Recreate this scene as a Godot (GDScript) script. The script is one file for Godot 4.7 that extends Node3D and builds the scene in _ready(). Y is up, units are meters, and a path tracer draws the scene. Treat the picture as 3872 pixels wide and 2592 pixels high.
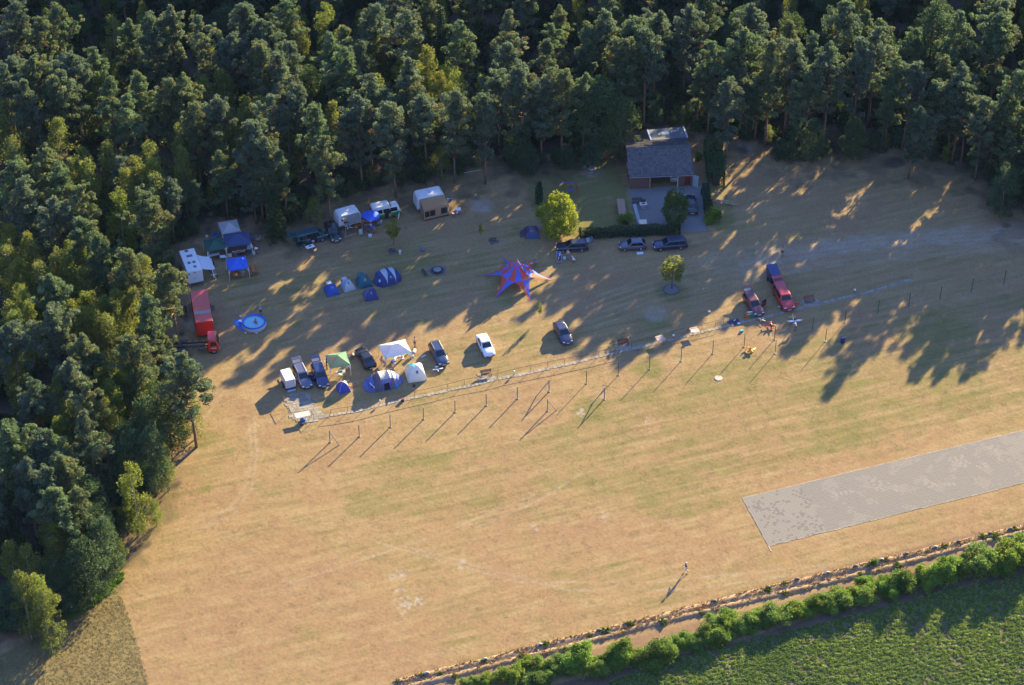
extends Node3D
# A model flying club's campsite at the edge of a pine forest, seen from the air in late evening sun.

var mats := {}
var rng := RandomNumberGenerator.new()
var used := {}
var tree_kinds := {}
const UP := Vector3.UP
# camera numbers (metres, degrees)
const CAM_Y := 196.55
const CAM_Z := 238.43
const CAM_PITCH := 39.5
const CAM_FOV := 17.338

func _ready() -> void:
	# ---- camera
	var cam := Camera3D.new()
	cam.name = "Camera"
	add_child(cam)
	cam.position = Vector3(0, CAM_Y, CAM_Z)
	cam.rotation_degrees = Vector3(-CAM_PITCH, 0, 0)
	cam.fov = CAM_FOV
	cam.near = 1.0
	cam.far = 3000.0
	cam.current = true
	# ---- sky, haze, exposure
	var sky_mat := ProceduralSkyMaterial.new()
	sky_mat.sky_top_color = lin(0.13, 0.24, 0.6)
	sky_mat.sky_horizon_color = lin(0.44, 0.47, 0.58)
	sky_mat.sky_curve = 0.12
	sky_mat.ground_bottom_color = lin(0.1, 0.09, 0.06)
	sky_mat.ground_horizon_color = lin(0.3, 0.3, 0.28)
	sky_mat.sun_angle_max = 8.0
	var sky := Sky.new()
	sky.sky_material = sky_mat
	var env := Environment.new()
	env.background_mode = Environment.BG_SKY
	env.sky = sky
	env.background_energy_multiplier = 0.46
	env.tonemap_mode = Environment.TONE_MAPPER_LINEAR
	env.tonemap_exposure = 4.9
	env.sdfgi_enabled = true
	env.ssao_enabled = true
	env.ssil_enabled = true
	env.fog_enabled = true
	env.fog_density = 0.00002
	env.fog_light_color = lin(0.3, 0.46, 0.9)
	var world := WorldEnvironment.new()
	world.name = "World"
	world.environment = env
	add_child(world)
	# ---- low evening sun, behind the forest and to the right
	var sun := DirectionalLight3D.new()
	sun.name = "Sun"
	sun.light_energy = 1.6
	sun.light_color = lin(1.0, 0.81, 0.44)
	sun.light_angular_distance = 0.5
	sun.shadow_enabled = true
	add_child(sun)
	sun.look_at_from_position(Vector3.ZERO, Vector3(-0.535 * cos(deg_to_rad(16.9)), -sin(deg_to_rad(16.9)), 0.845 * cos(deg_to_rad(16.9))))
	# ---- setting, then things
	build_ground()
	build_forest()
	build_all()

# ---------------------------------------------------------------- ground
const GX := -90.0
const GZ := -110.0
const GS := 180.0
const MR := 720

func fill_mask(a: PackedFloat32Array, poly: Array, val: float) -> void:
	var n := poly.size()
	var q := []
	for p in poly: q.append(Vector2((p.x - GX) / GS * MR, (p.z - GZ) / GS * MR))
	var y0 := MR
	var y1 := 0
	for p in q:
		y0 = mini(y0, int(p.y))
		y1 = maxi(y1, int(p.y) + 1)
	for y in range(maxi(y0, 0), mini(y1, MR)):
		var xs := []
		for i in n:
			var u: Vector2 = q[i]
			var w: Vector2 = q[(i + n - 1) % n]
			if (u.y > y) != (w.y > y): xs.append(u.x + (w.x - u.x) * (y - u.y) / (w.y - u.y))
		xs.sort()
		for k in range(0, xs.size() - 1, 2):
			for x in range(clampi(int(xs[k]), 0, MR), clampi(int(xs[k + 1]), 0, MR)): a[y * MR + x] = val

func stroke_mask(a: PackedFloat32Array, line: Array, width: float, val: float) -> void:
	for e in along(line, 0.12):
		dab(a, e[0], width * 0.5, val)

func dab(a: PackedFloat32Array, p: Vector3, r: float, val: float) -> void:
	var cx := (p.x - GX) / GS * MR
	var cy := (p.z - GZ) / GS * MR
	var rr := r / GS * MR
	for y in range(maxi(0, int(cy - rr)), mini(MR, int(cy + rr) + 2)):
		for x in range(maxi(0, int(cx - rr)), mini(MR, int(cx + rr) + 2)):
			var d := Vector2(x - cx, y - cy).length() / maxf(rr, 0.6)
			if d < 1.0: a[y * MR + x] = lerpf(a[y * MR + x], val, minf(1.0, (1.0 - d) * 2.0))

func soften(a: PackedFloat32Array) -> PackedFloat32Array:
	var im := Image.create_from_data(MR, MR, false, Image.FORMAT_RF, a.to_byte_array())
	im.resize(MR / 3, MR / 3, Image.INTERPOLATE_BILINEAR)
	im.resize(MR, MR, Image.INTERPOLATE_CUBIC)
	return im.get_data().to_float32_array()

func grown_mask(a: PackedFloat32Array, to: int) -> PackedFloat32Array:
	var im := Image.create_from_data(MR, MR, false, Image.FORMAT_RF, a.to_byte_array())
	im.resize(to, to, Image.INTERPOLATE_BILINEAR)
	return im.get_data().to_float32_array()

func noise_bytes(n: int, freq: float, octaves: int, seed_no: int, gain := 0.5) -> PackedByteArray:
	var f := FastNoiseLite.new()
	f.noise_type = FastNoiseLite.TYPE_SIMPLEX_SMOOTH
	f.seed = seed_no
	f.frequency = freq
	f.fractal_octaves = octaves
	f.fractal_gain = gain
	return f.get_image(n, n, false, false, true).get_data()

func forest_edge() -> Array:
	return [Vector3(-74.73, 0, 61.97), Vector3(-63.55, 0, 56.49), Vector3(-55.15, 0, 50.82), Vector3(-51.01, 0, 44.96), Vector3(-47.47, 0, 37.36), Vector3(-45.7, 0, 31.84), Vector3(-44.89, 0, 26.14), Vector3(-44.85, 0, 20.28), Vector3(-45.98, 0, 10.67), Vector3(-47.84, 0, 1.51), Vector3(-48.2, 0, -8.09), Vector3(-48.47, 0, -14.08), Vector3(-49.06, 0, -20.77), Vector3(-46.62, 0, -24.46), Vector3(-44.46, 0, -28.21), Vector3(-39.16, 0, -26.59), Vector3(-32.75, 0, -26.59), Vector3(-30.34, 0, -28.75), Vector3(-27.66, 0, -32.04), Vector3(-21, 0, -35.37), Vector3(-15.83, 0, -37.05), Vector3(-11.29, 0, -39.32), Vector3(-5.37, 0, -41.03), Vector3(-2.08, 0, -44.51), Vector3(0.59, 0, -41.03), Vector3(5.9, 0, -41.61), Vector3(11.25, 0, -43.34), Vector3(15.41, 0, -48.03), Vector3(18.24, 0, -51.62), Vector3(27.74, 0, -51.62), Vector3(32.36, 0, -49.82), Vector3(36.95, 0, -48.03), Vector3(41.83, 0, -42.76), Vector3(46.61, 0, -43.92), Vector3(51.48, 0, -45.68), Vector3(59.51, 0, -45.68), Vector3(63.87, 0, -43.34), Vector3(69.59, 0, -41.61), Vector3(72.39, 0, -36.49), Vector3(72.72, 0, -28.75), Vector3(80.04, 0, -26.59), Vector3(97.99, 0, -26.59), Vector3(190, 0, -190), Vector3(-170, 0, -190)]

func crop_outline() -> Array:
	return [Vector3(-5.55, 0, 67.29), Vector3(2.98, 0, 62.98), Vector3(15.83, 0, 58.91), Vector3(27.4, 0, 55.23), Vector3(38.25, 0, 50.82), Vector3(49.3, 0, 46.81), Vector3(62.86, 0, 42.71), Vector3(71.95, 0, 39.67), Vector3(65.67, 0, 71.17), Vector3(-5.49, 0, 71.17)]

func stubble_outline() -> Array:
	return [Vector3(-64.96, 0, 59.94), Vector3(-60.21, 0, 57.88), Vector3(-55.22, 0, 53.68), Vector3(-50.95, 0, 49.01), Vector3(-48.45, 0, 45.33), Vector3(-46.69, 0, 49.37), Vector3(-44.83, 0, 54.38), Vector3(-43.41, 0, 58.57), Vector3(-41.8, 0, 63.32), Vector3(-40.8, 0, 67.29), Vector3(-63.06, 0, 69.89)]

func build_ground() -> void:
	var n := 1440
	var blank := PackedFloat32Array()
	blank.resize(MR * MR)
	var forest := blank.duplicate()
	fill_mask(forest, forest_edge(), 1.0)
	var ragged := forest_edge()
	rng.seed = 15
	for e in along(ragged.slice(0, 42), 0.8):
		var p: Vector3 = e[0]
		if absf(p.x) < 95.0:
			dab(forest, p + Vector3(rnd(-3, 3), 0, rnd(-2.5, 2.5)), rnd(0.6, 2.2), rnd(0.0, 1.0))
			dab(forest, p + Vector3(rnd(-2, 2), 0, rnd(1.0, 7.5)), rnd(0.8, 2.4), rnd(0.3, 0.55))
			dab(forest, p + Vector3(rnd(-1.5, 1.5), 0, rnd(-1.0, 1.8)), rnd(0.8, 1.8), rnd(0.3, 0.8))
	var soil := blank.duplicate()
	fill_mask(soil, crop_outline(), 1.0)
	var stub := blank.duplicate()
	fill_mask(stub, stubble_outline(), 1.0)
	var green := blank.duplicate()
	fill_mask(green, [Vector3(1.25, 0, -41.61), Vector3(15.33, 0, -45.68), Vector3(17.02, 0, -37.62), Vector3(17.23, 0, -26.59), Vector3(8.22, 0, -24.46), Vector3(4.42, 0, -26.59)], 1.25)
	fill_mask(green, [Vector3(29.51, 0, -37.62), Vector3(32.14, 0, -37.62), Vector3(33.42, 0, -28.75), Vector3(29.9, 0, -24.46)], 0.75)
	fill_mask(green, [Vector3(-49.04, 0, 45.7), Vector3(-44.44, 0, 26.14), Vector3(-40.27, 0, 17.7), Vector3(-34.94, 0, 19.42), Vector3(-38.4, 0, 30.23), Vector3(-45.19, 0, 38.13), Vector3(-47.92, 0, 46.07)], 0.55)
	fill_mask(green, [Vector3(-52.53, 0, 50.82), Vector3(-47.86, 0, 44.59), Vector3(-47.29, 0, 46.81), Vector3(-51.27, 0, 52.25)], 1.0)
	fill_mask(green, [Vector3(19.37, 0, 7.97), Vector3(44.05, 0, -2.28), Vector3(76.26, 0, -13.07), Vector3(71.89, 0, 10.67), Vector3(53.24, 0, 18.57), Vector3(29.65, 0, 26.97), Vector3(15.53, 0, 29.42), Vector3(1.65, 0, 19.42)], 0.55)
	fill_mask(green, [Vector3(-23.09, 0, 26.14), Vector3(4.53, 0, 17.7), Vector3(17.24, 0, 28.61), Vector3(40.59, 0, 29.42), Vector3(23.57, 0, 34.22), Vector3(-3.89, 0, 35.8), Vector3(-20.4, 0, 34.22)], 0.38)
	fill_mask(green, [Vector3(-4.31, 0, -3.23), Vector3(20.17, 0, -8.09), Vector3(23.51, 0, -2.28), Vector3(4.67, 0, 6.14), Vector3(-10.01, 0, 10.67), Vector3(-16, 0, 7.06)], 0.35)
	fill_mask(green, [Vector3(-46.1, 0, -14.08), Vector3(-29.89, 0, -22.34), Vector3(-17.29, 0, -24.46), Vector3(-3.24, 0, -22.34), Vector3(0.55, 0, -8.09), Vector3(-22.64, 0, -6.13), Vector3(-37.47, 0, -8.09)], 0.25)
	fill_mask(green, [Vector3(-14.28, 0, 49.37), Vector3(17.81, 0, 39.67), Vector3(20.71, 0, 45.7), Vector3(-8.8, 0, 57.88)], 0.12)
	rng.seed = 4
	for i in 450:
		var p := Vector3(rnd(-60, 80), 0, rnd(-60, 25))
		for k in 3: dab(green, p + Vector3(rnd(-1, 1), 0, rnd(-0.6, 0.6)), rnd(0.3, 0.9), rnd(0.25, 0.6))
	for p in [Vector3(22.49, 0, -11.26), Vector3(30.2, 0, -28.75), Vector3(18.32, 0, 5.23), Vector3(9.81, 0, 13.34)]: dab(green, p, 3.0, 0.9)
	var worn := blank.duplicate()
	fill_mask(worn, [Vector3(24.49, 0, -19.2), Vector3(37.46, 0, -23.4), Vector3(53.06, 0, -26.06), Vector3(75.33, 0, -28.21), Vector3(85.49, 0, -28.21), Vector3(84.32, 0, -22.34), Vector3(64.88, 0, -19.72), Vector3(45.68, 0, -17.14), Vector3(29.72, 0, -13.07), Vector3(32.9, 0, -14.08)], 0.14)
	fill_mask(worn, [Vector3(46.42, 0, -23.93), Vector3(75.23, 0, -27.67), Vector3(85.38, 0, -27.67), Vector3(84.74, 0, -24.46), Vector3(52.46, 0, -21.29), Vector3(33.13, 0, -16.93), Vector3(32.62, 0, -18.37)], 0.5)
	worn = soften(soften(worn))
	for k in 6:
		stroke_mask(worn, [Vector3(85.49, 0, -28.21) + Vector3(0, 0, k * 0.9), Vector3(59.38, 0, -25.52) + Vector3(0, 0, k * 1.1), Vector3(39.9, 0, -22.34) + Vector3(0, 0, k * 1.3), Vector3(20.54, 0, -15.6) + Vector3(0, 0, k * 1.5), Vector3(9.77, 0, -9.08) + Vector3(0, 0, k * 1.2)], 0.4, 0.3)
	for t in [[Vector3(-35.01, 0, 15.53), Vector3(-34.03, 0, 21.97), Vector3(-34.1, 0, 28.61), Vector3(-35.9, 0, 33.03), Vector3(-40.05, 0, 35.4)], [Vector3(-34.26, 0, 15.53), Vector3(-33.16, 0, 22.81), Vector3(-33.36, 0, 29.42), Vector3(-35.25, 0, 34.06), Vector3(-39.38, 0, 36.58)], [Vector3(-38.26, 0, 8.87), Vector3(-40.55, 0, 15.1), Vector3(-42.28, 0, 20.28), Vector3(-44.06, 0, 26.97)], [Vector3(-4.43, 0, 36.19), Vector3(3.26, 0, 31.43), Vector3(8.93, 0, 26.14)], [Vector3(-16.88, 0, 38.9), Vector3(0.47, 0, 45.7), Vector3(17.51, 0, 45.7), Vector3(39.13, 0, 42.71)], [Vector3(-13.05, 0, 39.67), Vector3(6.83, 0, 47.18), Vector3(22.76, 0, 46.81), Vector3(39.05, 0, 43.46)], [Vector3(-28.22, 0, 46.44), Vector3(-10.39, 0, 38.13), Vector3(2.72, 0, 30.23)]]:
		stroke_mask(worn, t, 0.4, 0.3)
	for p in [Vector3(-44.38, 0, -5.25), Vector3(-43.58, 0, -4.17), Vector3(19.87, 0, -6.57), Vector3(-11.72, 0, -30.94), Vector3(-4.61, 0, -32.04), Vector3(11.85, 0, -41.03), Vector3(35.51, 0, -46.85)]: dab(worn, p, 2.2, 0.6)
	for p in [Vector3(-13.38, 0, 44.65), Vector3(-13.78, 0, 47.8), Vector3(-12.7, 0, 49.21), Vector3(-14.62, 0, 44.65), Vector3(-6.39, 0, 42.76), Vector3(-11.29, 0, 48.65), Vector3(2.7, 0, 36.22), Vector3(11.55, 0, 34.4), Vector3(-13.37, 0, 50.33), Vector3(9.02, 0, 14.5), Vector3(17.79, 0, 16.22)]:
		for k in 9: dab(worn, p + Vector3(rnd(-0.5, 0.5), 0, rnd(-0.9, 0.9)), rnd(0.12, 0.3), 0.8)
	var bare := blank.duplicate()
	stroke_mask(bare, [Vector3(-13.69, 0, 63.99), Vector3(3.03, 0, 57.32), Vector3(17.17, 0, 52.54), Vector3(33.43, 0, 46.3), Vector3(44.53, 0, 42.49), Vector3(67.4, 0, 35.01)], 2.2, 0.75)
	stroke_mask(bare, [Vector3(-1.07, 0, 61.97), Vector3(17.05, 0, 55.09), Vector3(33.07, 0, 50.1), Vector3(44.18, 0, 45.33), Vector3(66.82, 0, 38.13)], 2.4, 0.8)
	stroke_mask(bare, [Vector3(-44.06, 0, 26.97), Vector3(-45.5, 0, 33.43), Vector3(-48.44, 0, 44.21)], 1.5, 0.6)
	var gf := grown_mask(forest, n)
	for k in 2: green = soften(green)
	var gg := grown_mask(green, n)
	var gw := grown_mask(worn, n)
	var gso := grown_mask(soil, n)
	var gst := grown_mask(stub, n)
	var gb := grown_mask(bare, n)
	var n_big := noise_bytes(n, 0.006, 4, 11)
	var n_mid := noise_bytes(n, 0.024, 4, 12, 0.6)
	var n_fine := noise_bytes(n, 0.22, 3, 13, 0.8)
	# mowing lines run with the airstrip: noise stretched along that direction
	var fl := FastNoiseLite.new()
	fl.seed = 21
	fl.frequency = 1.0
	fl.fractal_octaves = 4
	var half := n / 2
	var stripes := PackedFloat32Array()
	stripes.resize(half * half)
	var ca := cos(deg_to_rad(-18.8))
	var sa := sin(deg_to_rad(-18.8))
	for y in half:
		for x in half:
			var u := (x * ca + y * sa) * 0.25
			var w := (-x * sa + y * ca) * 0.25
			stripes[y * half + x] = 0.6 * fl.get_noise_2d(u * 0.07, w * 0.6) + 0.6 * fl.get_noise_2d(u * 0.05 + 90.0, w * 1.7)
	var sim := Image.create_from_data(half, half, false, Image.FORMAT_RF, stripes.to_byte_array())
	sim.resize(n, n, Image.INTERPOLATE_BILINEAR)
	var gl := sim.get_data().to_float32_array()
	var tan_c := Vector3(0.266, 0.184, 0.089)
	var pink_c := Vector3(0.256, 0.166, 0.088)
	var pale_c := Vector3(0.318, 0.234, 0.122)
	var green_c := Vector3(0.15, 0.142, 0.046)
	var worn_c := Vector3(0.33, 0.275, 0.21)
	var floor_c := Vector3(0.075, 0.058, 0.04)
	var soil_c := Vector3(0.125, 0.092, 0.06)
	var stub_c := Vector3(0.165, 0.13, 0.058)
	var bare_c := Vector3(0.2, 0.128, 0.078)
	var px := PackedByteArray()
	px.resize(n * n * 3)
	var bump := PackedByteArray()
	bump.resize(n * n)
	var gamma := PackedByteArray()
	gamma.resize(1025)
	for i in 1025: gamma[i] = int(clampf(pow(i / 1024.0, 1.0 / 2.2), 0, 1) * 255.0)
	for i in n * n:
		var big := n_big[i] / 255.0
		var mid := n_mid[i] / 255.0
		var fine := n_fine[i] / 255.0
		var s := gl[i]
		var c := tan_c.lerp(pink_c, clampf((big - 0.42) * 2.2 + s * 0.5 + clampf((float(i) / (n * n) - 0.68) * 1.6, 0.0, 0.45), 0.0, 1.0))
		c = c.lerp(pale_c, clampf((mid - 0.5) * 1.1 - s * 0.9 + 0.06, 0.0, 0.7))
		var g := gg[i] * 0.95 + (mid - 0.5) * 0.8 + (0.5 - big) * 0.6 + s * 0.8 - 0.12
		c = c.lerp(green_c, clampf(g, 0.0, 0.85))
		var w := gw[i]
		if w > 0.01: c = c.lerp(worn_c, clampf(w * (0.3 + mid * 1.7), 0.0, 1.0))
		var b := gb[i]
		if b > 0.01: c = c.lerp(bare_c, clampf(b * (0.55 + mid), 0.0, 1.0))
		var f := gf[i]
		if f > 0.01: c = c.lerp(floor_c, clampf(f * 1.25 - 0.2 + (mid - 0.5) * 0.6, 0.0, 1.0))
		if gso[i] > 0.01: c = c.lerp(soil_c, gso[i])
		if gst[i] > 0.01: c = c.lerp(stub_c * (0.8 + 0.5 * mid), gst[i])
		c *= 0.8 + 0.4 * fine
		var j := i * 3
		px[j] = gamma[int(clampf(c.x, 0, 1) * 1024.0)]
		px[j + 1] = gamma[int(clampf(c.y, 0, 1) * 1024.0)]
		px[j + 2] = gamma[int(clampf(c.z, 0, 1) * 1024.0)]
		bump[i] = int(fine * 190.0 + mid * 50.0)
	var m := StandardMaterial3D.new()
	m.roughness = 0.95
	m.metallic_specular = 0.15
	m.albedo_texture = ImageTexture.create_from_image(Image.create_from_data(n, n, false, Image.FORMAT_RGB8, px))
	m.heightmap_enabled = true
	m.heightmap_scale = 2.5
	m.heightmap_texture = ImageTexture.create_from_image(Image.create_from_data(n, n, false, Image.FORMAT_L8, bump))
	m.texture_repeat = false
	var s := SurfaceTool.new()
	s.begin(Mesh.PRIMITIVE_TRIANGLES)
	s.set_smooth_group(0)
	var x1 := GX + GS
	var z1 := GZ + GS
	for q in [[Vector2(0, 0), Vector2(1, 0), Vector2(1, 1)], [Vector2(0, 0), Vector2(1, 1), Vector2(0, 1)]]:
		for u in q:
			s.set_uv(u)
			s.set_normal(UP)
			s.add_vertex(Vector3(GX + u.x * GS, 0, GZ + u.y * GS))
	var mesh := s.commit()
	s = SurfaceTool.new()
	s.begin(Mesh.PRIMITIVE_TRIANGLES)
	for r in [[-2500.0, -2500.0, 2500.0, GZ], [-2500.0, z1, 2500.0, 2500.0], [-2500.0, GZ, GX, z1], [x1, GZ, 2500.0, z1]]:
		for u in [Vector2(0, 0), Vector2(1, 0), Vector2(1, 1), Vector2(0, 0), Vector2(1, 1), Vector2(0, 1)]:
			s.set_normal(UP)
			s.add_vertex(Vector3(lerpf(r[0], r[2], u.x), 0, lerpf(r[1], r[3], u.y)))
	s.commit(mesh)
	mesh.surface_set_material(0, m)
	mesh.surface_set_material(1, speckle(0.14, 0.12, 0.065, 0.4, 0.05))
	var o := put("ground", mesh, null)
	o.set_meta("kind", "structure")

	# short dry tufts standing in the turf
	rng.seed = 52
	var woods := forest_edge()
	var field := [Vector3(-48.07, 0, 44.96), Vector3(-43.88, 0, 26.14), Vector3(-40.43, 0, 10.67), Vector3(-46.05, 0, -8.09), Vector3(-40.5, 0, -14.08), Vector3(-17.55, 0, -30.94), Vector3(1.9, 0, -37.62), Vector3(15.13, 0, -39.89), Vector3(35.32, 0, -44.51), Vector3(67.64, 0, -37.62), Vector3(77.97, 0, -22.34), Vector3(70.91, 0, 15.97), Vector3(28.83, 0, 30.23), Vector3(31.72, 0, 40.28), Vector3(68.73, 0, 27.79), Vector3(67.54, 0, 34.22), Vector3(17.12, 0, 53.68), Vector3(-13.66, 0, 64.65), Vector3(-41.97, 0, 63.99)]
	var dry := []
	var olive := []
	for i in 70000:
		var p := Vector3(rnd(-62, 84), 0, rnd(-62, 64))
		if not in_poly(p, field): continue
		var cell := int((p.z - GZ) / GS * MR) * MR + int((p.x - GX) / GS * MR)
		if stub[cell] > 0.3 or soil[cell] > 0.3: continue
		if rng.randf() < 0.25 + green[cell] * 0.5: olive.append(spot(p, rnd(0.6, 1.5), rnd(0, TAU)))
		else: dry.append(spot(p, rnd(0.6, 1.5), rnd(0, TAU)))
	scatter("dry_turf", tufts(16, 0.045, Color(0.308, 0.214, 0.106), 0.3, 0.16, 13, 0.36), leafy(0.5), dry, "short dry straw-coloured grass tufts over the whole field", "grass")
	scatter("green_turf", tufts(16, 0.045, Color(0.19, 0.165, 0.07), 0.3, 0.16, 14, 0.36), leafy(0.5), olive, "short olive green grass tufts among the dry ones", "grass")

# ---------------------------------------------------------------- forest
func build_forest() -> void:
	t("P", -77.7, -62.4, 16.5, 2, 3)
	t("P", -70.1, -62.8, 16.5, 2, 3)
	t("P", -72.8, -58.1, 16.5, 2, 3)
	t("P", -60.2, -63.8, 13.0, 2, 3)
	t("P", -55.1, -59.2, 16.5, 2, 3)
	t("P", -53.3, -62.0, 16.5, 2, 3)
	t("P", -48.0, -58.9, 16.5, 2, 2)
	t("P", -40.9, -62.4, 16.5, 2, 3)
	t("P", -38.7, -58.5, 16.5, 1, 2)
	t("P", -64.2, -53.6, 14.0, 2, 3)
	t("P", -65.5, -47.7, 16.5, 2, 2)
	t("P", -72.2, -46.6, 16.5, 2, 3)
	t("P", -75.5, -45.1, 16.5, 2, 3)
	t("P", -67.2, -43.3, 16.5, 2, 2)
	t("P", -71.1, -40.3, 16.5, 2, 2)
	t("P", -68.0, -41.8, 16.5, 2, 2)
	t("P", -55.6, -44.0, 16.5, 2, 2)
	t("P", -59.6, -41.4, 16.5, 2, 2)
	t("P", -56.1, -37.1, 16.5, 2, 1)
	t("P", -50.9, -41.4, 16.5, 2, 1)
	t("P", -48.1, -41.4, 16.5, 2, 1)
	t("P", -46.4, -35.0, 16.5, 2, 1)
	t("P", -43.6, -36.4, 16.5, 2, 1)
	t("P", -38.4, -51.1, 16.5, 2, 2)
	t("P", -56.3, -27.0, 13.0, 2, 1)
	t("P", -65.8, -23.0, 16.5, 2, 2)
	t("P", -70.2, -19.0, 16.5, 7, 2)
	t("P", -68.3, -15.4, 16.5, 7, 2)
	t("P", -63.0, -19.7, 16.5, 7, 1)
	t("P", -59.4, -14.5, 16.5, 7, 1)
	t("P", -62.9, -11.9, 16.5, 7, 1)
	t("P", -50.1, -11.9, 16.5, 7, 0)
	t("P", -49.0, -22.7, 10.9, 2, 0)
	t("P", -46.4, -26.7, 8.5, 2, 0)
	t("P", -41.8, -28.7, 12.1, 2, 0)
	t("P", -36.7, -29.7, 16.5, 2, 0)
	t("P", -36.6, -27.6, 13.3, 2, 0)
	t("B", -65.8, -47.3, 12.5, 2, 2)
	t("B", -62.4, -48.4, 12.5, 2, 2)
	t("B", -66.6, -36.0, 12.5, 2, 2)
	t("B", -46.8, -48.4, 12.5, 2, 2)
	t("B", -43.8, -49.1, 12.5, 2, 2)
	t("B", -48.7, -34.6, 12.5, 2, 1)
	t("B", -42.9, -34.3, 12.5, 2, 1)
	t("B", -41.3, -36.0, 12.5, 2, 1)
	t("B", -52.5, -30.5, 12.5, 2, 1)
	t("B", -51.5, -25.7, 12.5, 2, 0)
	t("B", -47.6, -28.8, 12.5, 2, 0)
	t("B", -60.8, -25.7, 12.5, 2, 1)
	t("B", -58.7, -30.1, 12.5, 2, 1)
	t("B", -62.0, -28.8, 12.5, 2, 1)
	t("B", -55.1, -23.4, 12.5, 2, 1)
	t("B", -54.1, -26.4, 12.5, 2, 1)
	t("B", -50.8, -22.7, 12.5, 2, 0)
	t("B", -55.3, -18.5, 12.5, 2, 1)
	t("B", -39.7, -41.8, 12.5, 2, 1)
	t("B", -37.3, -41.8, 12.5, 2, 1)
	t("B", -75.5, -40.7, 12.5, 2, 3)
	t("B", -72.5, -31.5, 12.5, 2, 2)
	t("B", -39.0, -38.9, 12.5, 2, 1)
	t("P", -41.2, -61.2, 17.5, 2, 3)
	t("P", -35.9, -62.0, 17.0, 1, 2, "slender Scots pine standing clear above dark gaps, upper left of the forest")
	t("P", -38.4, -49.9, 17.5, 2, 2)
	t("P", -34.7, -47.2, 17.5, 1, 2)
	t("P", -28.0, -52.5, 17.5, 1, 2)
	t("P", -24.4, -48.7, 17.5, 1, 1, "tall narrow Scots pine rising beside a yellow birch top, above the two small campers")
	t("P", -21.3, -60.8, 17.5, 0, 2)
	t("P", -15.3, -59.2, 17.5, 0, 2)
	t("P", -0.2, -59.2, 17.0, 3, 1, "flat-topped Scots pine with bare reddish trunk and one long dead side limb")
	t("P", -15.0, -45.0, 17.5, 0, 1)
	t("P", -21.2, -40.6, 17.5, 1, 0)
	t("P", -32.2, -38.1, 17.5, 1, 1)
	t("P", -35.0, -35.6, 17.5, 2, 1)
	t("P", -28.2, -33.1, 17.5, 1, 0)
	t("P", -22.5, -35.7, 16.7, 1, 0)
	t("P", -18.4, -42.7, 14.0, 0, 1)
	t("P", -17.3, -33.9, 17.0, 1, 0, "pine with straight bare trunk directly behind the white and green camper van")
	t("P", -12.9, -39.6, 15.1, 0, 0)
	t("P", -8.7, -37.8, 17.0, 0, 0, "pine with a straight grey trunk behind the caravan with the tan awning")
	t("P", -3.9, -37.5, 16.5, 0, 0, "pine with a thin pale leaning trunk right of the tan awning caravan")
	t("P", -2.0, -45.7, 14.0, 3, 0)
	t("P", -26.7, -27.0, 16.5, 1, 0, "broad round-headed pine with bare trunk behind the dark teal van")
	t("P", -36.7, -28.6, 17.5, 2, 0)
	t("P", -35.8, -27.4, 15.5, 2, 0)
	t("P", -33.0, -28.0, 12.3, 2, 0)
	t("P", -37.5, -27.4, 9.9, 2, 0)
	t("P", 1.6, -43.2, 17.5, 3, 0)
	t("B", -29.6, -69.5, 12.0, 1, 3)
	t("B", -33.4, -63.9, 12.0, 1, 2)
	t("B", -21.1, -60.3, 12.0, 0, 2)
	t("B", -15.4, -59.1, 12.0, 0, 2)
	t("B", -13.1, -56.8, 12.0, 0, 2)
	t("B", -16.7, -54.5, 12.0, 0, 2)
	t("B", -14.4, -52.6, 12.0, 0, 1)
	t("B", -20.4, -48.8, 12.0, 1, 1)
	t("B", -9.9, -52.2, 12.0, 0, 1)
	t("B", -11.0, -49.5, 12.0, 0, 1)
	t("B", -8.4, -49.9, 12.0, 0, 1)
	t("B", -26.6, -41.1, 12.0, 1, 1)
	t("B", -39.7, -42.5, 12.0, 2, 1)
	t("B", -37.7, -42.5, 12.0, 2, 1)
	t("B", -33.1, -37.1, 12.0, 1, 1)
	t("B", -38.4, -39.3, 12.0, 2, 1)
	t("B", -4.3, -48.4, 12.0, 3, 0)
	t("B", -10.7, -38.9, 6.0, 0, 0)
	t("S", -34.3, -23.6, 9.5, 2, 0, "dark green spruce standing at the edge of the lawn beside the green van")
	t("S", -11.1, -64.1, 15.0, 0, 2)
	t("B", -28.9, -27.3, 5.0, 1, 0)
	t("P", 15.0, -58.0, 17.5, 4, 1)
	t("P", 18.9, -58.0, 17.5, 4, 1)
	t("P", 22.3, -59.2, 17.5, 4, 1)
	t("P", 27.1, -60.8, 17.5, 4, 1)
	t("P", 17.2, -52.0, 17.1, 4, 0)
	t("P", 20.5, -52.1, 18.0, 4, 0, "tallest two-headed pine, behind the flat roof of the brick house")
	t("P", 17.1, -52.0, 14.3, 4, 0)
	t("P", 1.8, -42.8, 17.5, 3, 0)
	t("P", 7.4, -43.4, 17.1, 3, 0)
	t("P", 10.8, -44.2, 15.9, 3, 0)
	t("P", 4.4, -42.7, 15.9, 3, 0)
	t("P", 30.2, -50.7, 17.0, 4, 0, "pine with bare trunk just behind the right end of the brick house")
	t("P", 28.8, -52.5, 11.1, 4, 0)
	t("P", 35.0, -54.1, 17.5, 4, 0)
	t("P", 36.1, -49.4, 11.8, 5, 0)
	t("P", 32.5, -43.0, 15.0, 5, 0, "dense pine reaching low to the ground right of the tall hedge")
	t("P", 37.5, -61.2, 17.5, 4, 1)
	t("P", 11.9, -55.6, 17.5, 4, 1)
	t("P", 19.3, -57.2, 17.5, 4, 0)
	t("D", 12.6, -44.6, 14.0, 3, 0)
	t("D", 16.3, -44.0, 11.0, 3, 0, "broadleaf tree with one brightly lit side branch left of the brick house")
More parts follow.
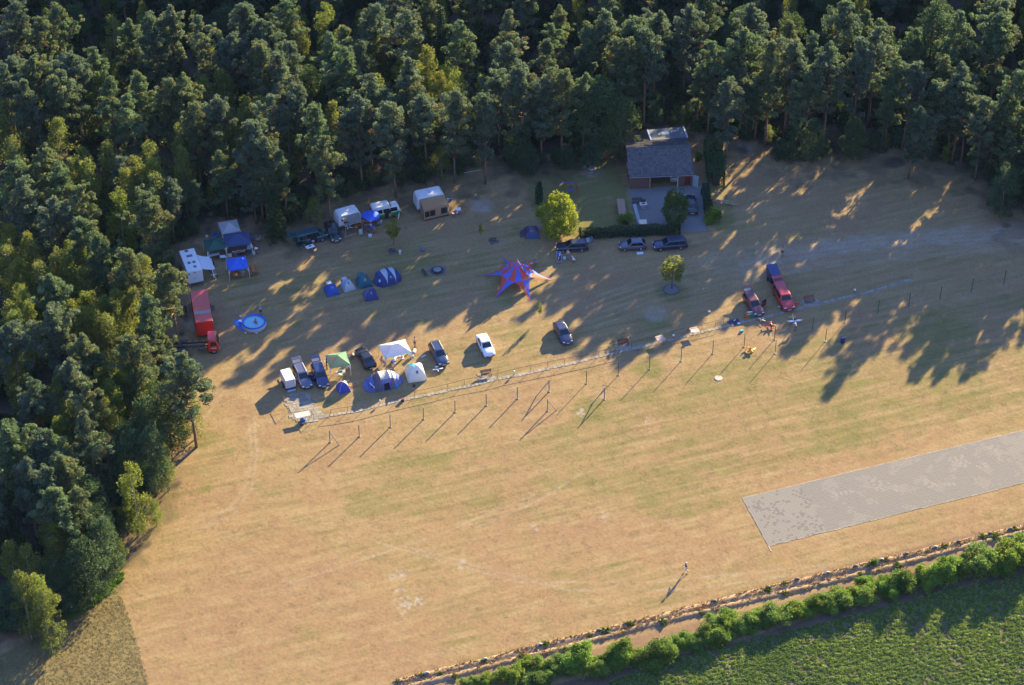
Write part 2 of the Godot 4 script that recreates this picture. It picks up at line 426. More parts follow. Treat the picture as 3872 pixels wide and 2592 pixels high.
	t("D", 1.2, -41.8, 6.0, 3, 0)
	t("D", 12.0, -41.4, 5.0, 3, 0)
	t("D", 2.6, -40.4, 5.0, 3, 0)
	t("D", 8.1, -41.8, 4.0, 3, 0)
	t("S", 10.7, -52.8, 14.0, 3, 1, "pointed spruce top showing alone in a dark gap of the forest")
	t("S", 5.3, -49.9, 13.0, 3, 1)
	t("P", 45.5, -51.5, 17.8, 5, 1)
	t("P", 39.0, -47.4, 18.4, 5, 0)
	t("P", 41.8, -48.9, 18.8, 5, 0)
	t("P", 47.4, -46.0, 18.8, 5, 0)
	t("P", 44.0, -44.7, 15.8, 5, 0)
	t("P", 52.4, -48.5, 18.8, 5, 0)
	t("P", 55.2, -52.8, 18.8, 5, 1)
	t("P", 50.9, -58.9, 18.8, 5, 1)
	t("P", 59.9, -46.4, 15.6, 6, 0)
	t("P", 57.2, -46.8, 16.4, 5, 0)
	t("P", 64.6, -47.5, 16.0, 6, 0)
	t("P", 68.9, -55.8, 18.8, 6, 1)
	t("P", 75.6, -58.5, 18.8, 6, 2)
	t("P", 74.6, -55.4, 18.8, 6, 1)
	t("P", 67.0, -43.4, 17.0, 6, 0, "tall pine with long reddish bare trunk right of the leaning pine")
	t("P", 63.9, -44.2, 13.8, 6, 0)
	t("P", 59.7, -38.9, 13.0, 6, 0, "leaning pine with pale bare trunk at the back of the bare lawn")
	t("P", 69.8, -38.3, 15.0, 6, 0, "leafy pine green down to the ground near the right end of the forest edge")
	t("P", 74.2, -40.1, 18.8, 6, 0)
	t("P", 73.4, -41.5, 14.0, 6, 0)
	t("P", 56.5, -46.5, 14.2, 5, 0)
	t("D", 65.9, -64.2, 14.0, 6, 2, "round light green broadleaf tree among the pines at the top right")
	t("D", 67.2, -66.5, 14.0, 6, 2)
	t("D", 45.6, -43.1, 7.5, 5, 0, "wide dark broadleaf thicket at the forest foot right of the house")
	t("D", 51.9, -43.9, 7.0, 5, 0)
	t("D", 71.9, -29.1, 9.0, 6, 0, "dark broadleaf tree beside the track at the right edge")
	t("D", 43.2, -44.8, 5.0, 5, 0)
	t("D", 74.3, -34.9, 9.0, 6, 0)
	t("P", -58.4, -8.3, 16.0, 7, 1)
	t("P", -60.7, 4.5, 16.0, 7, 1)
	t("P", -59.9, 11.9, 16.0, 7, 1)
	t("P", -55.6, -4.5, 16.0, 7, 1)
	t("P", -51.1, -0.1, 16.0, 7, 0)
	t("P", -45.6, 1.6, 15.0, 7, 0, "lone pine with bare orange trunk standing left of the red box")
	t("P", -55.2, 17.2, 16.0, 8, 1)
	t("P", -53.6, 18.1, 14.0, 8, 1)
	t("P", -59.2, 25.8, 16.0, 8, 1)
	t("P", -52.6, 27.0, 16.0, 8, 1)
	t("P", -51.9, 32.9, 16.0, 8, 0)
	t("P", -48.3, 18.4, 16.0, 8, 0)
	t("P", -46.7, 11.8, 11.4, 7, 0)
	t("P", -46.5, 11.8, 8.0, 7, 0)
	t("P", -41.2, 21.4, 16.5, 8, 0, "big spreading pine at the forest corner beside the flatbed truck")
	t("P", -56.9, 35.4, 16.0, 8, 1)
	t("P", -61.6, 34.9, 16.0, 9, 1)
	t("P", -56.0, 22.0, 16.0, 8, 1)
	t("P", -47.6, 10.0, 16.0, 7, 0)
	t("P", -65.1, 15.6, 16.0, 8, 2)
	t("P", -61.1, 26.4, 14.0, 8, 1)
	t("P", -43.8, 16.1, 7.8, 8, 0)
	t("B", -69.6, -11.2, 11.5, 7, 2)
	t("B", -66.8, -9.5, 11.5, 7, 2)
	t("B", -65.7, -7.7, 11.5, 7, 2)
	t("B", -62.1, -6.0, 11.5, 7, 1)
	t("B", -60.7, -7.7, 11.5, 7, 1)
	t("B", -69.5, -7.7, 11.5, 7, 2)
	t("B", -66.9, -3.6, 11.5, 7, 2)
	t("B", -64.2, -3.3, 11.5, 7, 2)
	t("B", -67.6, -2.0, 11.5, 7, 2)
	t("B", -60.2, -4.0, 11.5, 7, 1)
	t("B", -58.6, -6.0, 11.5, 7, 1)
	t("B", -58.0, -1.6, 11.5, 7, 1)
	t("B", -53.0, -3.0, 11.5, 7, 0)
	t("B", -49.9, -4.3, 11.5, 7, 0)
	t("B", -65.8, 1.7, 11.5, 7, 2)
	t("B", -66.5, 5.6, 11.5, 7, 2)
	t("B", -65.5, 7.9, 11.5, 7, 2)
	t("B", -64.1, 5.6, 11.5, 7, 2)
	t("B", -58.3, 5.6, 11.5, 7, 1)
	t("B", -57.0, 3.7, 11.5, 7, 1)
	t("B", -56.0, 3.7, 11.5, 7, 1)
	t("B", -54.4, 4.6, 11.5, 7, 1)
	t("B", -53.0, 5.0, 11.5, 7, 0)
	t("B", -51.4, 1.7, 11.5, 7, 0)
	t("B", -52.8, 3.3, 11.5, 7, 0)
	t("B", -56.5, 6.9, 11.5, 7, 1)
	t("B", -55.0, 7.5, 11.5, 7, 1)
	t("B", -53.3, 8.2, 11.5, 7, 1)
	t("B", -47.7, 8.8, 11.5, 7, 0)
	t("B", -53.3, 16.6, 11.5, 8, 1)
	t("B", -52.7, 19.6, 11.5, 8, 1)
	t("B", -57.9, 20.8, 11.5, 8, 1)
	t("B", -57.4, 23.2, 11.5, 8, 1)
	t("B", -59.0, 26.4, 11.5, 8, 1)
	t("B", -56.2, 25.5, 11.5, 8, 1)
	t("B", -56.6, 28.9, 11.5, 8, 1)
	t("B", -51.0, 22.0, 11.5, 8, 1)
	t("B", -49.6, 18.4, 11.5, 8, 0)
	t("B", -51.7, 18.1, 11.5, 8, 1)
	t("B", -51.1, 25.5, 11.5, 8, 1)
	t("B", -56.8, 19.6, 11.5, 8, 1)
	t("B", -64.0, 16.6, 11.5, 8, 2)
	t("B", -48.0, 18.1, 11.5, 8, 0)
	t("B", -41.5, 19.7, 9.0, 8, 0)
	t("D", -55.6, -4.3, 12.0, 7, 1)
	t("D", -47.5, 25.3, 8.0, 8, 0)
	t("D", -49.1, 27.0, 9.0, 8, 0)
	t("D", -45.3, 20.8, 10.0, 8, 0)
	t("D", -44.4, 21.2, 7.0, 8, 0)
	t("D", -46.5, 23.8, 10.0, 8, 0)
	t("X", -59.1, 28.4, 11.0, 8, 1, "dead pine with rust brown needles in the dark left part of the forest")
	t("P", -56.5, 35.1, 15.5, 8, 1)
	t("P", -53.8, 39.3, 15.5, 9, 0)
	t("P", -58.5, 39.9, 15.5, 9, 1)
	t("P", -55.7, 41.3, 15.5, 9, 0)
	t("P", -53.1, 45.4, 15.5, 9, 0)
	t("P", -51.9, 44.3, 13.9, 9, 0)
	t("P", -54.3, 45.1, 15.5, 9, 0)
	t("B", -46.4, 37.8, 12.0, 8, 0, "big pale green birch leaning out over the field edge")
	t("B", -43.9, 29.8, 8.0, 8, 0, "bushy pale birch at the field edge right of the big pale birch")
	t("B", -44.5, 36.1, 4.5, 8, 0)
	t("B", -55.0, 45.5, 11.0, 9, 0)
	t("B", -54.2, 46.9, 11.0, 9, 0)
	t("B", -52.4, 46.1, 11.0, 9, 0)
	t("B", -56.9, 50.9, 11.0, 9, 0)
	t("B", -57.0, 55.2, 11.0, 9, 0)
	t("B", -55.0, 55.5, 11.0, 9, 0)
	t("B", -54.1, 57.4, 11.0, 9, 0)
	t("B", -48.0, 42.9, 4.5, 9, 0)
	t("B", -58.8, 50.3, 11.0, 9, 0)
	t("D", -50.4, 43.6, 10.5, 9, 0)
	t("D", -49.3, 45.9, 10.5, 9, 0)
	t("D", -50.8, 49.2, 10.5, 9, 0)
	t("D", -53.2, 51.0, 5.0, 9, 0)
	t("D", -50.5, 31.3, 10.5, 8, 0)
	t("D", -47.3, 30.4, 10.5, 8, 0)
	t("D", -45.2, 30.6, 11.0, 8, 0)
	t("D", -51.8, 39.2, 10.5, 9, 0)
	t("D", -53.9, 50.1, 8.0, 9, 0)
	t("D", -52.5, 49.2, 6.0, 9, 0)
	t("D", -59.1, 54.0, 7.0, 9, 0)
	t("P", 77.2, -35.4, 13.5, 6, 0)
	t("P", 79.4, -32.0, 13.5, 6, 0)
	t("P", 83.0, -35.4, 13.5, 6, 1)
	t("P", 77.5, -28.8, 13.5, 6, 0)
	t("P", 80.3, -28.2, 13.5, 6, 0)
	t("P", 83.7, -28.8, 13.5, 6, 0)
	t("P", 77.2, -39.9, 13.5, 6, 0)
	t("P", 66.3, -43.7, 12.6, 6, 0)
	t("P", 68.3, -43.1, 12.8, 6, 0)
	t("P", 70.6, -41.9, 11.8, 6, 0)
	t("P", 71.9, -39.4, 10.8, 6, 0)
	t("P", 73.3, -36.6, 10.4, 6, 0)
	t("P", 32.8, -51.0, 12.0, 4, 0)
	t("P", 35.1, -50.1, 12.6, 5, 0)
	t("P", 37.4, -49.3, 11.9, 5, 0)
	t("P", 30.5, -52.2, 12.0, 4, 0)
	t("D", -65.8, 54.8, 3.0, 9, 0)
	t("D", -62.4, 53.2, 5.1, 9, 0)
	t("D", -59.7, 51.9, 4.8, 9, 0)
	t("D", -57.1, 48.9, 5.1, 9, 0)
	t("D", -55.5, 46.6, 5.0, 9, 0)
	t("D", -51.7, 43.4, 5.4, 9, 0)
	t("D", -52.0, 43.9, 4.4, 9, 0)
	t("D", -51.1, 40.7, 4.6, 9, 0)
	t("B", -48.8, 36.3, 3.4, 8, 0)
	t("B", -49.5, 35.8, 3.0, 8, 0)
	t("D", -48.4, 32.4, 2.9, 8, 0)
	t("B", -48.9, 29.7, 4.2, 8, 0)
	t("D", -46.1, 27.2, 3.9, 8, 0)
	t("D", -46.7, 25.9, 5.2, 8, 0)
	t("B", -46.6, 20.6, 4.5, 8, 0)
	t("D", -45.8, 19.1, 5.4, 8, 0)
	t("D", -46.8, 16.6, 4.5, 8, 0)
	t("D", -48.3, 12.8, 4.7, 7, 0)
	t("D", -49.3, 11.0, 4.0, 7, 0)
	t("D", -47.6, 9.3, 3.6, 7, 0)
	t("B", -48.1, 6.7, 3.4, 7, 0)
	t("D", -49.7, 3.2, 3.7, 7, 0)
	t("B", -48.0, 0.5, 4.6, 7, 0)
	t("B", -49.6, -3.0, 5.0, 7, 0)
	t("D", -50.5, -5.3, 3.7, 7, 0)
	t("D", -49.8, -10.4, 3.9, 7, 0)
	t("D", -49.9, -12.7, 5.5, 7, 0)
	t("D", -49.6, -16.7, 4.6, 7, 0)
	t("B", -49.9, -19.5, 3.6, 2, 0)
	t("B", -50.0, -22.9, 3.8, 2, 0)
	t("D", -46.5, -24.7, 2.7, 2, 0)
	t("D", -46.6, -25.3, 2.8, 2, 0)
	t("B", -44.4, -30.7, 3.9, 2, 0)
	t("D", -35.2, -27.5, 2.4, 2, 0)
	t("D", -32.0, -29.2, 2.8, 2, 0)
	t("D", -33.1, -28.3, 2.5, 2, 0)
	t("D", -31.1, -30.1, 2.3, 1, 0)
	t("D", -28.5, -32.8, 3.6, 1, 0)
	t("D", -27.8, -33.3, 3.0, 1, 0)
	t("D", -24.2, -34.8, 2.3, 1, 0)
	t("B", -21.1, -37.2, 3.8, 1, 0)
	t("B", -18.3, -38.2, 3.4, 1, 0)
	t("D", -15.2, -38.7, 2.4, 0, 0)
	t("D", -13.5, -39.2, 2.4, 0, 0)
	t("B", -10.5, -40.7, 2.4, 0, 0)
	t("D", -6.9, -42.2, 3.6, 0, 0)
	t("B", -4.8, -42.3, 3.5, 0, 0)
	t("D", -4.3, -44.2, 2.6, 0, 0)
	t("D", -2.6, -46.0, 2.9, 3, 0)
	t("D", -0.3, -43.6, 4.0, 3, 0)
	t("D", 1.1, -41.7, 3.4, 3, 0)
	t("D", 4.6, -42.9, 2.4, 3, 0)
	t("D", 6.7, -43.2, 2.5, 3, 0)
	t("B", 9.1, -44.7, 3.4, 3, 0)
	t("D", 10.8, -45.3, 3.3, 3, 0)
	t("D", 13.5, -47.1, 2.5, 3, 0)
	t("D", 15.1, -50.4, 3.1, 4, 0)
	t("D", 18.1, -53.4, 3.1, 4, 0)
	t("D", 19.0, -52.7, 3.0, 4, 0)
	t("D", 22.1, -53.4, 3.7, 4, 0)
	t("B", 26.5, -52.9, 3.7, 4, 0)
	t("D", 27.3, -54.0, 3.5, 4, 0)
	t("D", 30.1, -52.8, 3.2, 4, 0)
	t("D", 31.4, -51.1, 2.6, 4, 0)
	t("D", 36.6, -49.8, 2.7, 5, 0)
	t("D", 36.2, -49.9, 3.9, 5, 0)
	t("B", 39.4, -48.2, 3.4, 5, 0)
	t("D", 41.0, -44.7, 3.2, 5, 0)
	t("D", 41.8, -43.8, 3.2, 5, 0)
	t("D", 45.9, -45.8, 3.4, 5, 0)
	t("D", 47.5, -44.9, 3.3, 5, 0)
	t("D", 50.6, -46.9, 2.3, 5, 0)
	t("D", 52.0, -47.0, 2.7, 5, 0)
	t("D", 55.5, -46.3, 3.6, 5, 0)
	t("B", 57.5, -46.9, 2.8, 5, 0)
	t("D", 58.7, -47.1, 3.6, 5, 0)
	t("D", 61.4, -45.3, 3.7, 6, 0)
	t("D", 64.0, -44.2, 3.1, 6, 0)
	t("B", 66.1, -43.2, 3.6, 6, 0)
	t("B", 70.1, -42.9, 3.3, 6, 0)
	t("D", 70.0, -42.3, 3.3, 6, 0)
	t("D", 70.3, -40.4, 3.1, 6, 0)
	t("D", 71.8, -38.5, 3.4, 6, 0)
	t("D", 72.7, -35.0, 3.6, 6, 0)
	t("B", 71.8, -31.6, 3.2, 6, 0)
	t("D", 72.4, -30.8, 3.7, 6, 0)
	t("B", 76.3, -29.6, 3.7, 6, 0)
	t("D", 79.3, -28.1, 2.4, 6, 0)
	t("S", 43.3, -84.9, 8.2, 4, 3)
	t("B", 64.0, -91.3, 7.7, 5, 3)
	t("P", 77.9, -76.7, 14.9, 6, 3)
	t("D", 44.3, -69.1, 10.2, 5, 2)
	t("P", -56.7, -79.9, 15.8, 2, 3)
	t("P", 6.1, -61.8, 13.3, 3, 1)
	t("P", -63.1, -79.0, 15.9, 2, 3)
	t("B", -52.6, -53.1, 9.1, 2, 2)
	t("P", 14.7, -70.5, 13.5, 4, 2)
	t("S", -25.3, -85.9, 10.4, 0, 3)
	t("P", -29.2, -76.6, 13.2, 1, 3)
	t("B", -11.7, -80.3, 8.8, 3, 3)
	t("B", -66.8, -84.1, 10.8, 2, 3)
	t("B", -75.2, -79.5, 10.8, 2, 3)
	t("P", -23.2, -90.9, 13.5, 0, 3)
	t("S", -40.7, -85.0, 10.0, 1, 3)
	t("P", 83.0, -81.4, 14.0, 6, 3)
	t("B", 58.4, -91.7, 8.0, 5, 3)
	t("B", 45.2, -77.2, 9.1, 5, 2)
	t("P", 57.3, -60.3, 15.4, 5, 1)
	t("B", 56.4, -75.5, 10.6, 5, 2)
	t("P", 28.1, -82.4, 13.2, 4, 2)
	t("D", -15.6, -85.4, 5.9, 3, 3)
	t("B", -71.8, -67.9, 10.1, 2, 3)
	t("P", -80.8, -87.1, 14.3, 2, 3)
	t("D", 52.2, -82.8, 10.0, 5, 3)
	t("P", -60.4, -90.3, 14.4, 2, 3)
	t("B", 10.6, -76.4, 9.8, 4, 2)
	t("B", -27.3, -64.2, 10.2, 1, 2)
	t("B", -79.4, -74.7, 9.4, 2, 3)
	t("P", 61.0, -79.2, 15.5, 5, 3)
	t("D", -46.6, -76.4, 7.4, 2, 3)
	t("P", -18.3, -71.2, 16.1, 0, 2)
	t("P", -0.7, -53.4, 15.3, 3, 1)
	t("P", -51.6, -82.3, 13.8, 2, 3)
	t("P", 55.3, -65.7, 13.8, 5, 2)
	t("B", 53.5, -89.4, 9.1, 5, 3)
	t("P", -20.8, -83.2, 13.4, 0, 3)
	t("D", 22.7, -72.1, 7.3, 4, 2)
	t("P", 22.4, -78.4, 14.4, 4, 2)
	t("B", -50.9, -72.6, 8.7, 2, 3)
	t("S", -41.6, -68.0, 11.6, 1, 3)
	t("P", 77.4, -71.5, 15.1, 6, 2)
	t("P", 34.5, -82.4, 14.1, 4, 2)
	t("D", -31.6, -58.5, 7.2, 1, 2)
	t("B", -32.0, -87.9, 10.7, 1, 3)
	t("P", -83.7, -68.7, 14.6, 2, 3)
	t("D", 36.7, -71.4, 10.0, 4, 2)
	t("S", -50.3, -88.5, 11.8, 2, 3)
	t("P", -78.3, -34.9, 13.0, 2, 3)
	t("B", 2.6, -82.0, 9.8, 4, 3)
	t("B", -63.6, -69.6, 10.0, 2, 3)
	t("S", -80.6, -81.6, 11.6, 2, 3)
	t("D", 69.7, -89.1, 6.2, 5, 3)
	t("P", -4.5, -86.4, 13.7, 4, 3)
	t("P", -81.1, -55.5, 15.7, 2, 3)
	t("P", 9.9, -87.3, 15.4, 4, 3)
	t("P", 67.4, -77.7, 14.6, 5, 3)
	t("P", -2.9, -78.4, 16.1, 4, 3)
	t("S", -36.6, -79.4, 9.4, 1, 3)
	t("D", 80.6, -48.8, 6.5, 6, 1)
	t("D", 84.3, -67.0, 7.8, 6, 2)
	t("B", 70.4, -82.4, 8.0, 6, 3)
	t("B", -64.9, 30.1, 9.6, 8, 2)
	t("P", -60.9, -84.2, 15.3, 2, 3)
	t("D", -0.8, -67.6, 7.1, 3, 2)
	t("P", -70.2, -89.0, 15.3, 2, 3)
	t("P", 22.9, -87.8, 15.6, 4, 3)
	t("P", -12.9, -70.9, 14.1, 0, 2)
	t("B", 75.2, -48.9, 7.9, 6, 1)
	t("B", 83.0, -59.4, 8.0, 6, 2)
	t("D", -41.2, -73.5, 6.4, 1, 3)
	t("P", 7.8, -67.1, 13.1, 4, 2)
	t("S", -57.9, -52.6, 10.9, 2, 2)
	t("D", 60.1, -70.0, 6.0, 5, 2)
	t("D", -75.4, -22.9, 6.7, 7, 2)
	t("D", 40.3, -54.5, 8.0, 5, 1)
	t("P", 30.8, -67.6, 15.2, 4, 2)
	t("P", -6.8, -72.8, 15.3, 3, 2)
	t("B", 15.6, -64.0, 10.1, 4, 1)
	t("B", 65.1, -71.5, 8.1, 5, 2)
	t("D", 16.4, -84.6, 7.0, 4, 3)
	t("D", 57.8, -85.1, 8.2, 5, 3)
	t("D", -70.6, -76.3, 8.0, 2, 3)
	t("S", 83.2, -88.1, 11.6, 6, 3)
	t("D", 49.2, -66.5, 5.6, 5, 2)
	t("B", 61.9, -54.3, 10.7, 5, 1)
	t("P", -71.6, 2.1, 14.3, 7, 2)
	t("D", -68.6, 19.8, 6.9, 8, 2)
	t("P", -75.2, -50.9, 14.6, 2, 3)
	t("P", 42.6, -59.9, 15.5, 5, 1)
	t("P", -42.3, -79.9, 15.6, 1, 3)
	t("D", -86.6, -87.6, 10.1, 2, 3)
	t("B", 29.0, -77.3, 7.7, 4, 2)
	t("P", 75.5, -66.1, 16.0, 6, 2)
	t("B", 75.7, -83.1, 8.1, 6, 3)
	t("B", 83.5, -74.6, 9.6, 6, 3)
	t("D", 4.4, -90.1, 8.7, 4, 3)
	t("B", -66.1, 24.5, 8.4, 8, 2)
	t("B", -34.3, -74.1, 8.5, 1, 3)
	t("P", -7.1, -58.5, 15.7, 3, 1)
	t("B", -24.6, -73.9, 8.1, 0, 3)
	t("S", 70.7, -73.1, 8.9, 6, 2)
	t("B", -83.2, -61.1, 9.2, 2, 3)
	t("B", -48.2, -65.9, 8.5, 2, 3)
	t("P", 22.1, -65.3, 13.2, 4, 1)
	t("D", -72.8, -3.7, 9.8, 7, 2)
	t("D", -67.4, -29.6, 6.8, 2, 2)
	t("B", -59.2, -73.2, 10.0, 2, 3)
	t("P", -22.2, -66.3, 14.3, 0, 2)
	t("B", -16.0, -66.1, 10.5, 0, 2)
	t("P", 8.4, -81.9, 14.8, 4, 2)
	t("D", -55.8, -68.9, 8.8, 2, 3)
	t("B", -85.5, -74.3, 9.0, 2, 3)
	t("B", 31.5, -90.2, 10.4, 4, 3)
	t("P", -43.4, -54.6, 15.7, 2, 2)
	t("B", -19.5, -76.4, 7.8, 0, 3)
	t("P", -63.9, 42.0, 15.1, 9, 1)
	t("D", 32.1, -62.2, 8.6, 4, 1)
	t("D", 70.8, -60.8, 10.2, 6, 2)
	t("B", -74.5, -72.8, 9.1, 2, 3)
	t("P", -75.5, -86.9, 14.1, 2, 3)
	t("D", 52.1, -72.1, 10.0, 5, 2)
	t("B", -87.1, -80.9, 7.9, 2, 3)
	t("P", 5.0, -55.7, 14.3, 3, 1)
	t("B", 38.6, -89.7, 9.9, 4, 3)
	t("D", -73.9, -14.7, 9.7, 7, 2)
	t("P", 2.0, -73.2, 15.5, 4, 2)
	t("B", -14.9, -91.5, 8.3, 3, 3)
	t("D", -46.0, -84.1, 6.9, 1, 3)
	t("P", 62.9, -59.8, 13.9, 5, 1)
	t("P", -80.7, -46.6, 15.1, 2, 3)
	t("B", -63.1, -59.4, 9.6, 2, 3)
	t("D", 39.6, -78.1, 8.6, 4, 2)
	t("B", -69.3, 12.3, 10.6, 7, 2)
	t("D", 70.0, -49.5, 9.3, 6, 1)
	t("P", -10.2, -86.3, 15.5, 3, 3)
	t("P", -23.2, -54.5, 14.9, 1, 2)
	t("D", 63.5, -86.1, 8.6, 5, 3)
	t("D", -55.7, -86.9, 7.2, 2, 3)
	t("P", -33.6, -53.1, 15.6, 1, 2)
	t("S", 48.3, -87.2, 8.1, 4, 3)
	t("D", -30.7, -82.2, 10.1, 1, 3)
	t("P", -37.2, -89.0, 15.8, 1, 3)
	t("P", 79.8, -54.1, 15.2, 6, 2)
	t("D", 39.1, -66.1, 8.0, 4, 2)
	t("P", -26.4, -59.0, 14.6, 1, 2)
	t("B", 16.7, -76.3, 9.9, 4, 2)
	t("D", 34.4, -76.2, 5.5, 4, 2)
	# undergrowth between the trunks: low bushes nobody could count
	rng.seed = 77
	var bush := ArrayMesh.new()
	var lv := Leaves.new()
	for i in 16:
		clump(lv, Vector3(rnd(-0.8, 0.8), 0.4 + rnd(0, 1.0), rnd(-0.8, 0.8)), rnd(0.4, 0.6), 0.8, 40, 0.22, Color(0.055, 0.085, 0.03) * rnd(0.7, 1.3), 0.25, 0.4)
	bush = lv.mesh()
	var low := []
	var woods := forest_edge()
	for iz in 62:
		for ix in 66:
			var q := Vector3(-92.0 + ix * 2.8 + rnd(-1.3, 1.3), 0, -108.0 + iz * 2.8 + rnd(-1.3, 1.3))
			if in_poly(q, woods) and rng.randf() < 0.85: low.append(spot(q, rnd(0.7, 1.35), rnd(0, TAU), rnd(0.7, 2.2)))
	scatter("undergrowth", bush, leafy(0.5), low, "dark green undergrowth covering the forest floor between the trunks", "undergrowth")
	# the wood goes on past the picture's edges: one mass that casts its shade in
	var both := ArrayMesh.new()
	var g: Array = tree_kinds["P"][2]
	for k in 2:
		both.add_surface_from_arrays(Mesh.PRIMITIVE_TRIANGLES, g[k].surface_get_arrays(0))
		both.surface_set_material(k, trunk_mat("P") if k == 0 else leafy(0.5))
	var spots := []
	rng.seed = 31
	var edge := forest_edge()
	for iz in 26:
		for ix in 66:
			var p := Vector3(-110.0 + ix * 4.3 + rnd(-1.6, 1.6), 0, -152.0 + iz * 4.3 + rnd(-1.6, 1.6))
			var h := rnd(15.0, 19.5)
			if in_poly(p, edge) and out_of_frame(p, h) and (p.x > 60.0 or p.z < -88.0) and not (p.x < -95 ):
				spots.append(spot(p, h / 16.0, rnd(0, TAU)))
	scatter("far_woodland", both, null, spots, "pine woodland going on behind the last visible rows of the forest", "woodland")

const ZONES := ["behind the tan awning", "behind the small campers", "behind the gazebos", "left of the brick house", "behind the brick house", "behind the bare lawn", "near the track's end", "left of the red box", "along the left field edge", "beside the stubble field"]
const ROWS := ["at the forest edge", "some rows into the forest", "deep in the forest", "in the farthest rows"]
const TREE_NAMES := {"P": "grey-green Scots pine", "B": "yellow-green birch", "D": "dark broadleaf tree", "S": "dark spruce", "X": "rust brown dead pine"}
const TREE_CALLED := {"P": "pine_tree", "B": "birch_tree", "D": "broadleaf_tree", "S": "spruce_tree", "X": "pine_tree"}

func t(kind: String, x: float, z: float, h: float, zone: int, row: int, label := "") -> void:
	var low := (kind == "D" or kind == "B") and h < 7.5
	var group := ""
	if label == "":
		label = "%s%s %s %s" % ["low " if low else "", TREE_NAMES[kind], ROWS[row], ZONES[zone]]
		group = label.replace("Scots pine", "Scots pines").replace("birch", "birches").replace("tree", "trees").replace("spruce", "spruces")
	tree(kind, TREE_CALLED[kind], Vector3(x, 0, z), h, label, "tree", group, 1.35 if low else 1.0)


# ---------------------------------------------------------------- naming and committing
func numbered(called: String) -> String:
	var n: int = used.get(called, 0)
	used[called] = n + 1
	return called if n == 0 else "%s_%03d" % [called, n]

func tag(o: Node, label := "", category := "", group := "", kind := "") -> Node:
	if label: o.set_meta("label", label)
	if category: o.set_meta("category", category)
	if group: o.set_meta("group", group)
	if kind: o.set_meta("kind", kind)
	return o

func thing(called: String, label: String, category: String, at := Vector3.ZERO, turn := 0.0, group := "") -> Node3D:
	var o := Node3D.new()
	o.name = numbered(called)
	add_child(o)
	o.position = at
	o.rotation.y = turn
	tag(o, label, category, group)
	return o

func put(called: String, mesh: Mesh, m: Material, parent: Node3D = null) -> MeshInstance3D:
	var o := MeshInstance3D.new()
	o.mesh = mesh
	if m: o.material_override = m
	if parent:
		o.name = called
		parent.add_child(o, true)
	else:
		o.name = numbered(called)
		add_child(o)
	return o

func part(called: String, s: SurfaceTool, m: Material, parent: Node3D = null) -> MeshInstance3D:
	s.generate_normals()
	return put(called, s.commit(), m, parent)

func structure(called: String, s: SurfaceTool, m: Material) -> MeshInstance3D:
	var o := part(called, s, m)
	o.set_meta("kind", "structure")
	return o

func copy(o: Node3D, at: Vector3, turn: float, label := "", group := "") -> Node3D:
	var base := str(o.name)
	var c: Node3D = o.duplicate()
	c.name = numbered(base)
	add_child(c)
	c.position = at
	c.rotation.y = turn
	if label: c.set_meta("label", label)
	if group: c.set_meta("group", group)
	return c

# ---------------------------------------------------------------- materials (linear base colours)
func lin(r: float, g: float, b: float) -> Color:
	return Color(r, g, b).linear_to_srgb()

func mat(r: float, g: float, b: float, rough := 0.8, metal := 0.0) -> StandardMaterial3D:
	var key := "%.3f %.3f %.3f %.2f %.2f" % [r, g, b, rough, metal]
	if not mats.has(key):
		var m := StandardMaterial3D.new()
		m.albedo_color = lin(r, g, b)
		m.roughness = rough
		m.metallic = metal
		mats[key] = m
	return mats[key]

func paint(r: float, g: float, b: float) -> StandardMaterial3D:
	var key := "paint %.3f %.3f %.3f" % [r, g, b]
	if not mats.has(key):
		var m := StandardMaterial3D.new()
		m.albedo_color = lin(r, g, b)
		m.roughness = 0.32
		m.metallic = 0.0
		m.clearcoat_enabled = true
		m.clearcoat = 0.7
		m.clearcoat_roughness = 0.08
		mats[key] = m
	return mats[key]

func cloth(r: float, g: float, b: float, through := 0.45) -> StandardMaterial3D:
	var key := "cloth %.3f %.3f %.3f %.2f" % [r, g, b, through]
	if not mats.has(key):
		var m := StandardMaterial3D.new()
		m.albedo_color = lin(r, g, b)
		m.roughness = 0.75
		m.backlight_enabled = true
		m.backlight = lin(through, through, through)
		var n := NoiseTexture2D.new()
		n.width = 128
		n.height = 128
		n.seamless = true
		n.as_normal_map = true
		n.bump_strength = 5.0
		var f := FastNoiseLite.new()
		f.frequency = 0.03
		n.noise = f
		if not mats.has("wrinkle"): mats["wrinkle"] = n
		m.normal_enabled = true
		m.normal_scale = 0.5
		m.normal_texture = mats["wrinkle"]
		m.uv1_triplanar = true
		m.uv1_scale = Vector3.ONE * 0.6
		mats[key] = m
	return mats[key]

func speckle(r: float, g: float, b: float, spread: float, per_metre: float, rough := 0.9) -> StandardMaterial3D:
	var key := "speck %.3f %.3f %.3f %.2f %.2f" % [r, g, b, spread, per_metre]
	if not mats.has(key):
		var m := StandardMaterial3D.new()
		m.roughness = rough
		var t := NoiseTexture2D.new()
		t.width = 256
		t.height = 256
		t.seamless = true
		var f := FastNoiseLite.new()
		f.frequency = 0.02
		f.fractal_octaves = 5
		f.fractal_gain = 0.65
		t.noise = f
		var ramp := Gradient.new()
		ramp.set_color(0, lin(r * (1.0 - spread), g * (1.0 - spread), b * (1.0 - spread)))
		ramp.set_color(1, lin(r * (1.0 + spread), g * (1.0 + spread), b * (1.0 + spread)))
		t.color_ramp = ramp
		m.albedo_texture = t
		m.uv1_triplanar = true
		m.uv1_world_triplanar = false
		m.uv1_scale = Vector3.ONE * per_metre
		mats[key] = m
	return mats[key]

const TINTS := [Vector3(0.98, 0.98, 0.98), Vector3(0.8, 0.86, 0.86), Vector3(1.0, 0.96, 0.76), Vector3(0.9, 1.0, 0.84), Vector3(0.86, 0.9, 1.0)]

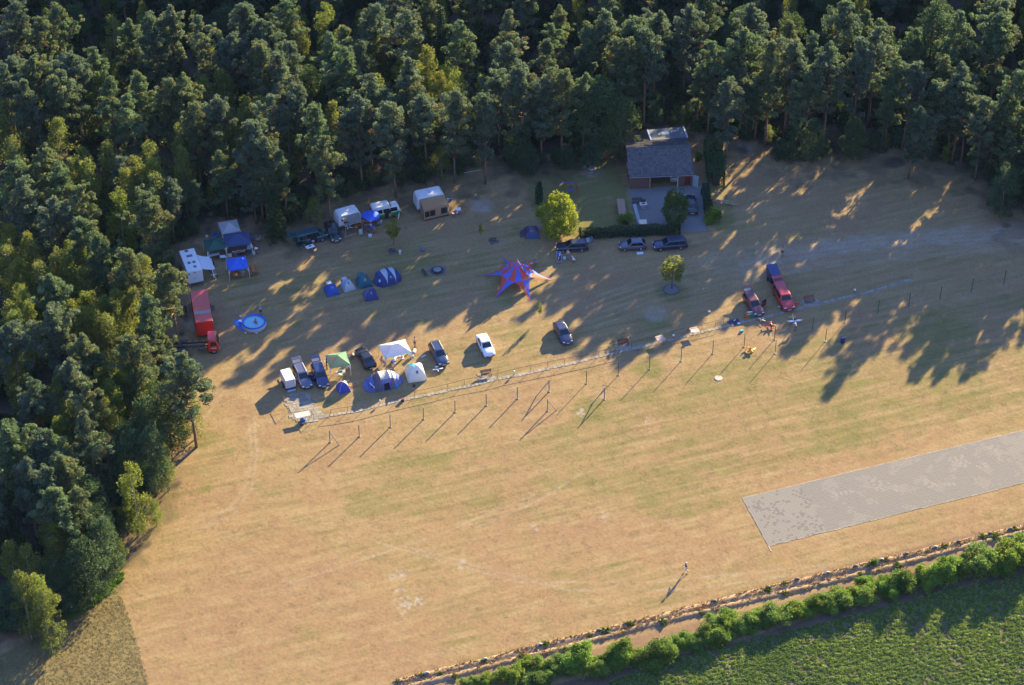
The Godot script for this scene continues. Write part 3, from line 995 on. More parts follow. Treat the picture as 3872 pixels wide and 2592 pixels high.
func leafy(through := 0.6, tint := 0) -> StandardMaterial3D:
	var key := "leaf %.2f %d" % [through, tint]
	if not mats.has(key):
		var m := StandardMaterial3D.new()
		m.vertex_color_use_as_albedo = true
		m.albedo_color = lin(TINTS[tint].x, TINTS[tint].y, TINTS[tint].z)
		m.roughness = 0.6
		m.metallic_specular = 0.3
		m.backlight_enabled = true
		m.backlight = lin(through, through, through)
		mats[key] = m
	return mats[key]

func tinted(rough := 0.85) -> StandardMaterial3D:
	var key := "tinted %.2f" % rough
	if not mats.has(key):
		var m := StandardMaterial3D.new()
		m.vertex_color_use_as_albedo = true
		m.roughness = rough
		mats[key] = m
	return mats[key]

func glass_dark() -> StandardMaterial3D:
	return mat(0.012, 0.016, 0.02, 0.06)

# ---------------------------------------------------------------- shapes
func st(smooth := false) -> SurfaceTool:
	var s := SurfaceTool.new()
	s.begin(Mesh.PRIMITIVE_TRIANGLES)
	s.set_smooth_group(0 if smooth else -1)
	return s

func tri(s: SurfaceTool, a: Vector3, b: Vector3, c: Vector3) -> void:
	s.add_vertex(a)
	s.add_vertex(b)
	s.add_vertex(c)

func quad(s: SurfaceTool, a: Vector3, b: Vector3, c: Vector3, d: Vector3) -> void:
	tri(s, a, b, c)
	tri(s, a, c, d)

# a box with chamfered edges; t places it
func box(s: SurfaceTool, c: Vector3, size: Vector3, t := Transform3D(), ch := 0.0) -> void:
	var h := size * 0.5
	var e := minf(ch, minf(h.x, minf(h.y, h.z)) * 0.6)
	if e <= 0.0:
		var p := []
		for i in 8:
			p.append(t * (c + Vector3(h.x if i & 1 else -h.x, h.y if i & 2 else -h.y, h.z if i & 4 else -h.z)))
		for f in [[0, 2, 3, 1], [4, 5, 7, 6], [0, 1, 5, 4], [2, 6, 7, 3], [0, 4, 6, 2], [1, 3, 7, 5]]:
			quad(s, p[f[0]], p[f[1]], p[f[2]], p[f[3]])
		return
	var rings := []
	for k in [[-h.y, e], [-h.y + e, 0.0], [h.y - e, 0.0], [h.y, e]]:
		var hx: float = h.x - k[1]
		var hz: float = h.z - k[1]
		var ring := PackedVector3Array()
		for q in [[hx - e, -hz], [hx, -hz + e], [hx, hz - e], [hx - e, hz], [-hx + e, hz], [-hx, hz - e], [-hx, -hz + e], [-hx + e, -hz]]:
			ring.append(t * (c + Vector3(q[0], k[0], q[1])))
		rings.append(ring)
	loft(s, rings, true, true)

# joins closed rings of equal length; caps close the ends
func loft(s: SurfaceTool, rings: Array, cap0 := true, cap1 := true) -> void:
	for i in rings.size() - 1:
		var a: PackedVector3Array = rings[i]
		var b: PackedVector3Array = rings[i + 1]
		var n := a.size()
		for j in n:
			var k := (j + 1) % n
			quad(s, a[j], a[k], b[k], b[j])
	if cap0: fan(s, rings[0], true)
	if cap1: fan(s, rings[rings.size() - 1], false)

func fan(s: SurfaceTool, ring: PackedVector3Array, flip: bool) -> void:
	var c := Vector3.ZERO
	for p in ring: c += p
	c /= ring.size()
	for j in ring.size():
		var k := (j + 1) % ring.size()
		if flip: tri(s, c, ring[k], ring[j])
		else: tri(s, c, ring[j], ring[k])

func tube(s: SurfaceTool, pts: Array, radii, n := 6) -> void:
	var rings := []
	for i in pts.size():
		var d: Vector3 = (pts[mini(i + 1, pts.size() - 1)] - pts[maxi(i - 1, 0)])
		d = d.normalized() if d.length() > 1e-6 else UP
		var u := d.cross(Vector3(0.31, 0.1, 0.93) if absf(d.y) > 0.9 else UP).normalized()
		var w := d.cross(u)
		var r: float = radii[i] if radii is Array else radii
		var ring := PackedVector3Array()
		for j in n:
			var a := TAU * j / n
			ring.append(pts[i] + (u * cos(a) + w * sin(a)) * r)
		rings.append(ring)
	loft(s, rings)

# profile of [radius, height] turned about y
func lathe(s: SurfaceTool, profile: Array, n := 16, t := Transform3D(), sx := 1.0, sz := 1.0) -> void:
	var rings := []
	for p in profile:
		var ring := PackedVector3Array()
		for j in n:
			var a := -TAU * j / n
			ring.append(t * Vector3(cos(a) * p[0] * sx, p[1], sin(a) * p[0] * sz))
		rings.append(ring)
	loft(s, rings)

# a flat outline of x, z pairs raised from y0 to y1
func slab(s: SurfaceTool, outline: Array, y0: float, y1: float) -> void:
	var flat := PackedVector2Array()
	for p in outline: flat.append(Vector2(p.x, p.z))
	var idx := Geometry2D.triangulate_polygon(flat)
	for i in range(0, idx.size(), 3):
		var a := Vector3(flat[idx[i]].x, y1, flat[idx[i]].y)
		var b := Vector3(flat[idx[i + 1]].x, y1, flat[idx[i + 1]].y)
		var c := Vector3(flat[idx[i + 2]].x, y1, flat[idx[i + 2]].y)
		if (b - a).cross(c - a).y > 0: tri(s, a, c, b)
		else: tri(s, a, b, c)
	if y1 - y0 > 0.005:
		for i in flat.size():
			var p := flat[i]
			var q := flat[(i + 1) % flat.size()]
			quad(s, Vector3(p.x, y0, p.y), Vector3(q.x, y0, q.y), Vector3(q.x, y1, q.y), Vector3(p.x, y1, p.y))

func bar(s: SurfaceTool, a: Vector3, b: Vector3, w: float, h: float) -> void:
	var d := b - a
	var x := d.normalized()
	var z := x.cross(UP if absf(x.y) < 0.95 else Vector3.RIGHT).normalized()
	var y := z.cross(x)
	box(s, Vector3.ZERO, Vector3(d.length(), h, w), Transform3D(Basis(x, y, z), (a + b) * 0.5))

func rnd(a: float, b: float) -> float:
	return rng.randf_range(a, b)

# ---------------------------------------------------------------- foliage
# arrays that collect leaf-sized faces
class Leaves:
	var v := PackedVector3Array()
	var c := PackedColorArray()
	func leaf(p: Vector3, d: Vector3, u: Vector3, size: float, col: Color) -> void:
		# a pointed blade, folded along its middle
		var side := d.cross(u)
		if side.length_squared() < 1e-5: side = d.cross(Vector3(0.3, 0.5, 0.8))
		side = side.normalized() * size * 0.42
		var tip := p + d * size
		var mid := p + d * size * 0.5 - u * size * 0.12
		v.append(p); v.append(mid + side); v.append(tip)
		v.append(p); v.append(tip); v.append(mid - side)
		for i in 6: c.append(col)
	func mesh() -> ArrayMesh:
		var a := []
		a.resize(Mesh.ARRAY_MAX)
		var n := PackedVector3Array()
		n.resize(v.size())
		for i in range(0, v.size(), 3):
			var k := (v[i + 2] - v[i]).cross(v[i + 1] - v[i]).normalized()
			n[i] = k; n[i + 1] = k; n[i + 2] = k
		a[Mesh.ARRAY_VERTEX] = v
		a[Mesh.ARRAY_NORMAL] = n
		a[Mesh.ARRAY_COLOR] = c
		var m := ArrayMesh.new()
		m.add_surface_from_arrays(Mesh.PRIMITIVE_TRIANGLES, a)
		return m

func rdir() -> Vector3:
	var z := rnd(-1, 1)
	var a := rnd(0, TAU)
	var r := sqrt(1 - z * z)
	return Vector3(r * cos(a), z, r * sin(a))

# a ball-like cluster of leaves, denser on its shell
func clump(l: Leaves, at: Vector3, r: float, flat: float, n: int, size: float, col: Color, vary: float, up := 0.25) -> void:
	for i in n:
		var d := rdir()
		var p := at + d * Vector3(1, flat, 1) * r * (0.45 + 0.55 * sqrt(rng.randf()))
		var out := (d + rdir() * 0.8 + UP * up).normalized()
		var f := 1.0 + rnd(-vary, vary)
		l.leaf(p, out, rdir(), size * rnd(0.7, 1.3), Color(col.r * f * rnd(0.93, 1.07), col.g * f, col.b * f * rnd(0.9, 1.1)))

# trunk and crown meshes of one tree; heights in metres
func grow(kind: String, seed_no: int) -> Array:
	rng.seed = seed_no * 7919 + kind.unicode_at(0)
	var l := Leaves.new()
	var w := st(true)
	var h := 16.0
	match kind:
		"P", "X":
			var lean := Vector3(rnd(-0.6, 0.6), 0, rnd(-0.6, 0.6))
			var spine := []
			var rad := []
			for i in 8:
				var t := i / 7.0
				spine.append(lean * t * t + Vector3(sin(t * 5.0 + seed_no) * 0.12, t * h * 0.97, cos(t * 4.0 + seed_no) * 0.12))
				rad.append(lerpf(0.2, 0.035, t))
			tube(w, spine, rad, 7)
			var low := rnd(0.24, 0.42)
			var rmax := rnd(3.0, 3.9)
			var n_limb := 40 + (seed_no * 7) % 18
			var skew := rnd(0, TAU)
			for i in n_limb:
				var t := low + (0.985 - low) * pow((i + 0.5) / n_limb, 0.85)
				var az := i * 2.399 + rnd(-0.5, 0.5)
				var q := (t - low) / (1.0 - low)
				var env := (0.5 + 1.2 * q) if q < 0.42 else pow(maxf(0.0, 1.0 - (q - 0.42) / 0.6), 0.66)
				env = minf(env, 1.0) * (1.0 + 0.25 * cos(az - skew) + 0.2 * cos(az * 2.0 - skew) + 0.15 * cos(az * 3.0 + skew + q * 5.0))
				var len := maxf(0.35, rmax * env * rnd(0.42, 1.15))
				var o: Vector3 = spine[0].lerp(spine[7], t)
				o.y = t * h * 0.97
				var dir := Vector3(cos(az), rnd(0.1, 0.6) + q * 0.9, sin(az)).normalized()
				var tip := o + dir * len
				if i % 2 == 0 or q < 0.5:
					tube(w, [o, o.lerp(tip, 0.5) + UP * -0.08, tip], [0.06 * (1.2 - q), 0.035, 0.012], 4)
				if rng.randf() < (0.3 if q < 0.4 else 0.07): continue
				var nc := 3 + int(len * 1.9)
				for k in nc:
					var f := 0.42 + 0.62 * (k + rnd(0, 0.6)) / nc
					var r := rnd(0.18, 0.48) * (1.0 if q < 0.8 else 0.75)
					var at := o + dir * len * f + Vector3(rnd(-0.45, 0.45), rnd(-0.2, 0.3), rnd(-0.45, 0.45)) * (0.5 + 0.3 * len)
					var tone := rnd(0.72, 1.28)
					var col := Color(0.146, 0.196, 0.112) * tone
					if rng.randf() < 0.12: col = Color(0.18, 0.19, 0.095) * tone
					if rng.randf() < 0.02: col = Color(0.16, 0.1, 0.055)
					if kind == "X": col = Color(0.17, 0.085, 0.04) * tone
					clump(l, at, r, 0.6, int(130 * r * r * 4.0 + 6), 0.2, col, 0.24, 0.9)
		"B":
			h = 12.0
			var spine2 := []
			var rad2 := []
			for i in 7:
				var t := i / 6.0
				spine2.append(Vector3(sin(t * 4.0 + seed_no) * 0.2, t * h * 0.96, cos(t * 3.0 + seed_no) * 0.2))
				rad2.append(lerpf(0.13, 0.02, t))
			tube(w, spine2, rad2, 6)
			var rm := rnd(1.7, 2.3)
			var ph := rnd(0, TAU)
			for i in 92:
				var t := rnd(0.1, 1.0)
				var q := (t - 0.1) / 0.9
				var az := rnd(0, TAU)
				var env := rm * pow(sin(PI * clampf(0.14 + 0.84 * q, 0, 1)), 0.6) * (1.0 - 0.3 * q) * (1.0 + 0.24 * cos(az * 2.0 + ph + q * 6.0) + 0.16 * cos(az * 3.0 - ph - q * 9.0))
				var rr := env * sqrt(rnd(0.2, 1.0))
				var at := Vector3(cos(az) * rr, t * h, sin(az) * rr)
				if i % 3 == 0: tube(w, [Vector3(0, maxf(0.3, (t - 0.08) * h), 0), at], [0.03, 0.01], 4)
				var tone := rnd(0.68, 1.3)
				clump(l, at, rnd(0.34, 0.7), 1.0, 70, 0.17, Color(0.2, 0.225, 0.048) * tone, 0.25, -0.1)
		"D":
			h = 11.0
			tube(w, [Vector3.ZERO, Vector3(0.1, 3, 0.1), Vector3(0, 7, 0), Vector3(0.1, 10, 0)], [0.2, 0.16, 0.1, 0.02], 7)
			var rm := rnd(2.2, 2.8)
			for i in 105:
				var t := rnd(0.1, 0.99)
				var env := rm * pow(sin(PI * clampf(0.16 + 0.8 * t, 0, 1)), 0.6)
				var az := i * 2.399
				var rr := env * sqrt(rnd(0.3, 1.0)) * (1.0 + 0.16 * cos(az * 3.0 + seed_no))
				var at := Vector3(cos(az) * rr, t * h, sin(az) * rr)
				if i % 4 == 0: tube(w, [Vector3(0, t * h * 0.75, 0), at], [0.05, 0.015], 4)
				clump(l, at, rnd(0.42, 0.75), 0.85, 74, 0.2, Color(0.085, 0.135, 0.055) * rnd(0.75, 1.25), 0.22, 0.3)
		"S":
			h = 11.0
			tube(w, [Vector3.ZERO, Vector3(0, 6, 0), Vector3(0, 10.8, 0)], [0.16, 0.1, 0.02], 6)
			for i in 120:
				var t := 0.06 + 0.93 * (i + 0.5) / 120.0
				var az := i * 2.399 + rnd(-0.2, 0.2)
				var len := 2.25 * pow(1.0 - t, 0.8) * rnd(0.8, 1.12) + 0.12
				var dir := Vector3(cos(az), -0.22, sin(az)).normalized()
				var o := Vector3(0, t * h, 0)
				var nc := 1 + int(len * 2.4)
				for k in nc:
					clump(l, o + dir * len * (k + 0.7) / nc, 0.2 + 0.12 * (1.0 - t), 0.55, 26, 0.17, Color(0.045, 0.078, 0.034) * rnd(0.75, 1.25), 0.2, 0.3)
		"M", "N":   # a round maple-like tree, bright or dark leaved
			h = 7.0
			tube(w, [Vector3.ZERO, Vector3(0.05, 1.2, 0), Vector3(0, 3, 0.1), Vector3(0.1, 6, 0)], [0.16, 0.13, 0.1, 0.02], 7)
			for i in 130:
				var t := rnd(0.0, 1.0)
				var az := rnd(0, TAU)
				var env := 2.75 * pow(sin(PI * clampf(0.16 + 0.76 * t, 0, 1)), 0.62) * (1.0 + 0.16 * cos(az * 3.0 + t * 7.0) + 0.1 * cos(az * 5.0 - t * 11.0))
				var rr := env * sqrt(rnd(0.4, 1.0))
				var at := Vector3(cos(az) * rr, 0.9 + t * (h - 1.1), sin(az) * rr)
				if i % 4 == 0: tube(w, [Vector3(0, at.y * 0.7, 0), at], [0.04, 0.012], 4)
				clump(l, at, rnd(0.42, 0.62), 0.9, 66, 0.24, (Color(0.28, 0.3, 0.04) if kind == "M" else Color(0.105, 0.15, 0.045)) * rnd(0.8, 1.2), 0.2, 0.3)
		"Y":   # a young tree on a stake
			h = 4.2
			tube(w, [Vector3.ZERO, Vector3(0.02, 1.5, 0), Vector3(0, 4, 0)], [0.05, 0.045, 0.012], 6)
			for i in 46:
				var t := rnd(0.0, 1.0)
				var env := 0.98 * pow(sin(PI * clampf(0.14 + 0.7 * t, 0, 1)), 0.7)
				var az := i * 2.399
				var at := Vector3(cos(az) * env * sqrt(rnd(0.2, 1)), 1.35 + t * 2.75, sin(az) * env * sqrt(rnd(0.2, 1)))
				if i % 2 == 0: tube(w, [Vector3(0, at.y * 0.8, 0), at], [0.018, 0.008], 4)
				clump(l, at, rnd(0.2, 0.34), 0.9, 40, 0.15, Color(0.24, 0.255, 0.045) * rnd(0.75, 1.25), 0.22, 0.3)
		"C":   # a columnar conifer
			h = 3.0
			tube(w, [Vector3.ZERO, Vector3(0, 2.7, 0)], [0.06, 0.02], 5)
			for i in 60:
				var t := (i + 0.5) / 60.0
				var env := 0.42 * pow(sin(PI * clampf(0.2 + 0.74 * t, 0, 1)), 0.8)
				clump(l, Vector3(cos(i * 2.399) * env, 0.15 + t * 2.75, sin(i * 2.399) * env), 0.22, 1.3, 34, 0.13, Color(0.045, 0.085, 0.042) * rnd(0.8, 1.2), 0.2, 0.8)
		"H":   # a broad shrub of the field hedge: several stems of unequal height
			h = 3.0
			for j in 6:
				var lob := Vector3(rnd(-1.15, 1.15), 0, rnd(-0.8, 0.8))
				var lh := rnd(1.3, 2.9) if j > 0 else 2.7
				var lr := rnd(0.6, 1.0)
				tube(w, [Vector3.ZERO, lob + UP * lh * 0.6, lob + UP * lh * 0.95], [0.05, 0.025, 0.01], 4)
				var shade := rnd(0.75, 1.25)
				for i in 22:
					var tt := sqrt(rng.randf())
					var rr := lr * sqrt(rnd(0.1, 1.0)) * sqrt(maxf(0.08, 1.0 - pow(tt, 2.4)))
					var az := rnd(0, TAU)
					clump(l, lob + Vector3(cos(az) * rr, 0.2 + tt * (lh - 0.3), sin(az) * rr), rnd(0.2, 0.48), 0.9, 52, 0.15, Color(0.18, 0.262, 0.052) * rnd(0.72, 1.28) * shade, 0.25, 0.6)
	w.generate_normals()
	return [w.commit(), l.mesh(), h]

func trunk_mat(kind: String) -> Material:
	match kind:
		"P", "X": return speckle(0.17, 0.105, 0.07, 0.45, 0.6)
		"B": return speckle(0.3, 0.28, 0.25, 0.5, 0.8)
	return speckle(0.12, 0.095, 0.075, 0.4, 0.8)

func through_of(kind: String) -> float:
	return {"P": 0.72, "X": 0.4, "B": 0.9, "D": 0.65, "S": 0.4, "M": 0.85, "N": 0.7, "Y": 0.8, "C": 0.4, "H": 0.7}[kind]

# one tree of a kind, from a few grown individuals that share their meshes
func tree(kind: String, called: String, at: Vector3, h: float, label: String, category: String, group := "", wide := 1.0) -> Node3D:
	var n_var: int = {"P": 12, "B": 7, "D": 5, "S": 3, "X": 1, "M": 1, "N": 1, "Y": 2, "C": 1, "H": 5}[kind]
	if not tree_kinds.has(kind):
		tree_kinds[kind] = []
		for i in n_var: tree_kinds[kind].append(grow(kind, i + 1))
		rng.seed = 99 + kind.unicode_at(0)
	var pick := int(absf(at.x * 13.7 + at.z * 7.3)) % n_var
	var g: Array = tree_kinds[kind][pick]
	var o := thing(called, label, category, at, fposmod(at.x * 3.1 + at.z * 5.7, TAU), group)
	var f: float = h / g[2]
	var fx := f * wide * (0.92 + 0.16 * fposmod(at.x * 1.7, 1.0))
	if kind == "P" and f < 1.0: fx = lerpf(fx, 1.0, 0.5) * 0.97
	o.scale = Vector3(fx, f, fx)
	put("trunk", g[0], trunk_mat(kind), o)
	put("crown", g[1], leafy(through_of(kind), int(absf(at.x * 5.3 + at.z * 11.9)) % 5), o)
	return o

func tufts(n: int, size: float, col: Color, vary: float, up: float, seed_no: int, spread: float) -> ArrayMesh:
	rng.seed = seed_no
	var l := Leaves.new()
	for i in n:
		var d := rdir()
		d.y = absf(d.y) * up + 0.25
		var p := Vector3(rnd(-1, 1), 0, rnd(-1, 1)) * spread
		var f := 1.0 + rnd(-vary, vary)
		l.leaf(p, d.normalized(), rdir(), size * rnd(0.6, 1.2), Color(col.r * f, col.g * f * rnd(0.93, 1.07), col.b * f))
	return l.mesh()

func scatter(called: String, mesh: Mesh, m: Material, spots: Array, label: String, category: String, parent: Node3D = null) -> MultiMeshInstance3D:
	var mm := MultiMesh.new()
	mm.transform_format = MultiMesh.TRANSFORM_3D
	mm.mesh = mesh
	mm.instance_count = spots.size()
	for i in spots.size(): mm.set_instance_transform(i, spots[i])
	var o := MultiMeshInstance3D.new()
	o.multimesh = mm
	if m: o.material_override = m
	if parent:
		o.name = called
		parent.add_child(o, true)
	else:
		o.name = numbered(called)
		add_child(o)
		tag(o, label, category)
	o.set_meta("kind", "stuff")
	return o

func spot(p: Vector3, s: float, turn: float, sy := -1.0) -> Transform3D:
	return Transform3D(Basis(UP, turn).scaled(Vector3(s, s if sy < 0 else sy, s)), p)

func in_poly(p: Vector3, poly: Array) -> bool:
	var inside := false
	var n := poly.size()
	for i in n:
		var a: Vector3 = poly[i]
		var b: Vector3 = poly[(i + n - 1) % n]
		if (a.z > p.z) != (b.z > p.z) and p.x < (b.x - a.x) * (p.z - a.z) / (b.z - a.z) + a.x: inside = not inside
	return inside

# points every step metres along a polyline: [point, direction]
func along(line: Array, step: float) -> Array:
	var out := []
	var carry := 0.0
	for i in line.size() - 1:
		var a: Vector3 = line[i]
		var b: Vector3 = line[i + 1]
		var len := a.distance_to(b)
		var d := (b - a).normalized()
		var t := carry
		while t < len:
			out.append([a + d * t, d])
			t += step
		carry = t - len
	return out

func out_of_frame(p: Vector3, h: float) -> bool:
	var s := sin(deg_to_rad(CAM_PITCH))
	var c := cos(deg_to_rad(CAM_PITCH))
	var most := tan(deg_to_rad(CAM_FOV * 0.5)) * 1.03
	for y: float in [0.0, h * 0.5, h]:
		var r := p + UP * y - Vector3(0, CAM_Y, CAM_Z)
		var depth := -r.y * s - r.z * c
		if absf(r.y * c - r.z * s) < depth * most and absf(r.x) - 3.0 < depth * most * 1.495: return false
	return true

# ---------------------------------------------------------------- vehicles
# local axes: +x is the front, +z the right-hand side
func ring_xz(y: float, x0: float, x1: float, w: float, r: float) -> PackedVector3Array:
	var o := PackedVector3Array()
	for q in [[x1 - r, -w], [x1, -w + r], [x1, w - r], [x1 - r, w], [x0 + r, w], [x0, w - r], [x0, -w + r], [x0 + r, -w]]:
		o.append(Vector3(q[0], y, q[1]))
	return o

func wheel(parent: Node3D, x: float, z: float, r: float, w: float, rim := true) -> void:
	var tr := Transform3D(Basis(Vector3.RIGHT, PI / 2), Vector3(x, r, z))
	var s := st(true)
	lathe(s, [[r * 0.62, -w], [r * 0.94, -w], [r, -w * 0.7], [r, w * 0.7], [r * 0.94, w], [r * 0.62, w]], 14, tr)
	var o := part("wheel", s, mat(0.02, 0.02, 0.021, 0.85), parent)
	if rim:
		s = st()
		lathe(s, [[r * 0.6, -w * 1.04], [r * 0.6, w * 1.04]], 10, tr)
		part("rim", s, mat(0.42, 0.42, 0.44, 0.35, 0.7), o)

func pane(s: SurfaceTool, a: Vector3, b: Vector3, c: Vector3, d: Vector3, u0: float, u1: float, v0: float, v1: float, lift: float) -> void:
	# a, b run along the bottom; d, c along the top
	var n := (b - a).cross(d - a).normalized() * lift
	var p := func(u: float, v: float) -> Vector3: return a.lerp(b, u).lerp(d.lerp(c, u), v) + n
	quad(s, p.call(u0, v0), p.call(u0, v1), p.call(u1, v1), p.call(u1, v0))

const SHAPES := {
	"sedan": {"l": 4.5, "w": 0.86, "h": 1.4, "belt": 0.9, "hood": 0.8, "wsb": 0.98, "wst": 0.2, "rt": -1.0, "rb": -1.62, "deck": 0.95, "panes": 2},
	"estate": {"l": 4.6, "w": 0.86, "h": 1.46, "belt": 0.92, "hood": 0.82, "wsb": 1.0, "wst": 0.22, "rt": -1.88, "rb": -2.2, "deck": 0.94, "panes": 3},
	"hatch": {"l": 3.95, "w": 0.83, "h": 1.42, "belt": 0.9, "hood": 0.82, "wsb": 0.82, "wst": 0.15, "rt": -1.35, "rb": -1.88, "deck": 0.92, "panes": 2},
	"long": {"l": 5.0, "w": 0.9, "h": 1.5, "belt": 0.94, "hood": 0.84, "wsb": 1.15, "wst": 0.35, "rt": -2.05, "rb": -2.42, "deck": 0.96, "panes": 3},
	"wagon": {"l": 5.3, "w": 0.95, "h": 1.75, "belt": 1.08, "hood": 1.02, "wsb": 1.25, "wst": 0.75, "rt": -2.3, "rb": -2.55, "deck": 1.08, "panes": 3},
	"van": {"l": 4.8, "w": 0.92, "h": 1.95, "belt": 1.12, "hood": 1.02, "wsb": 1.75, "wst": 1.05, "rt": -2.28, "rb": -2.36, "deck": 1.12, "panes": 3},
	"bus": {"l": 4.5, "w": 0.88, "h": 1.95, "belt": 1.1, "hood": 1.08, "wsb": 2.16, "wst": 1.85, "rt": -2.0, "rb": -2.2, "deck": 1.1, "panes": 3}}

func car(called: String, label: String, shape: String, roof_spot: Vector3, turn: float, body: Material, opts := {}) -> Node3D:
	var k: Dictionary = SHAPES[shape]
	var l: float = k.l * 0.5
	var w: float = k.w
	var h: float = k.h
	var belt: float = k.belt
	var mid: float = (k.wst + k.rt) * 0.5
	var at := roof_spot - Vector3(cos(turn), 0, -sin(turn)) * mid
	var o := thing(called, label, opts.get("cat", "car"), at, turn, opts.get("group", ""))
	# lower body: cross sections from the rear bumper to the front bumper
	var secs := [[-l, 0.8, 0.42, 0.62], [-l + 0.05, 0.9, 0.3, 0.72], [-l + 0.18, 0.96, 0.22, k.deck], [k.rb, 0.99, 0.2, k.deck], [mid, 1.0, 0.19, belt], [k.wsb - 0.05, 1.0, 0.19, belt], [k.wsb + 0.2, 0.99, 0.19, lerpf(belt, k.hood, 0.35)], [l - 0.32, 0.95, 0.2, k.hood * 0.97], [l - 0.1, 0.88, 0.26, k.hood * 0.82], [l, 0.74, 0.34, k.hood * 0.66]]
	if shape == "bus": secs = [[-l, 0.9, 0.4, 0.9], [-l + 0.08, 0.97, 0.26, belt], [mid, 1.0, 0.24, belt], [l - 0.25, 0.99, 0.24, belt], [l - 0.06, 0.92, 0.28, belt * 0.96], [l, 0.82, 0.4, belt * 0.85]]
	var rings := []
	for q in secs:
		var hw: float = w * q[1]
		var yb: float = q[2]
		var yt: float = q[3]
		var r := PackedVector3Array()
		for p in [[-0.88, yb], [-0.985, yb + 0.14], [-1.0, lerpf(yb, yt, 0.62)], [-0.95, yt - 0.07], [-0.86, yt], [-0.4, yt + 0.035], [0.4, yt + 0.035], [0.86, yt], [0.95, yt - 0.07], [1.0, lerpf(yb, yt, 0.62)], [0.985, yb + 0.14], [0.88, yb]]:
			r.append(Vector3(q[0], p[1], p[0] * hw))
		rings.append(r)
	var s := st(true)
	loft(s, rings)
	part("body", s, opts.get("low", body), o)
	# cabin
	var wb := w * 0.93
	var wt := w * 0.74
	s = st()
	loft(s, [ring_xz(belt - 0.03, k.rb, k.wsb, wb, 0.12), ring_xz(h - 0.07, k.rt - 0.04, k.wst + 0.05, wt + 0.03, 0.12), ring_xz(h - 0.015, k.rt + 0.03, k.wst - 0.03, wt - 0.05, 0.12), ring_xz(h, k.rt + 0.16, k.wst - 0.16, wt - 0.2, 0.1)])
	var cab := part("cabin", s, body, o)
	var yb := belt - 0.03
	var yt := h - 0.07
	var fa := Vector3(k.wsb, yb, wb)
	var fb := Vector3(k.wsb, yb, -wb)
	var fc := Vector3(k.wst + 0.05, yt, -wt - 0.03)
	var fd := Vector3(k.wst + 0.05, yt, wt + 0.03)
	var ra := Vector3(k.rb, yb, -wb)
	var rb := Vector3(k.rb, yb, wb)
	var rc := Vector3(k.rt - 0.04, yt, wt + 0.03)
	var rd := Vector3(k.rt - 0.04, yt, -wt - 0.03)
	s = st()
	pane(s, fa, fb, fc, fd, 0.08, 0.92, 0.08, 0.93, 0.02)
	part("windscreen", s, glass_dark(), cab)
	if not opts.get("hatch", false):
		s = st()
		pane(s, ra, rb, rc, rd, 0.1, 0.9, 0.16, 0.9, 0.02)
		part("rear_window", s, glass_dark(), cab)
	else:
		s = st()
		pane(s, ra, rb, rc, rd, 0.06, 0.94, 0.02, 0.96, 0.012)
		part("boot_opening", s, mat(0.015, 0.015, 0.016, 0.9), cab)
		var hinge := Vector3(k.rt - 0.06, h - 0.05, 0)
		var up := Transform3D(Basis(Vector3(0, 0, 1), deg_to_rad(-14)), hinge)
		s = st()
		box(s, Vector3(-0.06, 0, 0), Vector3(0.12, 0.06, wt * 1.9), up, 0.02)
		box(s, Vector3(-0.36, 0, wt * 0.92), Vector3(0.52, 0.06, 0.12), up, 0.02)
		box(s, Vector3(-0.36, 0, -wt * 0.92), Vector3(0.52, 0.06, 0.12), up, 0.02)
		box(s, Vector3(-0.86, -0.04, 0), Vector3(0.5, 0.12, wt * 2.06), up, 0.03)
		var tail := part("tailgate", s, body, o)
		s = st()
		box(s, Vector3(-0.36, 0.0, 0), Vector3(0.5, 0.015, wt * 1.74), up)
		part("tailgate_window", s, opts.get("see", mat(0.2, 0.19, 0.17, 0.1)), tail)
		s = st()
		bar(s, up * Vector3(-0.5, -0.03, wt * 0.9), Vector3(k.rb + 0.1, belt + 0.1, wt * 0.95), 0.02, 0.02)
		bar(s, up * Vector3(-0.5, -0.03, -wt * 0.9), Vector3(k.rb + 0.1, belt + 0.1, -wt * 0.95), 0.02, 0.02)
		part("gas_strut", s, mat(0.05, 0.05, 0.05), tail)
	for side in [-1, 1]:
		var a := rb if side > 0 else fb
		var b := fa if side > 0 else ra
		var c := fd if side > 0 else rd
		var d := rc if side > 0 else fc
		var n: int = k.panes
		for i in n:
			s = st()
			var u0 := 0.1 + 0.82 * i / n
			pane(s, a, b, c, d, u0 + 0.012, u0 + 0.82 / n - 0.012, 0.14, 0.9, 0.016)
			part("side_window", s, glass_dark(), cab)
	# lights, plate, bumper strip, mirrors, wheels
	var fl := l - (0.02 if shape == "bus" else 0.12)
	for side in [-1, 1]:
		s = st()
		box(s, Vector3(fl, k.hood * (0.78 if shape != "bus" else 0.72), side * w * 0.64), Vector3(0.16, 0.13, w * 0.36), Transform3D(), 0.03)
		part("headlight", s, mat(0.62, 0.64, 0.66, 0.15), o)
		s = st()
		box(s, Vector3(-l + 0.08, k.deck * 0.82, side * w * 0.78), Vector3(0.12, 0.16, w * 0.24), Transform3D(), 0.03)
		part("tail_light", s, mat(0.32, 0.02, 0.015, 0.2), o)
		s = st()
		box(s, Vector3(k.wsb - 0.18, belt + 0.09, side * (w + 0.08)), Vector3(0.14, 0.13, 0.2), Transform3D(), 0.04)
		part("wing_mirror", s, body, o)
		for f in [1, -1]:
			wheel(o, l * (0.62 if f > 0 else -0.58), side * (w - 0.09), 0.31 if shape in ["sedan", "estate", "hatch", "long"] else 0.34, 0.1)
	s = st()
	box(s, Vector3(l - 0.02, 0.42, 0), Vector3(0.1, 0.13, w * 1.5), Transform3D(), 0.03)
	box(s, Vector3(-l + 0.02, 0.45, 0), Vector3(0.1, 0.13, w * 1.6), Transform3D(), 0.03)
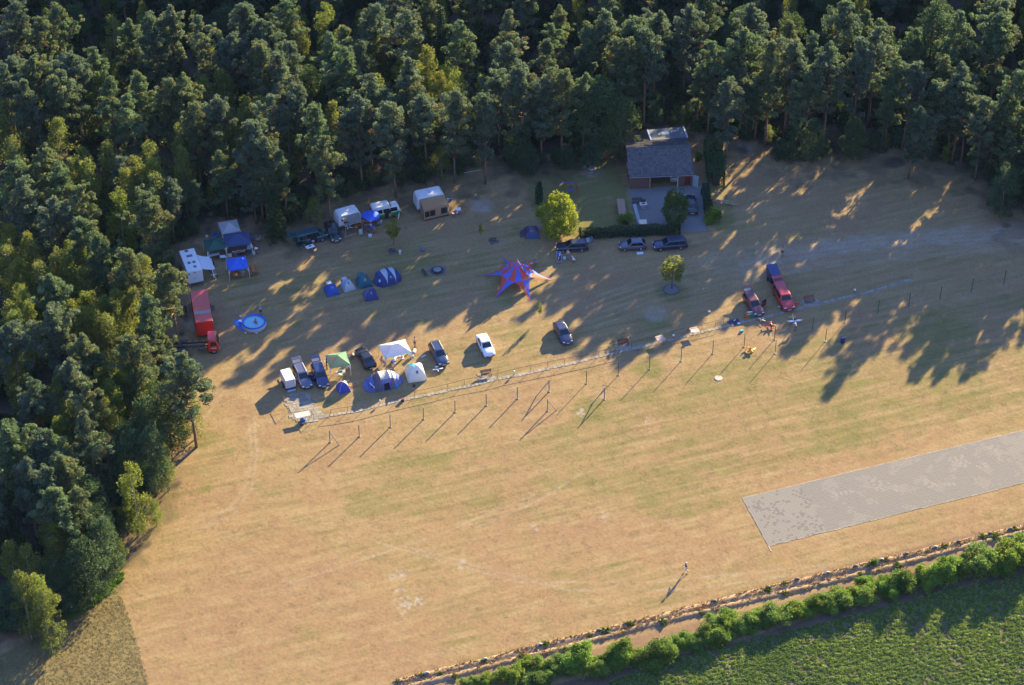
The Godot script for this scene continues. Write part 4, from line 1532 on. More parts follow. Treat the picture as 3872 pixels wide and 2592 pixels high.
	part("bumper", s, mat(0.03, 0.03, 0.032, 0.6), o)
	for f in [1, -1]:
		s = st()
		box(s, Vector3(f * (l + 0.045), 0.46, 0), Vector3(0.02, 0.11, 0.52))
		part("number_plate", s, mat(0.62, 0.62, 0.58, 0.5), o)
	if opts.has("rails"):
		for side in [-1, 1]:
			s = st()
			tube(s, [Vector3(k.rt + 0.2, h - 0.02, side * wt * 0.9), Vector3(k.rt + 0.3, h + 0.06, side * wt * 0.88), Vector3(k.wst - 0.35, h + 0.06, side * wt * 0.88), Vector3(k.wst - 0.25, h - 0.02, side * wt * 0.9)], 0.025, 5)
			part("roof_rail", s, mat(0.35, 0.35, 0.36, 0.3, 0.6), o)
	for dside in opts.get("doors", []):
		s = st()
		var hx: float = k.wsb - 0.25
		var td := Transform3D(Basis(UP, dside * deg_to_rad(62)), Vector3(hx, 0, dside * w))
		box(s, Vector3(-0.55, 0.58, 0), Vector3(1.1, 0.62, 0.08), td, 0.03)
		box(s, Vector3(-0.62, h - 0.08, 0), Vector3(0.85, 0.05, 0.05), td)
		box(s, Vector3(-1.04, 1.1, 0), Vector3(0.05, 0.5, 0.05), td)
		var dr := part("door", s, body, o)
		s = st()
		box(s, Vector3(-0.6, 1.12, 0), Vector3(0.82, 0.44, 0.012), td)
		part("door_window", s, glass_dark(), dr)
	return o

# a closed box trailer or container on wheels
func box_trailer(called: String, label: String, cat: String, at: Vector3, turn: float, size: Vector3, floor_y: float, side: Material, top: Material, front: Material) -> Node3D:
	var o := thing(called, label, cat, at, turn)
	var s := st()
	box(s, Vector3(0, floor_y + size.y * 0.5, 0), size, Transform3D(), 0.04)
	part("box_body", s, side, o)
	s = st()
	box(s, Vector3(0, floor_y + size.y + 0.022, 0), Vector3(size.x - 0.06, 0.04, size.z - 0.06), Transform3D(), 0.015)
	part("roof", s, top, o)
	s = st()
	box(s, Vector3(size.x * 0.5 + 0.016, floor_y + size.y * 0.5, 0), Vector3(0.03, size.y - 0.12, size.z - 0.12))
	part("end_panel", s, front, o)
	s = st()
	box(s, Vector3(0, floor_y - 0.1, 0), Vector3(size.x * 0.94, 0.14, size.z * 0.7))
	part("chassis", s, mat(0.03, 0.03, 0.034), o)
	return o

func drawbar(o: Node3D, x: float, y: float, len: float, spread: float, m: Material) -> void:
	var s := st()
	bar(s, Vector3(x, y, -spread), Vector3(x + len, y, 0), 0.07, 0.08)
	bar(s, Vector3(x, y, spread), Vector3(x + len, y, 0), 0.07, 0.08)
	box(s, Vector3(x + len + 0.1, y + 0.03, 0), Vector3(0.3, 0.1, 0.12))
	part("drawbar", s, m, o)
	s = st()
	tube(s, [Vector3(x + len * 0.8, 0.1, 0.14), Vector3(x + len * 0.8, y + 0.3, 0.14)], 0.03, 6)
	lathe(s, [[0.1, -0.04], [0.11, 0], [0.1, 0.04]], 8, Transform3D(Basis(Vector3.RIGHT, PI / 2), Vector3(x + len * 0.8, 0.11, 0.14)))
	part("jockey_wheel", s, mat(0.2, 0.2, 0.21), o)

func rounded_box_side(s: SurfaceTool, l: float, w: float, y0: float, h: float, nose: float) -> void:
	# caravan shell: side outline with rounded ends, lofted across the width
	var outline := []
	for q in [[-0.5, 0.0], [-0.5 , 0.35], [-0.5 + nose * 0.12, 0.72], [-0.5 + nose * 0.4, 0.93], [-0.5 + nose, 1.0], [0.5 - nose, 1.0], [0.5 - nose * 0.4, 0.93], [0.5 - nose * 0.12, 0.72], [0.5, 0.35], [0.5, 0.0]]:
		outline.append(Vector2(q[0] * l, y0 + q[1] * h))
	var rings := []
	for e in [[-1.0, 0.965], [-0.955, 1.0], [0.955, 1.0], [1.0, 0.965]]:
		var r := PackedVector3Array()
		for p in outline:
			r.append(Vector3(p.x * e[1], y0 + (p.y - y0) * e[1], e[0] * w))
		rings.append(r)
	loft(s, rings)

func caravan(label: String, at: Vector3, turn: float, l: float, w: float, h: float, hatches: Array, nose := 0.12) -> Node3D:
	var o := thing("caravan", label, "caravan", at, turn)
	var s := st()
	rounded_box_side(s, l, w, 0.5, h - 0.5, nose)
	part("shell", s, mat(0.66, 0.68, 0.7, 0.4), o)
	for q in hatches:
		s = st()
		box(s, Vector3(q[0], h + 0.03, q[1]), Vector3(q[2], 0.08, q[3]), Transform3D(), 0.03)
		part("roof_hatch", s, mat(0.55, 0.57, 0.6, 0.4) if q.size() < 5 else mat(0.16, 0.19, 0.24, 0.3), o)
	for side in [-1, 1]:
		for x in [-0.26, 0.22]:
			s = st()
			box(s, Vector3(x * l, 0.5 + (h - 0.5) * 0.62, side * (w + 0.006)), Vector3(l * 0.2, 0.5, 0.03), Transform3D(), 0.01)
			part("side_window", s, glass_dark(), o)
		wheel(o, -0.1, side * (w - 0.1), 0.32, 0.09)
		s = st()
		box(s, Vector3(0, 0.62, side * (w + 0.004)), Vector3(l * 0.98, 0.1, 0.01))
		part("trim_strip", s, mat(0.12, 0.15, 0.2), o)
	for e in [-1, 1]:
		s = st()
		box(s, Vector3(e * (l * 0.5 - 0.0), 0.5 + (h - 0.5) * 0.5, 0), Vector3(0.05, 0.45, w * 1.4), Transform3D(Basis(Vector3(0, 0, 1), 0.06 * e)), 0.01)
		part("end_window", s, glass_dark(), o)
	drawbar(o, l * 0.5, 0.45, 1.1, w * 0.6, mat(0.3, 0.31, 0.33, 0.5, 0.5))
	return o

# ---------------------------------------------------------------- tents and shelters
func gazebo(label: String, at: Vector3, turn: float, lx: float, lz: float, roof: Material, leg: Material, ridge := 0.0, eave := 1.95, top := 2.75) -> Node3D:
	var o := thing("gazebo", label, "gazebo", at, turn)
	var hx := lx * 0.5
	var hz := lz * 0.5
	var c := [Vector3(hx, eave, -hz), Vector3(hx, eave, hz), Vector3(-hx, eave, hz), Vector3(-hx, eave, -hz)]
	var a := [Vector3(ridge, top, 0), Vector3(ridge, top, 0), Vector3(-ridge, top, 0), Vector3(-ridge, top, 0)]
	for i in 4:
		var j := (i + 1) % 4
		var s := st()
		# each cloth face sags a little between its poles
		for u in 4:
			for v in 4:
				var f := func(uu: float, vv: float) -> Vector3:
					var p: Vector3 = c[i].lerp(c[j], uu).lerp(a[i].lerp(a[j], uu), vv)
					return p - UP * 0.16 * sin(PI * uu) * sin(PI * minf(1.0, vv + 0.15)) + UP * 0.0
				quad(s, f.call(u / 4.0, v / 4.0), f.call(u / 4.0, (v + 1) / 4.0), f.call((u + 1) / 4.0, (v + 1) / 4.0), f.call((u + 1) / 4.0, v / 4.0))
		var d := UP * -0.2
		quad(s, c[i] + d, c[i], c[j], c[j] + d)
		part("roof_panel", s, roof, o)
	for p in c:
		var s := st()
		tube(s, [Vector3(p.x * 1.02, 0, p.z * 1.02), p], 0.04, 6)
		# a cloth corner hanging beside each pole
		var q := Vector3(p.x, 0, p.z)
		tri(s, p, p + Vector3(-signf(p.x) * 0.32, -0.02, 0), q + UP * 1.0)
		tri(s, p, q + UP * 1.0, p + Vector3(0, -0.02, -signf(p.z) * 0.32))
		part("leg", s, leg, o)
	var s2 := st()
	for p in [[c[0], a[0]], [c[1], a[1]], [c[2], a[2]], [c[3], a[3]]]:
		tube(s2, [p[0] - UP * 0.04, p[1] - UP * 0.05], 0.015, 4)
	part("roof_frame", s2, mat(0.4, 0.4, 0.42, 0.4, 0.5), o)
	return o

# dome tent: four faces between two crossing poles; faces: +x, +z, -x, -z
func dome(called: String, label: String, at: Vector3, turn: float, lx: float, lz: float, h: float, faces: Array, p := 0.62, door := -1, flap: Material = null) -> Node3D:
	var o := thing(called, label, "tent", at, turn)
	var n := 10
	for i in 4:
		var s := st(true)
		var row := func(t: float, u: float) -> Vector3:
			var y := h * pow(1.0 - pow(t, 1.9), p)
			var b := u * t * (1.0 - 0.05 * sin(PI * t) * (1.0 - absf(u)))
			match i:
				0: return Vector3(t * lx * 0.5, y, b * lz * 0.5)
				1: return Vector3(b * lx * 0.5, y, t * lz * 0.5)
				2: return Vector3(-t * lx * 0.5, y, b * lz * 0.5)
			return Vector3(b * lx * 0.5, y, -t * lz * 0.5)
		for k in n:
			var t0 := sin(PI * 0.5 * k / n)
			var t1 := sin(PI * 0.5 * (k + 1) / n)
			for m in 4:
				var u0 := -1.0 + m * 0.5
				var u1 := u0 + 0.5
				if i == 1 or i == 2: quad(s, row.call(t0, u1), row.call(t0, u0), row.call(t1, u0), row.call(t1, u1))
				else: quad(s, row.call(t0, u0), row.call(t0, u1), row.call(t1, u1), row.call(t1, u0))
		part("canvas_panel", s, faces[i], o)
	var s3 := st()
	for q in [[1, 1], [1, -1]]:
		var pts := []
		for k in 21:
			var t := -1.0 + k * 0.1
			var y := h * pow(maxf(0.0, 1.0 - pow(absf(t), 1.9)), p) + 0.012
			pts.append(Vector3(t * lx * 0.5 * q[0], y, t * lz * 0.5 * q[1]))
		tube(s3, pts, 0.018, 4)
	part("tent_pole", s3, faces[0], o)
	s3 = st()
	for q in [[1, 1], [1, -1], [-1, 1], [-1, -1]]:
		tube(s3, [Vector3(q[0] * lx * 0.33, h * 0.62, q[1] * lz * 0.33), Vector3(q[0] * (lx * 0.5 + 0.7), 0.02, q[1] * (lz * 0.5 + 0.7))], 0.006, 3)
	part("guy_line", s3, mat(0.5, 0.48, 0.4), o)
	return o

# a standing door flap with a box-like awning seen above small tents
func porch(o: Node3D, x: float, z: float, w: float, h: float, roof: Material, inner: Material) -> void:
	var s := st()
	quad(s, Vector3(x - w * 0.5, h, z), Vector3(x + w * 0.5, h, z), Vector3(x + w * 0.5, h * 0.96, z - 0.75), Vector3(x - w * 0.5, h * 0.96, z - 0.75))
	quad(s, Vector3(x + w * 0.5, h, z), Vector3(x + w * 0.5, 0.1, z), Vector3(x + w * 0.5, 0.05, z - 0.9), Vector3(x + w * 0.5, h * 0.96, z - 0.75))
	part("porch_roof", s, roof, o)
	s = st()
	quad(s, Vector3(x - w * 0.5, h, z), Vector3(x - w * 0.5, 0.1, z), Vector3(x - w * 0.5, 0.05, z - 0.9), Vector3(x - w * 0.5, h * 0.96, z - 0.75))
	part("porch_side", s, inner, o)

# a tent made of hoops along local x: secs = [x, half width, height, material of the band up to the next hoop]
func hoop_tent(called: String, label: String, at: Vector3, turn: float, secs: Array, _tops := {}) -> Node3D:
	var o := thing(called, label, "tent", at, turn)
	for i in secs.size() - 1:
		var a: Array = secs[i]
		var b: Array = secs[i + 1]
		var sub := 4
		for sl in 4:
			var side := sl % 2
			var lay := sl / 2
			if lay == 1 and not a[3] is Array: continue
			var s := st(true)
			for k in sub:
				var f0 := k / float(sub)
				var f1 := (k + 1) / float(sub)
				for m in 10:
					if a[3] is Array and (m < 6) != (lay == 0): continue
					var g0 := m / 10.0
					var g1 := (m + 1) / 10.0
					var pt := func(f: float, g: float) -> Vector3:
						var w: float = lerpf(a[1], b[1], f)
						var h: float = lerpf(a[2], b[2], f) - 0.07 * sin(PI * f) * minf(a[2], b[2])
						var an := PI * 0.5 * (g if side == 0 else 2.0 - g)
						var slant: float = lerpf(a[4] if a.size() > 4 else 0.0, b[4] if b.size() > 4 else 0.0, f)
						return Vector3(lerpf(a[0], b[0], f) + slant * pow(absf(cos(an)), 1.6), h * pow(sin(an), 0.8), w * signf(cos(an)) * pow(absf(cos(an)), 0.85))
					if side == 0: quad(s, pt.call(f0, g0), pt.call(f0, g1), pt.call(f1, g1), pt.call(f1, g0))
					else: quad(s, pt.call(f0, g0), pt.call(f1, g0), pt.call(f1, g1), pt.call(f0, g1))
			part("canvas_panel", s, a[3][lay] if a[3] is Array else a[3], o)
	for i in range(1, secs.size() - 1):
		var q: Array = secs[i]
		var pts := []
		for m in 17:
			var an := PI * m / 16.0
			var slant: float = q[4] if q.size() > 4 else 0.0
			pts.append(Vector3(q[0] + slant * pow(absf(cos(an)), 1.6), q[2] * pow(sin(an), 0.8) + 0.015, q[1] * signf(cos(an)) * pow(absf(cos(an)), 0.85) * 1.01))
		var s := st()
		tube(s, pts, 0.022, 4)
		part("tent_pole", s, mat(0.05, 0.07, 0.16), o)
	return o

# a flat quad patch with thickness: windows, labels and vents sewn on tents
func patch(o: Node3D, called: String, c: Vector3, ux: Vector3, uy: Vector3, m: Material) -> void:
	var s := st()
	quad(s, c - ux - uy, c - ux + uy, c + ux + uy, c + ux - uy)
	part(called, s, m, o)

# ---------------------------------------------------------------- camp furniture
func table(label: String, at: Vector3, turn: float, lx: float, lz: float, h: float, top: Material, leg: Material, group := "", cat := "table") -> Node3D:
	var o := thing("camp_table" if cat == "table" else "bench", label, cat, at, turn, group)
	var s := st()
	box(s, Vector3(0, h - 0.02, 0), Vector3(lx, 0.04, lz), Transform3D(), 0.012)
	part("table_top" if cat == "table" else "seat", s, top, o)
	for sx in [-1, 1]:
		for sz in [-1, 1]:
			s = st()
			tube(s, [Vector3(sx * lx * 0.46, 0, sz * lz * 0.45), Vector3(sx * lx * 0.4, h - 0.03, sz * lz * 0.4)], 0.018, 5)
			part("leg", s, leg, o)
	return o

func camp_chair(label: String, at: Vector3, turn: float, m: Material, frame: Material, group := "", cat := "chair", recline := 0.0) -> Node3D:
	var o := thing("camp_chair", label, cat, at, turn, group)
	var s := st()
	quad(s, Vector3(0.26, 0.44, -0.25), Vector3(0.26, 0.44, 0.25), Vector3(-0.22, 0.38, 0.25), Vector3(-0.22, 0.38, -0.25))
	part("seat", s, m, o)
	s = st()
	var bx := -0.4 - recline
	quad(s, Vector3(-0.22, 0.38, -0.25), Vector3(-0.22, 0.38, 0.25), Vector3(bx, 0.92, 0.25), Vector3(bx, 0.92, -0.25))
	part("backrest", s, m, o)
	for z in [-0.26, 0.26]:
		s = st()
		tube(s, [Vector3(-0.34, 0, z), Vector3(0.26, 0.44, z)], 0.015, 5)
		tube(s, [Vector3(0.28, 0, z), Vector3(-0.24, 0.42, z), Vector3(bx, 0.95, z)], 0.015, 5)
		tube(s, [Vector3(-0.32, 0.66, z), Vector3(0.24, 0.62, z)], 0.016, 5)
		part("frame", s, frame, o)
	return o

func bench(label: String, at: Vector3, turn: float, l: float, wood: Material, iron: Material) -> Node3D:
	var o := thing("park_bench", label, "bench", at, turn)
	for k in 3:
		var s := st()
		box(s, Vector3(0.16 - k * 0.15, 0.44, 0), Vector3(0.13, 0.04, l), Transform3D(), 0.01)
		part("seat_slat", s, wood, o)
	for k in 3:
		var s := st()
		box(s, Vector3(-0.24 - k * 0.04, 0.56 + k * 0.14, 0), Vector3(0.04, 0.12, l), Transform3D(Basis(Vector3(0, 0, 1), 0.25)), 0.01)
		part("back_slat", s, wood, o)
	for z in [-0.42, 0.42]:
		var s := st()
		box(s, Vector3(0.14, 0.21, z * l), Vector3(0.07, 0.42, 0.07))
		box(s, Vector3(-0.2, 0.21, z * l), Vector3(0.07, 0.42, 0.07))
		bar(s, Vector3(-0.2, 0.4, z * l), Vector3(-0.34, 0.92, z * l), 0.06, 0.05)
		part("leg", s, iron, o)
	return o

func crate(called: String, label: String, cat: String, at: Vector3, turn: float, size: Vector3, m: Material, group := "") -> Node3D:
	var o := thing(called, label, cat, at, turn, group)
	var s := st()
	box(s, Vector3(0, size.y * 0.46, 0), Vector3(size.x * 0.95, size.y * 0.92, size.z * 0.95), Transform3D(), 0.02)
	part("tub", s, m, o)
	s = st()
	box(s, Vector3(0, size.y * 0.96, 0), Vector3(size.x, size.y * 0.08, size.z), Transform3D(), 0.01)
	part("rim", s, m, o)
	return o

# ---------------------------------------------------------------- model aeroplanes (local +x is the nose)
func model_plane(label: String, at: Vector3, turn: float, span: float, body: Material, wing: Material, tips: Material, high := false, lift := 0.12) -> Node3D:
	var o := thing("model_aeroplane", label, "model aeroplane", at, turn)
	var l := span * 0.82
	var s := st(true)
	var rings := []
	for q in [[0.48, 0.02], [0.46, 0.05], [0.38, 0.065], [0.2, 0.075], [0.02, 0.075], [-0.2, 0.05], [-0.42, 0.022], [-0.5, 0.012]]:
		var r := PackedVector3Array()
		for j in 10:
			var a := TAU * j / 10.0
			r.append(Vector3(q[0] * l, lift + 0.1 * span + sin(a) * q[1] * l * 1.15, -cos(a) * q[1] * l))
		rings.append(r)
	loft(s, rings)
	part("fuselage", s, body, o)
	var wy := lift + span * (0.18 if high else 0.075)
	for side in [-1, 1]:
		s = st(true)
		rings = []
		for q in [[0.0, 0.13], [0.36, 0.12], [0.5, 0.1]]:
			var r := PackedVector3Array()
			for e in [[1.0, 0.0], [0.7, 0.09], [0.2, 0.11], [-1.0, 0.0], [0.2, -0.03]]:
				r.append(Vector3(0.1 * l + e[0] * q[1] * span * 0.62, wy + e[1] * q[1] * span * 1.3 + q[0] * span * 0.05, side * q[0] * span))
			rings.append(r)
		loft(s, [rings[0], rings[1]])
		var wg := part("wing", s, wing, o)
		s = st(true)
		loft(s, [rings[1], rings[2]])
		part("wing_tip", s, tips, wg)
		s = st()
		box(s, Vector3(-0.46 * l, lift + 0.1 * span, side * 0.1 * span), Vector3(0.12 * span, 0.012, 0.2 * span), Transform3D(), 0.003)
		part("tailplane", s, tips, o)
		wheel(o, 0.2 * l, side * 0.1 * span, 0.045 * span, 0.02, false)
	s = st()
	var fin := PackedVector3Array([Vector3(-0.38 * l, lift + 0.12 * span, 0.006), Vector3(-0.52 * l, lift + 0.12 * span, 0.006), Vector3(-0.54 * l, lift + 0.28 * span, 0.006), Vector3(-0.46 * l, lift + 0.28 * span, 0.006)])
	var fin2 := PackedVector3Array()
	for q in fin: fin2.append(q - Vector3(0, 0, 0.012))
	loft(s, [fin, fin2])
	part("fin", s, wing, o)
	s = st(true)
	lathe(s, [[0.02 * span, 0.0], [0.055 * span, 0.05 * span], [0.03 * span, 0.12 * span], [0.0, 0.14 * span]], 8, Transform3D(Basis(), Vector3(0.02 * l, lift + 0.15 * span, 0)), 1.8, 0.8)
	part("canopy", s, glass_dark(), o)
	s = st()
	box(s, Vector3(0.49 * l, lift + 0.1 * span, 0), Vector3(0.012, 0.025, 0.2 * span), Transform3D(Basis(Vector3.RIGHT, 0.5), Vector3.ZERO))
	part("propeller", s, mat(0.04, 0.04, 0.04), o)
	return o

# ---------------------------------------------------------------- people
# one continuous body: a smooth union of tapered capsules, meshed as surface nets
func bone_field(bones: Array, cell: float, o: Node3D) -> void:
	var lo := Vector3(9, 9, 9)
	var hi := -lo
	for b in bones:
		var r := Vector3.ONE * (maxf(b[2], b[3]) + cell * 2.5)
		lo = lo.min(b[0] - r).min(b[1] - r)
		hi = hi.max(b[0] + r).max(b[1] + r)
	var n := Vector3i((hi - lo) / cell) + Vector3i.ONE * 2
	var f := PackedFloat32Array()
	f.resize(n.x * n.y * n.z)
	f.fill(1.0)
	var near := f.duplicate()
	var hue := PackedInt32Array()
	hue.resize(f.size())
	for bi in bones.size():
		var b: Array = bones[bi]
		var r: float = maxf(b[2], b[3]) + 0.1
		var c0 := Vector3i(((b[0] as Vector3).min(b[1]) - Vector3.ONE * r - lo) / cell)
		var c1 := Vector3i(((b[0] as Vector3).max(b[1]) + Vector3.ONE * r - lo) / cell)
		var ab: Vector3 = b[1] - b[0]
		var ll := maxf(ab.length_squared(), 1e-6)
		for z in range(maxi(c0.z, 0), mini(c1.z + 1, n.z)):
			for y in range(maxi(c0.y, 0), mini(c1.y + 1, n.y)):
				for x in range(maxi(c0.x, 0), mini(c1.x + 1, n.x)):
					var p := lo + Vector3(x, y, z) * cell
					var t := clampf((p - b[0]).dot(ab) / ll, 0, 1)
					var d := p.distance_to(b[0] + ab * t) - lerpf(b[2], b[3], t)
					var i := (z * n.y + y) * n.x + x
					var k := 0.035
					var h := clampf(0.5 + 0.5 * (f[i] - d) / k, 0, 1)
					f[i] = lerpf(f[i], d, h) - k * h * (1.0 - h)
					if d < near[i]:
						near[i] = d
						hue[i] = bi
	var at := {}
	var v := PackedVector3Array()
	var cols := PackedColorArray()
	var idx := PackedInt32Array()
	var step := [1, n.x, n.x * n.y]
	for z in n.z - 1:
		for y in n.y - 1:
			for x in n.x - 1:
				var i := (z * n.y + y) * n.x + x
				var any := 0
				var sum := Vector3.ZERO
				var cnt := 0
				for k in 8:
					var j: int = i + (k & 1) + (n.x if k & 2 else 0) + (step[2] if k & 4 else 0)
					if f[j] < 0: any += 1
				if any == 0 or any == 8: continue
				for e in 12:
					var ax := e / 4
					var q := e % 4
					var off := [Vector3i(0, q & 1, q >> 1), Vector3i(q & 1, 0, q >> 1), Vector3i(q & 1, q >> 1, 0)][ax] as Vector3i
					var j := i + off.x + off.y * n.x + off.z * int(step[2])
					var a := f[j]
					var c := f[j + int(step[ax])]
					if (a < 0) != (c < 0):
						var pp := Vector3(off)
						pp[ax] += a / (a - c)
						sum += pp
						cnt += 1
				at[i] = v.size()
				v.append(lo + (Vector3(x, y, z) + sum / cnt) * cell)
				cols.append(bones[hue[i]][4])
	for i in at:
		var x: int = i % n.x
		var y: int = (i / n.x) % n.y
		var z: int = i / (n.x * n.y)
		for ax in 3:
			var u := (ax + 1) % 3
			var w := (ax + 2) % 3
			if [x, y, z][u] == 0 or [x, y, z][w] == 0: continue
			var a := f[i]
			var c := f[i + int(step[ax])]
			if (a < 0) == (c < 0): continue
			var i1: int = i - step[u]
			var i2: int = i - step[u] - step[w]
			var i3: int = i - step[w]
			if not (at.has(i1) and at.has(i2) and at.has(i3)): continue
			var q := [at[i], at[i1], at[i2], at[i3]]
			if a < 0: q.reverse()
			for k in [0, 1, 2, 0, 2, 3]: idx.append(q[k])
	var s := SurfaceTool.new()
	s.begin(Mesh.PRIMITIVE_TRIANGLES)
	for i in v.size():
		s.set_color(cols[i])
		s.set_smooth_group(0)
		s.add_vertex(v[i])
	for i in idx: s.add_index(i)
	s.generate_normals()
	put("body", s.commit(), tinted(0.8), o)

func person(label: String, at: Vector3, turn: float, pose: String, shirt: Color, legs: Color, hair: Color, skin := Color(0.36, 0.2, 0.135), bare_legs := false, group := "") -> Node3D:
	var o := thing("person", label, "person", at, turn, group)
	# joints, +x forward; hip height sets the pose
	var hip := Vector3(0, 0.93, 0)
	var chest := Vector3(0.02, 1.28, 0)
	var knee := [Vector3(0.03, 0.5, -0.1), Vector3(0.03, 0.5, 0.1)]
	var foot := [Vector3(-0.03, 0.07, -0.11), Vector3(-0.03, 0.07, 0.11)]
	var elbow := [Vector3(-0.03, 1.12, -0.27), Vector3(-0.03, 1.12, 0.27)]
	var hand := [Vector3(0.08, 0.88, -0.29), Vector3(0.08, 0.88, 0.29)]
	var toe := Vector3(0.17, -0.035, 0)
	match pose:
		"walk":
			knee = [Vector3(0.18, 0.53, -0.09), Vector3(-0.06, 0.5, 0.09)]
			foot = [Vector3(0.26, 0.08, -0.09), Vector3(-0.34, 0.13, 0.1)]
			elbow = [Vector3(-0.12, 1.1, -0.26), Vector3(0.16, 1.12, 0.26)]
			hand = [Vector3(0.0, 0.86, -0.28), Vector3(0.36, 1.02, 0.24)]
		"sit":
			hip = Vector3(-0.05, 0.5, 0)
			chest = Vector3(-0.13, 0.86, 0)
			knee = [Vector3(0.38, 0.5, -0.11), Vector3(0.38, 0.5, 0.11)]
			foot = [Vector3(0.4, 0.08, -0.12), Vector3(0.4, 0.08, 0.12)]
			elbow = [Vector3(-0.05, 0.66, -0.27), Vector3(-0.05, 0.66, 0.27)]
			hand = [Vector3(0.22, 0.66, -0.2), Vector3(0.22, 0.66, 0.2)]
		"crouch":
			hip = Vector3(-0.12, 0.34, 0)
			chest = Vector3(0.12, 0.62, 0)
			knee = [Vector3(0.26, 0.46, -0.15), Vector3(0.26, 0.42, 0.15)]
			foot = [Vector3(-0.02, 0.07, -0.14), Vector3(-0.02, 0.07, 0.14)]
			elbow = [Vector3(0.28, 0.48, -0.26), Vector3(0.28, 0.48, 0.26)]
			hand = [Vector3(0.5, 0.34, -0.16), Vector3(0.5, 0.34, 0.16)]
		"bend":
			hip = Vector3(-0.1, 0.88, 0)
			chest = Vector3(0.24, 1.02, 0)
			knee = [Vector3(0.06, 0.48, -0.1), Vector3(0.0, 0.48, 0.1)]
			elbow = [Vector3(0.4, 0.82, -0.26), Vector3(0.4, 0.82, 0.26)]
			hand = [Vector3(0.52, 0.62, -0.2), Vector3(0.52, 0.62, 0.2)]
		"lie":
			hip = Vector3(0, 0.36, 0)
			chest = Vector3(-0.36, 0.5, 0)
			knee = [Vector3(0.44, 0.42, -0.11), Vector3(0.44, 0.42, 0.11)]
			foot = [Vector3(0.86, 0.36, -0.12), Vector3(0.86, 0.36, 0.12)]
			elbow = [Vector3(-0.22, 0.42, -0.28), Vector3(-0.22, 0.42, 0.28)]
			hand = [Vector3(0.02, 0.44, -0.24), Vector3(0.02, 0.44, 0.24)]
			toe = Vector3(0.04, 0.15, 0)
		"wade":
			hip = Vector3(0, 0.45, 0)
			chest = Vector3(-0.05, 0.78, 0)
			knee = [Vector3(0.34, 0.4, -0.11), Vector3(0.34, 0.4, 0.11)]
			foot = [Vector3(0.5, 0.1, -0.12), Vector3(0.5, 0.1, 0.12)]
			elbow = [Vector3(0.02, 0.6, -0.34), Vector3(0.02, 0.6, 0.34)]
			hand = [Vector3(0.2, 0.48, -0.4), Vector3(0.2, 0.48, 0.4)]
		"reach":
			elbow = [Vector3(0.2, 1.2, -0.27), Vector3(0.2, 1.2, 0.27)]
			hand = [Vector3(0.42, 1.12, -0.2), Vector3(0.42, 1.12, 0.2)]
	var spine := (chest - hip).normalized()
	var sh := chest + spine * 0.14
	var neck := chest + spine * 0.24
	var head := neck + (spine + UP * 1.2).normalized() * 0.17 + Vector3(0.02, 0, 0)
	var face := Vector3(1, -0.12, 0).normalized()
	if pose == "lie": face = Vector3(0.5, 0.86, 0)
	var b := []
	b.append([hip + spine * 0.02 + Vector3(0, 0, -0.06), hip + spine * 0.02 + Vector3(0, 0, 0.06), 0.115, 0.115, legs])
	b.append([hip + spine * 0.1, chest, 0.125, 0.14, shirt])
	b.append([chest + Vector3(0, 0, -0.07), chest + Vector3(0, 0, 0.07), 0.12, 0.12, shirt])
	b.append([sh + Vector3(0, 0, -0.15), sh + Vector3(0, 0, 0.15), 0.06, 0.06, shirt])
	b.append([sh, neck + spine * 0.04, 0.065, 0.055, skin])
	b.append([head - face * 0.02 - UP * 0.02, head + UP * 0.03, 0.092, 0.098, skin])
	b.append([head + face * 0.04 - UP * 0.06, head + face * 0.05 - UP * 0.075, 0.06, 0.055, skin])
	b.append([head + face * 0.1 - UP * 0.01, head + face * 0.115 - UP * 0.03, 0.012, 0.018, skin])
	b.append([head - face * 0.03 + UP * 0.05, head - face * 0.02 + UP * 0.055, 0.1, 0.098, hair])
	b.append([head - face * 0.06 - UP * 0.03, head - face * 0.05 + UP * 0.03, 0.08, 0.085, hair])
	for i in 2:
		var z := -1.0 if i == 0 else 1.0
		b.append([head + Vector3(0, -0.015, z * 0.095), head + Vector3(0, 0.02, z * 0.1), 0.018, 0.02, skin])
		var j := sh + Vector3(0, -0.02, z * 0.19)
		b.append([j, j.lerp(elbow[i], 0.5), 0.06, 0.05, shirt])
		b.append([j.lerp(elbow[i], 0.45), elbow[i], 0.047, 0.042, skin])
		b.append([elbow[i], hand[i], 0.042, 0.028, skin])
		var d: Vector3 = (hand[i] - elbow[i]).normalized()
		b.append([hand[i], hand[i] + d * 0.075, 0.032, 0.034, skin])
		var hj := hip + Vector3(0, -0.02, z * 0.1)
		b.append([hj, hj.lerp(knee[i], 0.55), 0.088, 0.074, legs])
		b.append([hj.lerp(knee[i], 0.5), knee[i], 0.074, 0.056, skin if bare_legs else legs])
		b.append([knee[i], foot[i], 0.058, 0.038, skin if bare_legs else legs])
		b.append([foot[i] - toe * 0.25, foot[i] + toe, 0.042, 0.034, Color(0.05, 0.045, 0.04)])
	bone_field(b, 0.03, o)
	# fingers close on or hang from each palm
	var s := st(true)
	for i in 2:
		var z := -1.0 if i == 0 else 1.0
		var d: Vector3 = (hand[i] - elbow[i]).normalized()
		var across := d.cross(Vector3(0, 0, 1) if absf(d.z) < 0.8 else UP).normalized()
		var inward := across.cross(d).normalized() * -z
		var palm: Vector3 = hand[i] + d * 0.07
		for k in 4:
			var o2 := across * (k - 1.5) * 0.019
			var len: float = [0.075, 0.085, 0.08, 0.062][k]
			tube(s, [palm + o2, palm + o2 + d * len * 0.55 + inward * 0.008, palm + o2 + d * len * 0.9 + inward * 0.03], [0.0095, 0.0088, 0.007], 5)
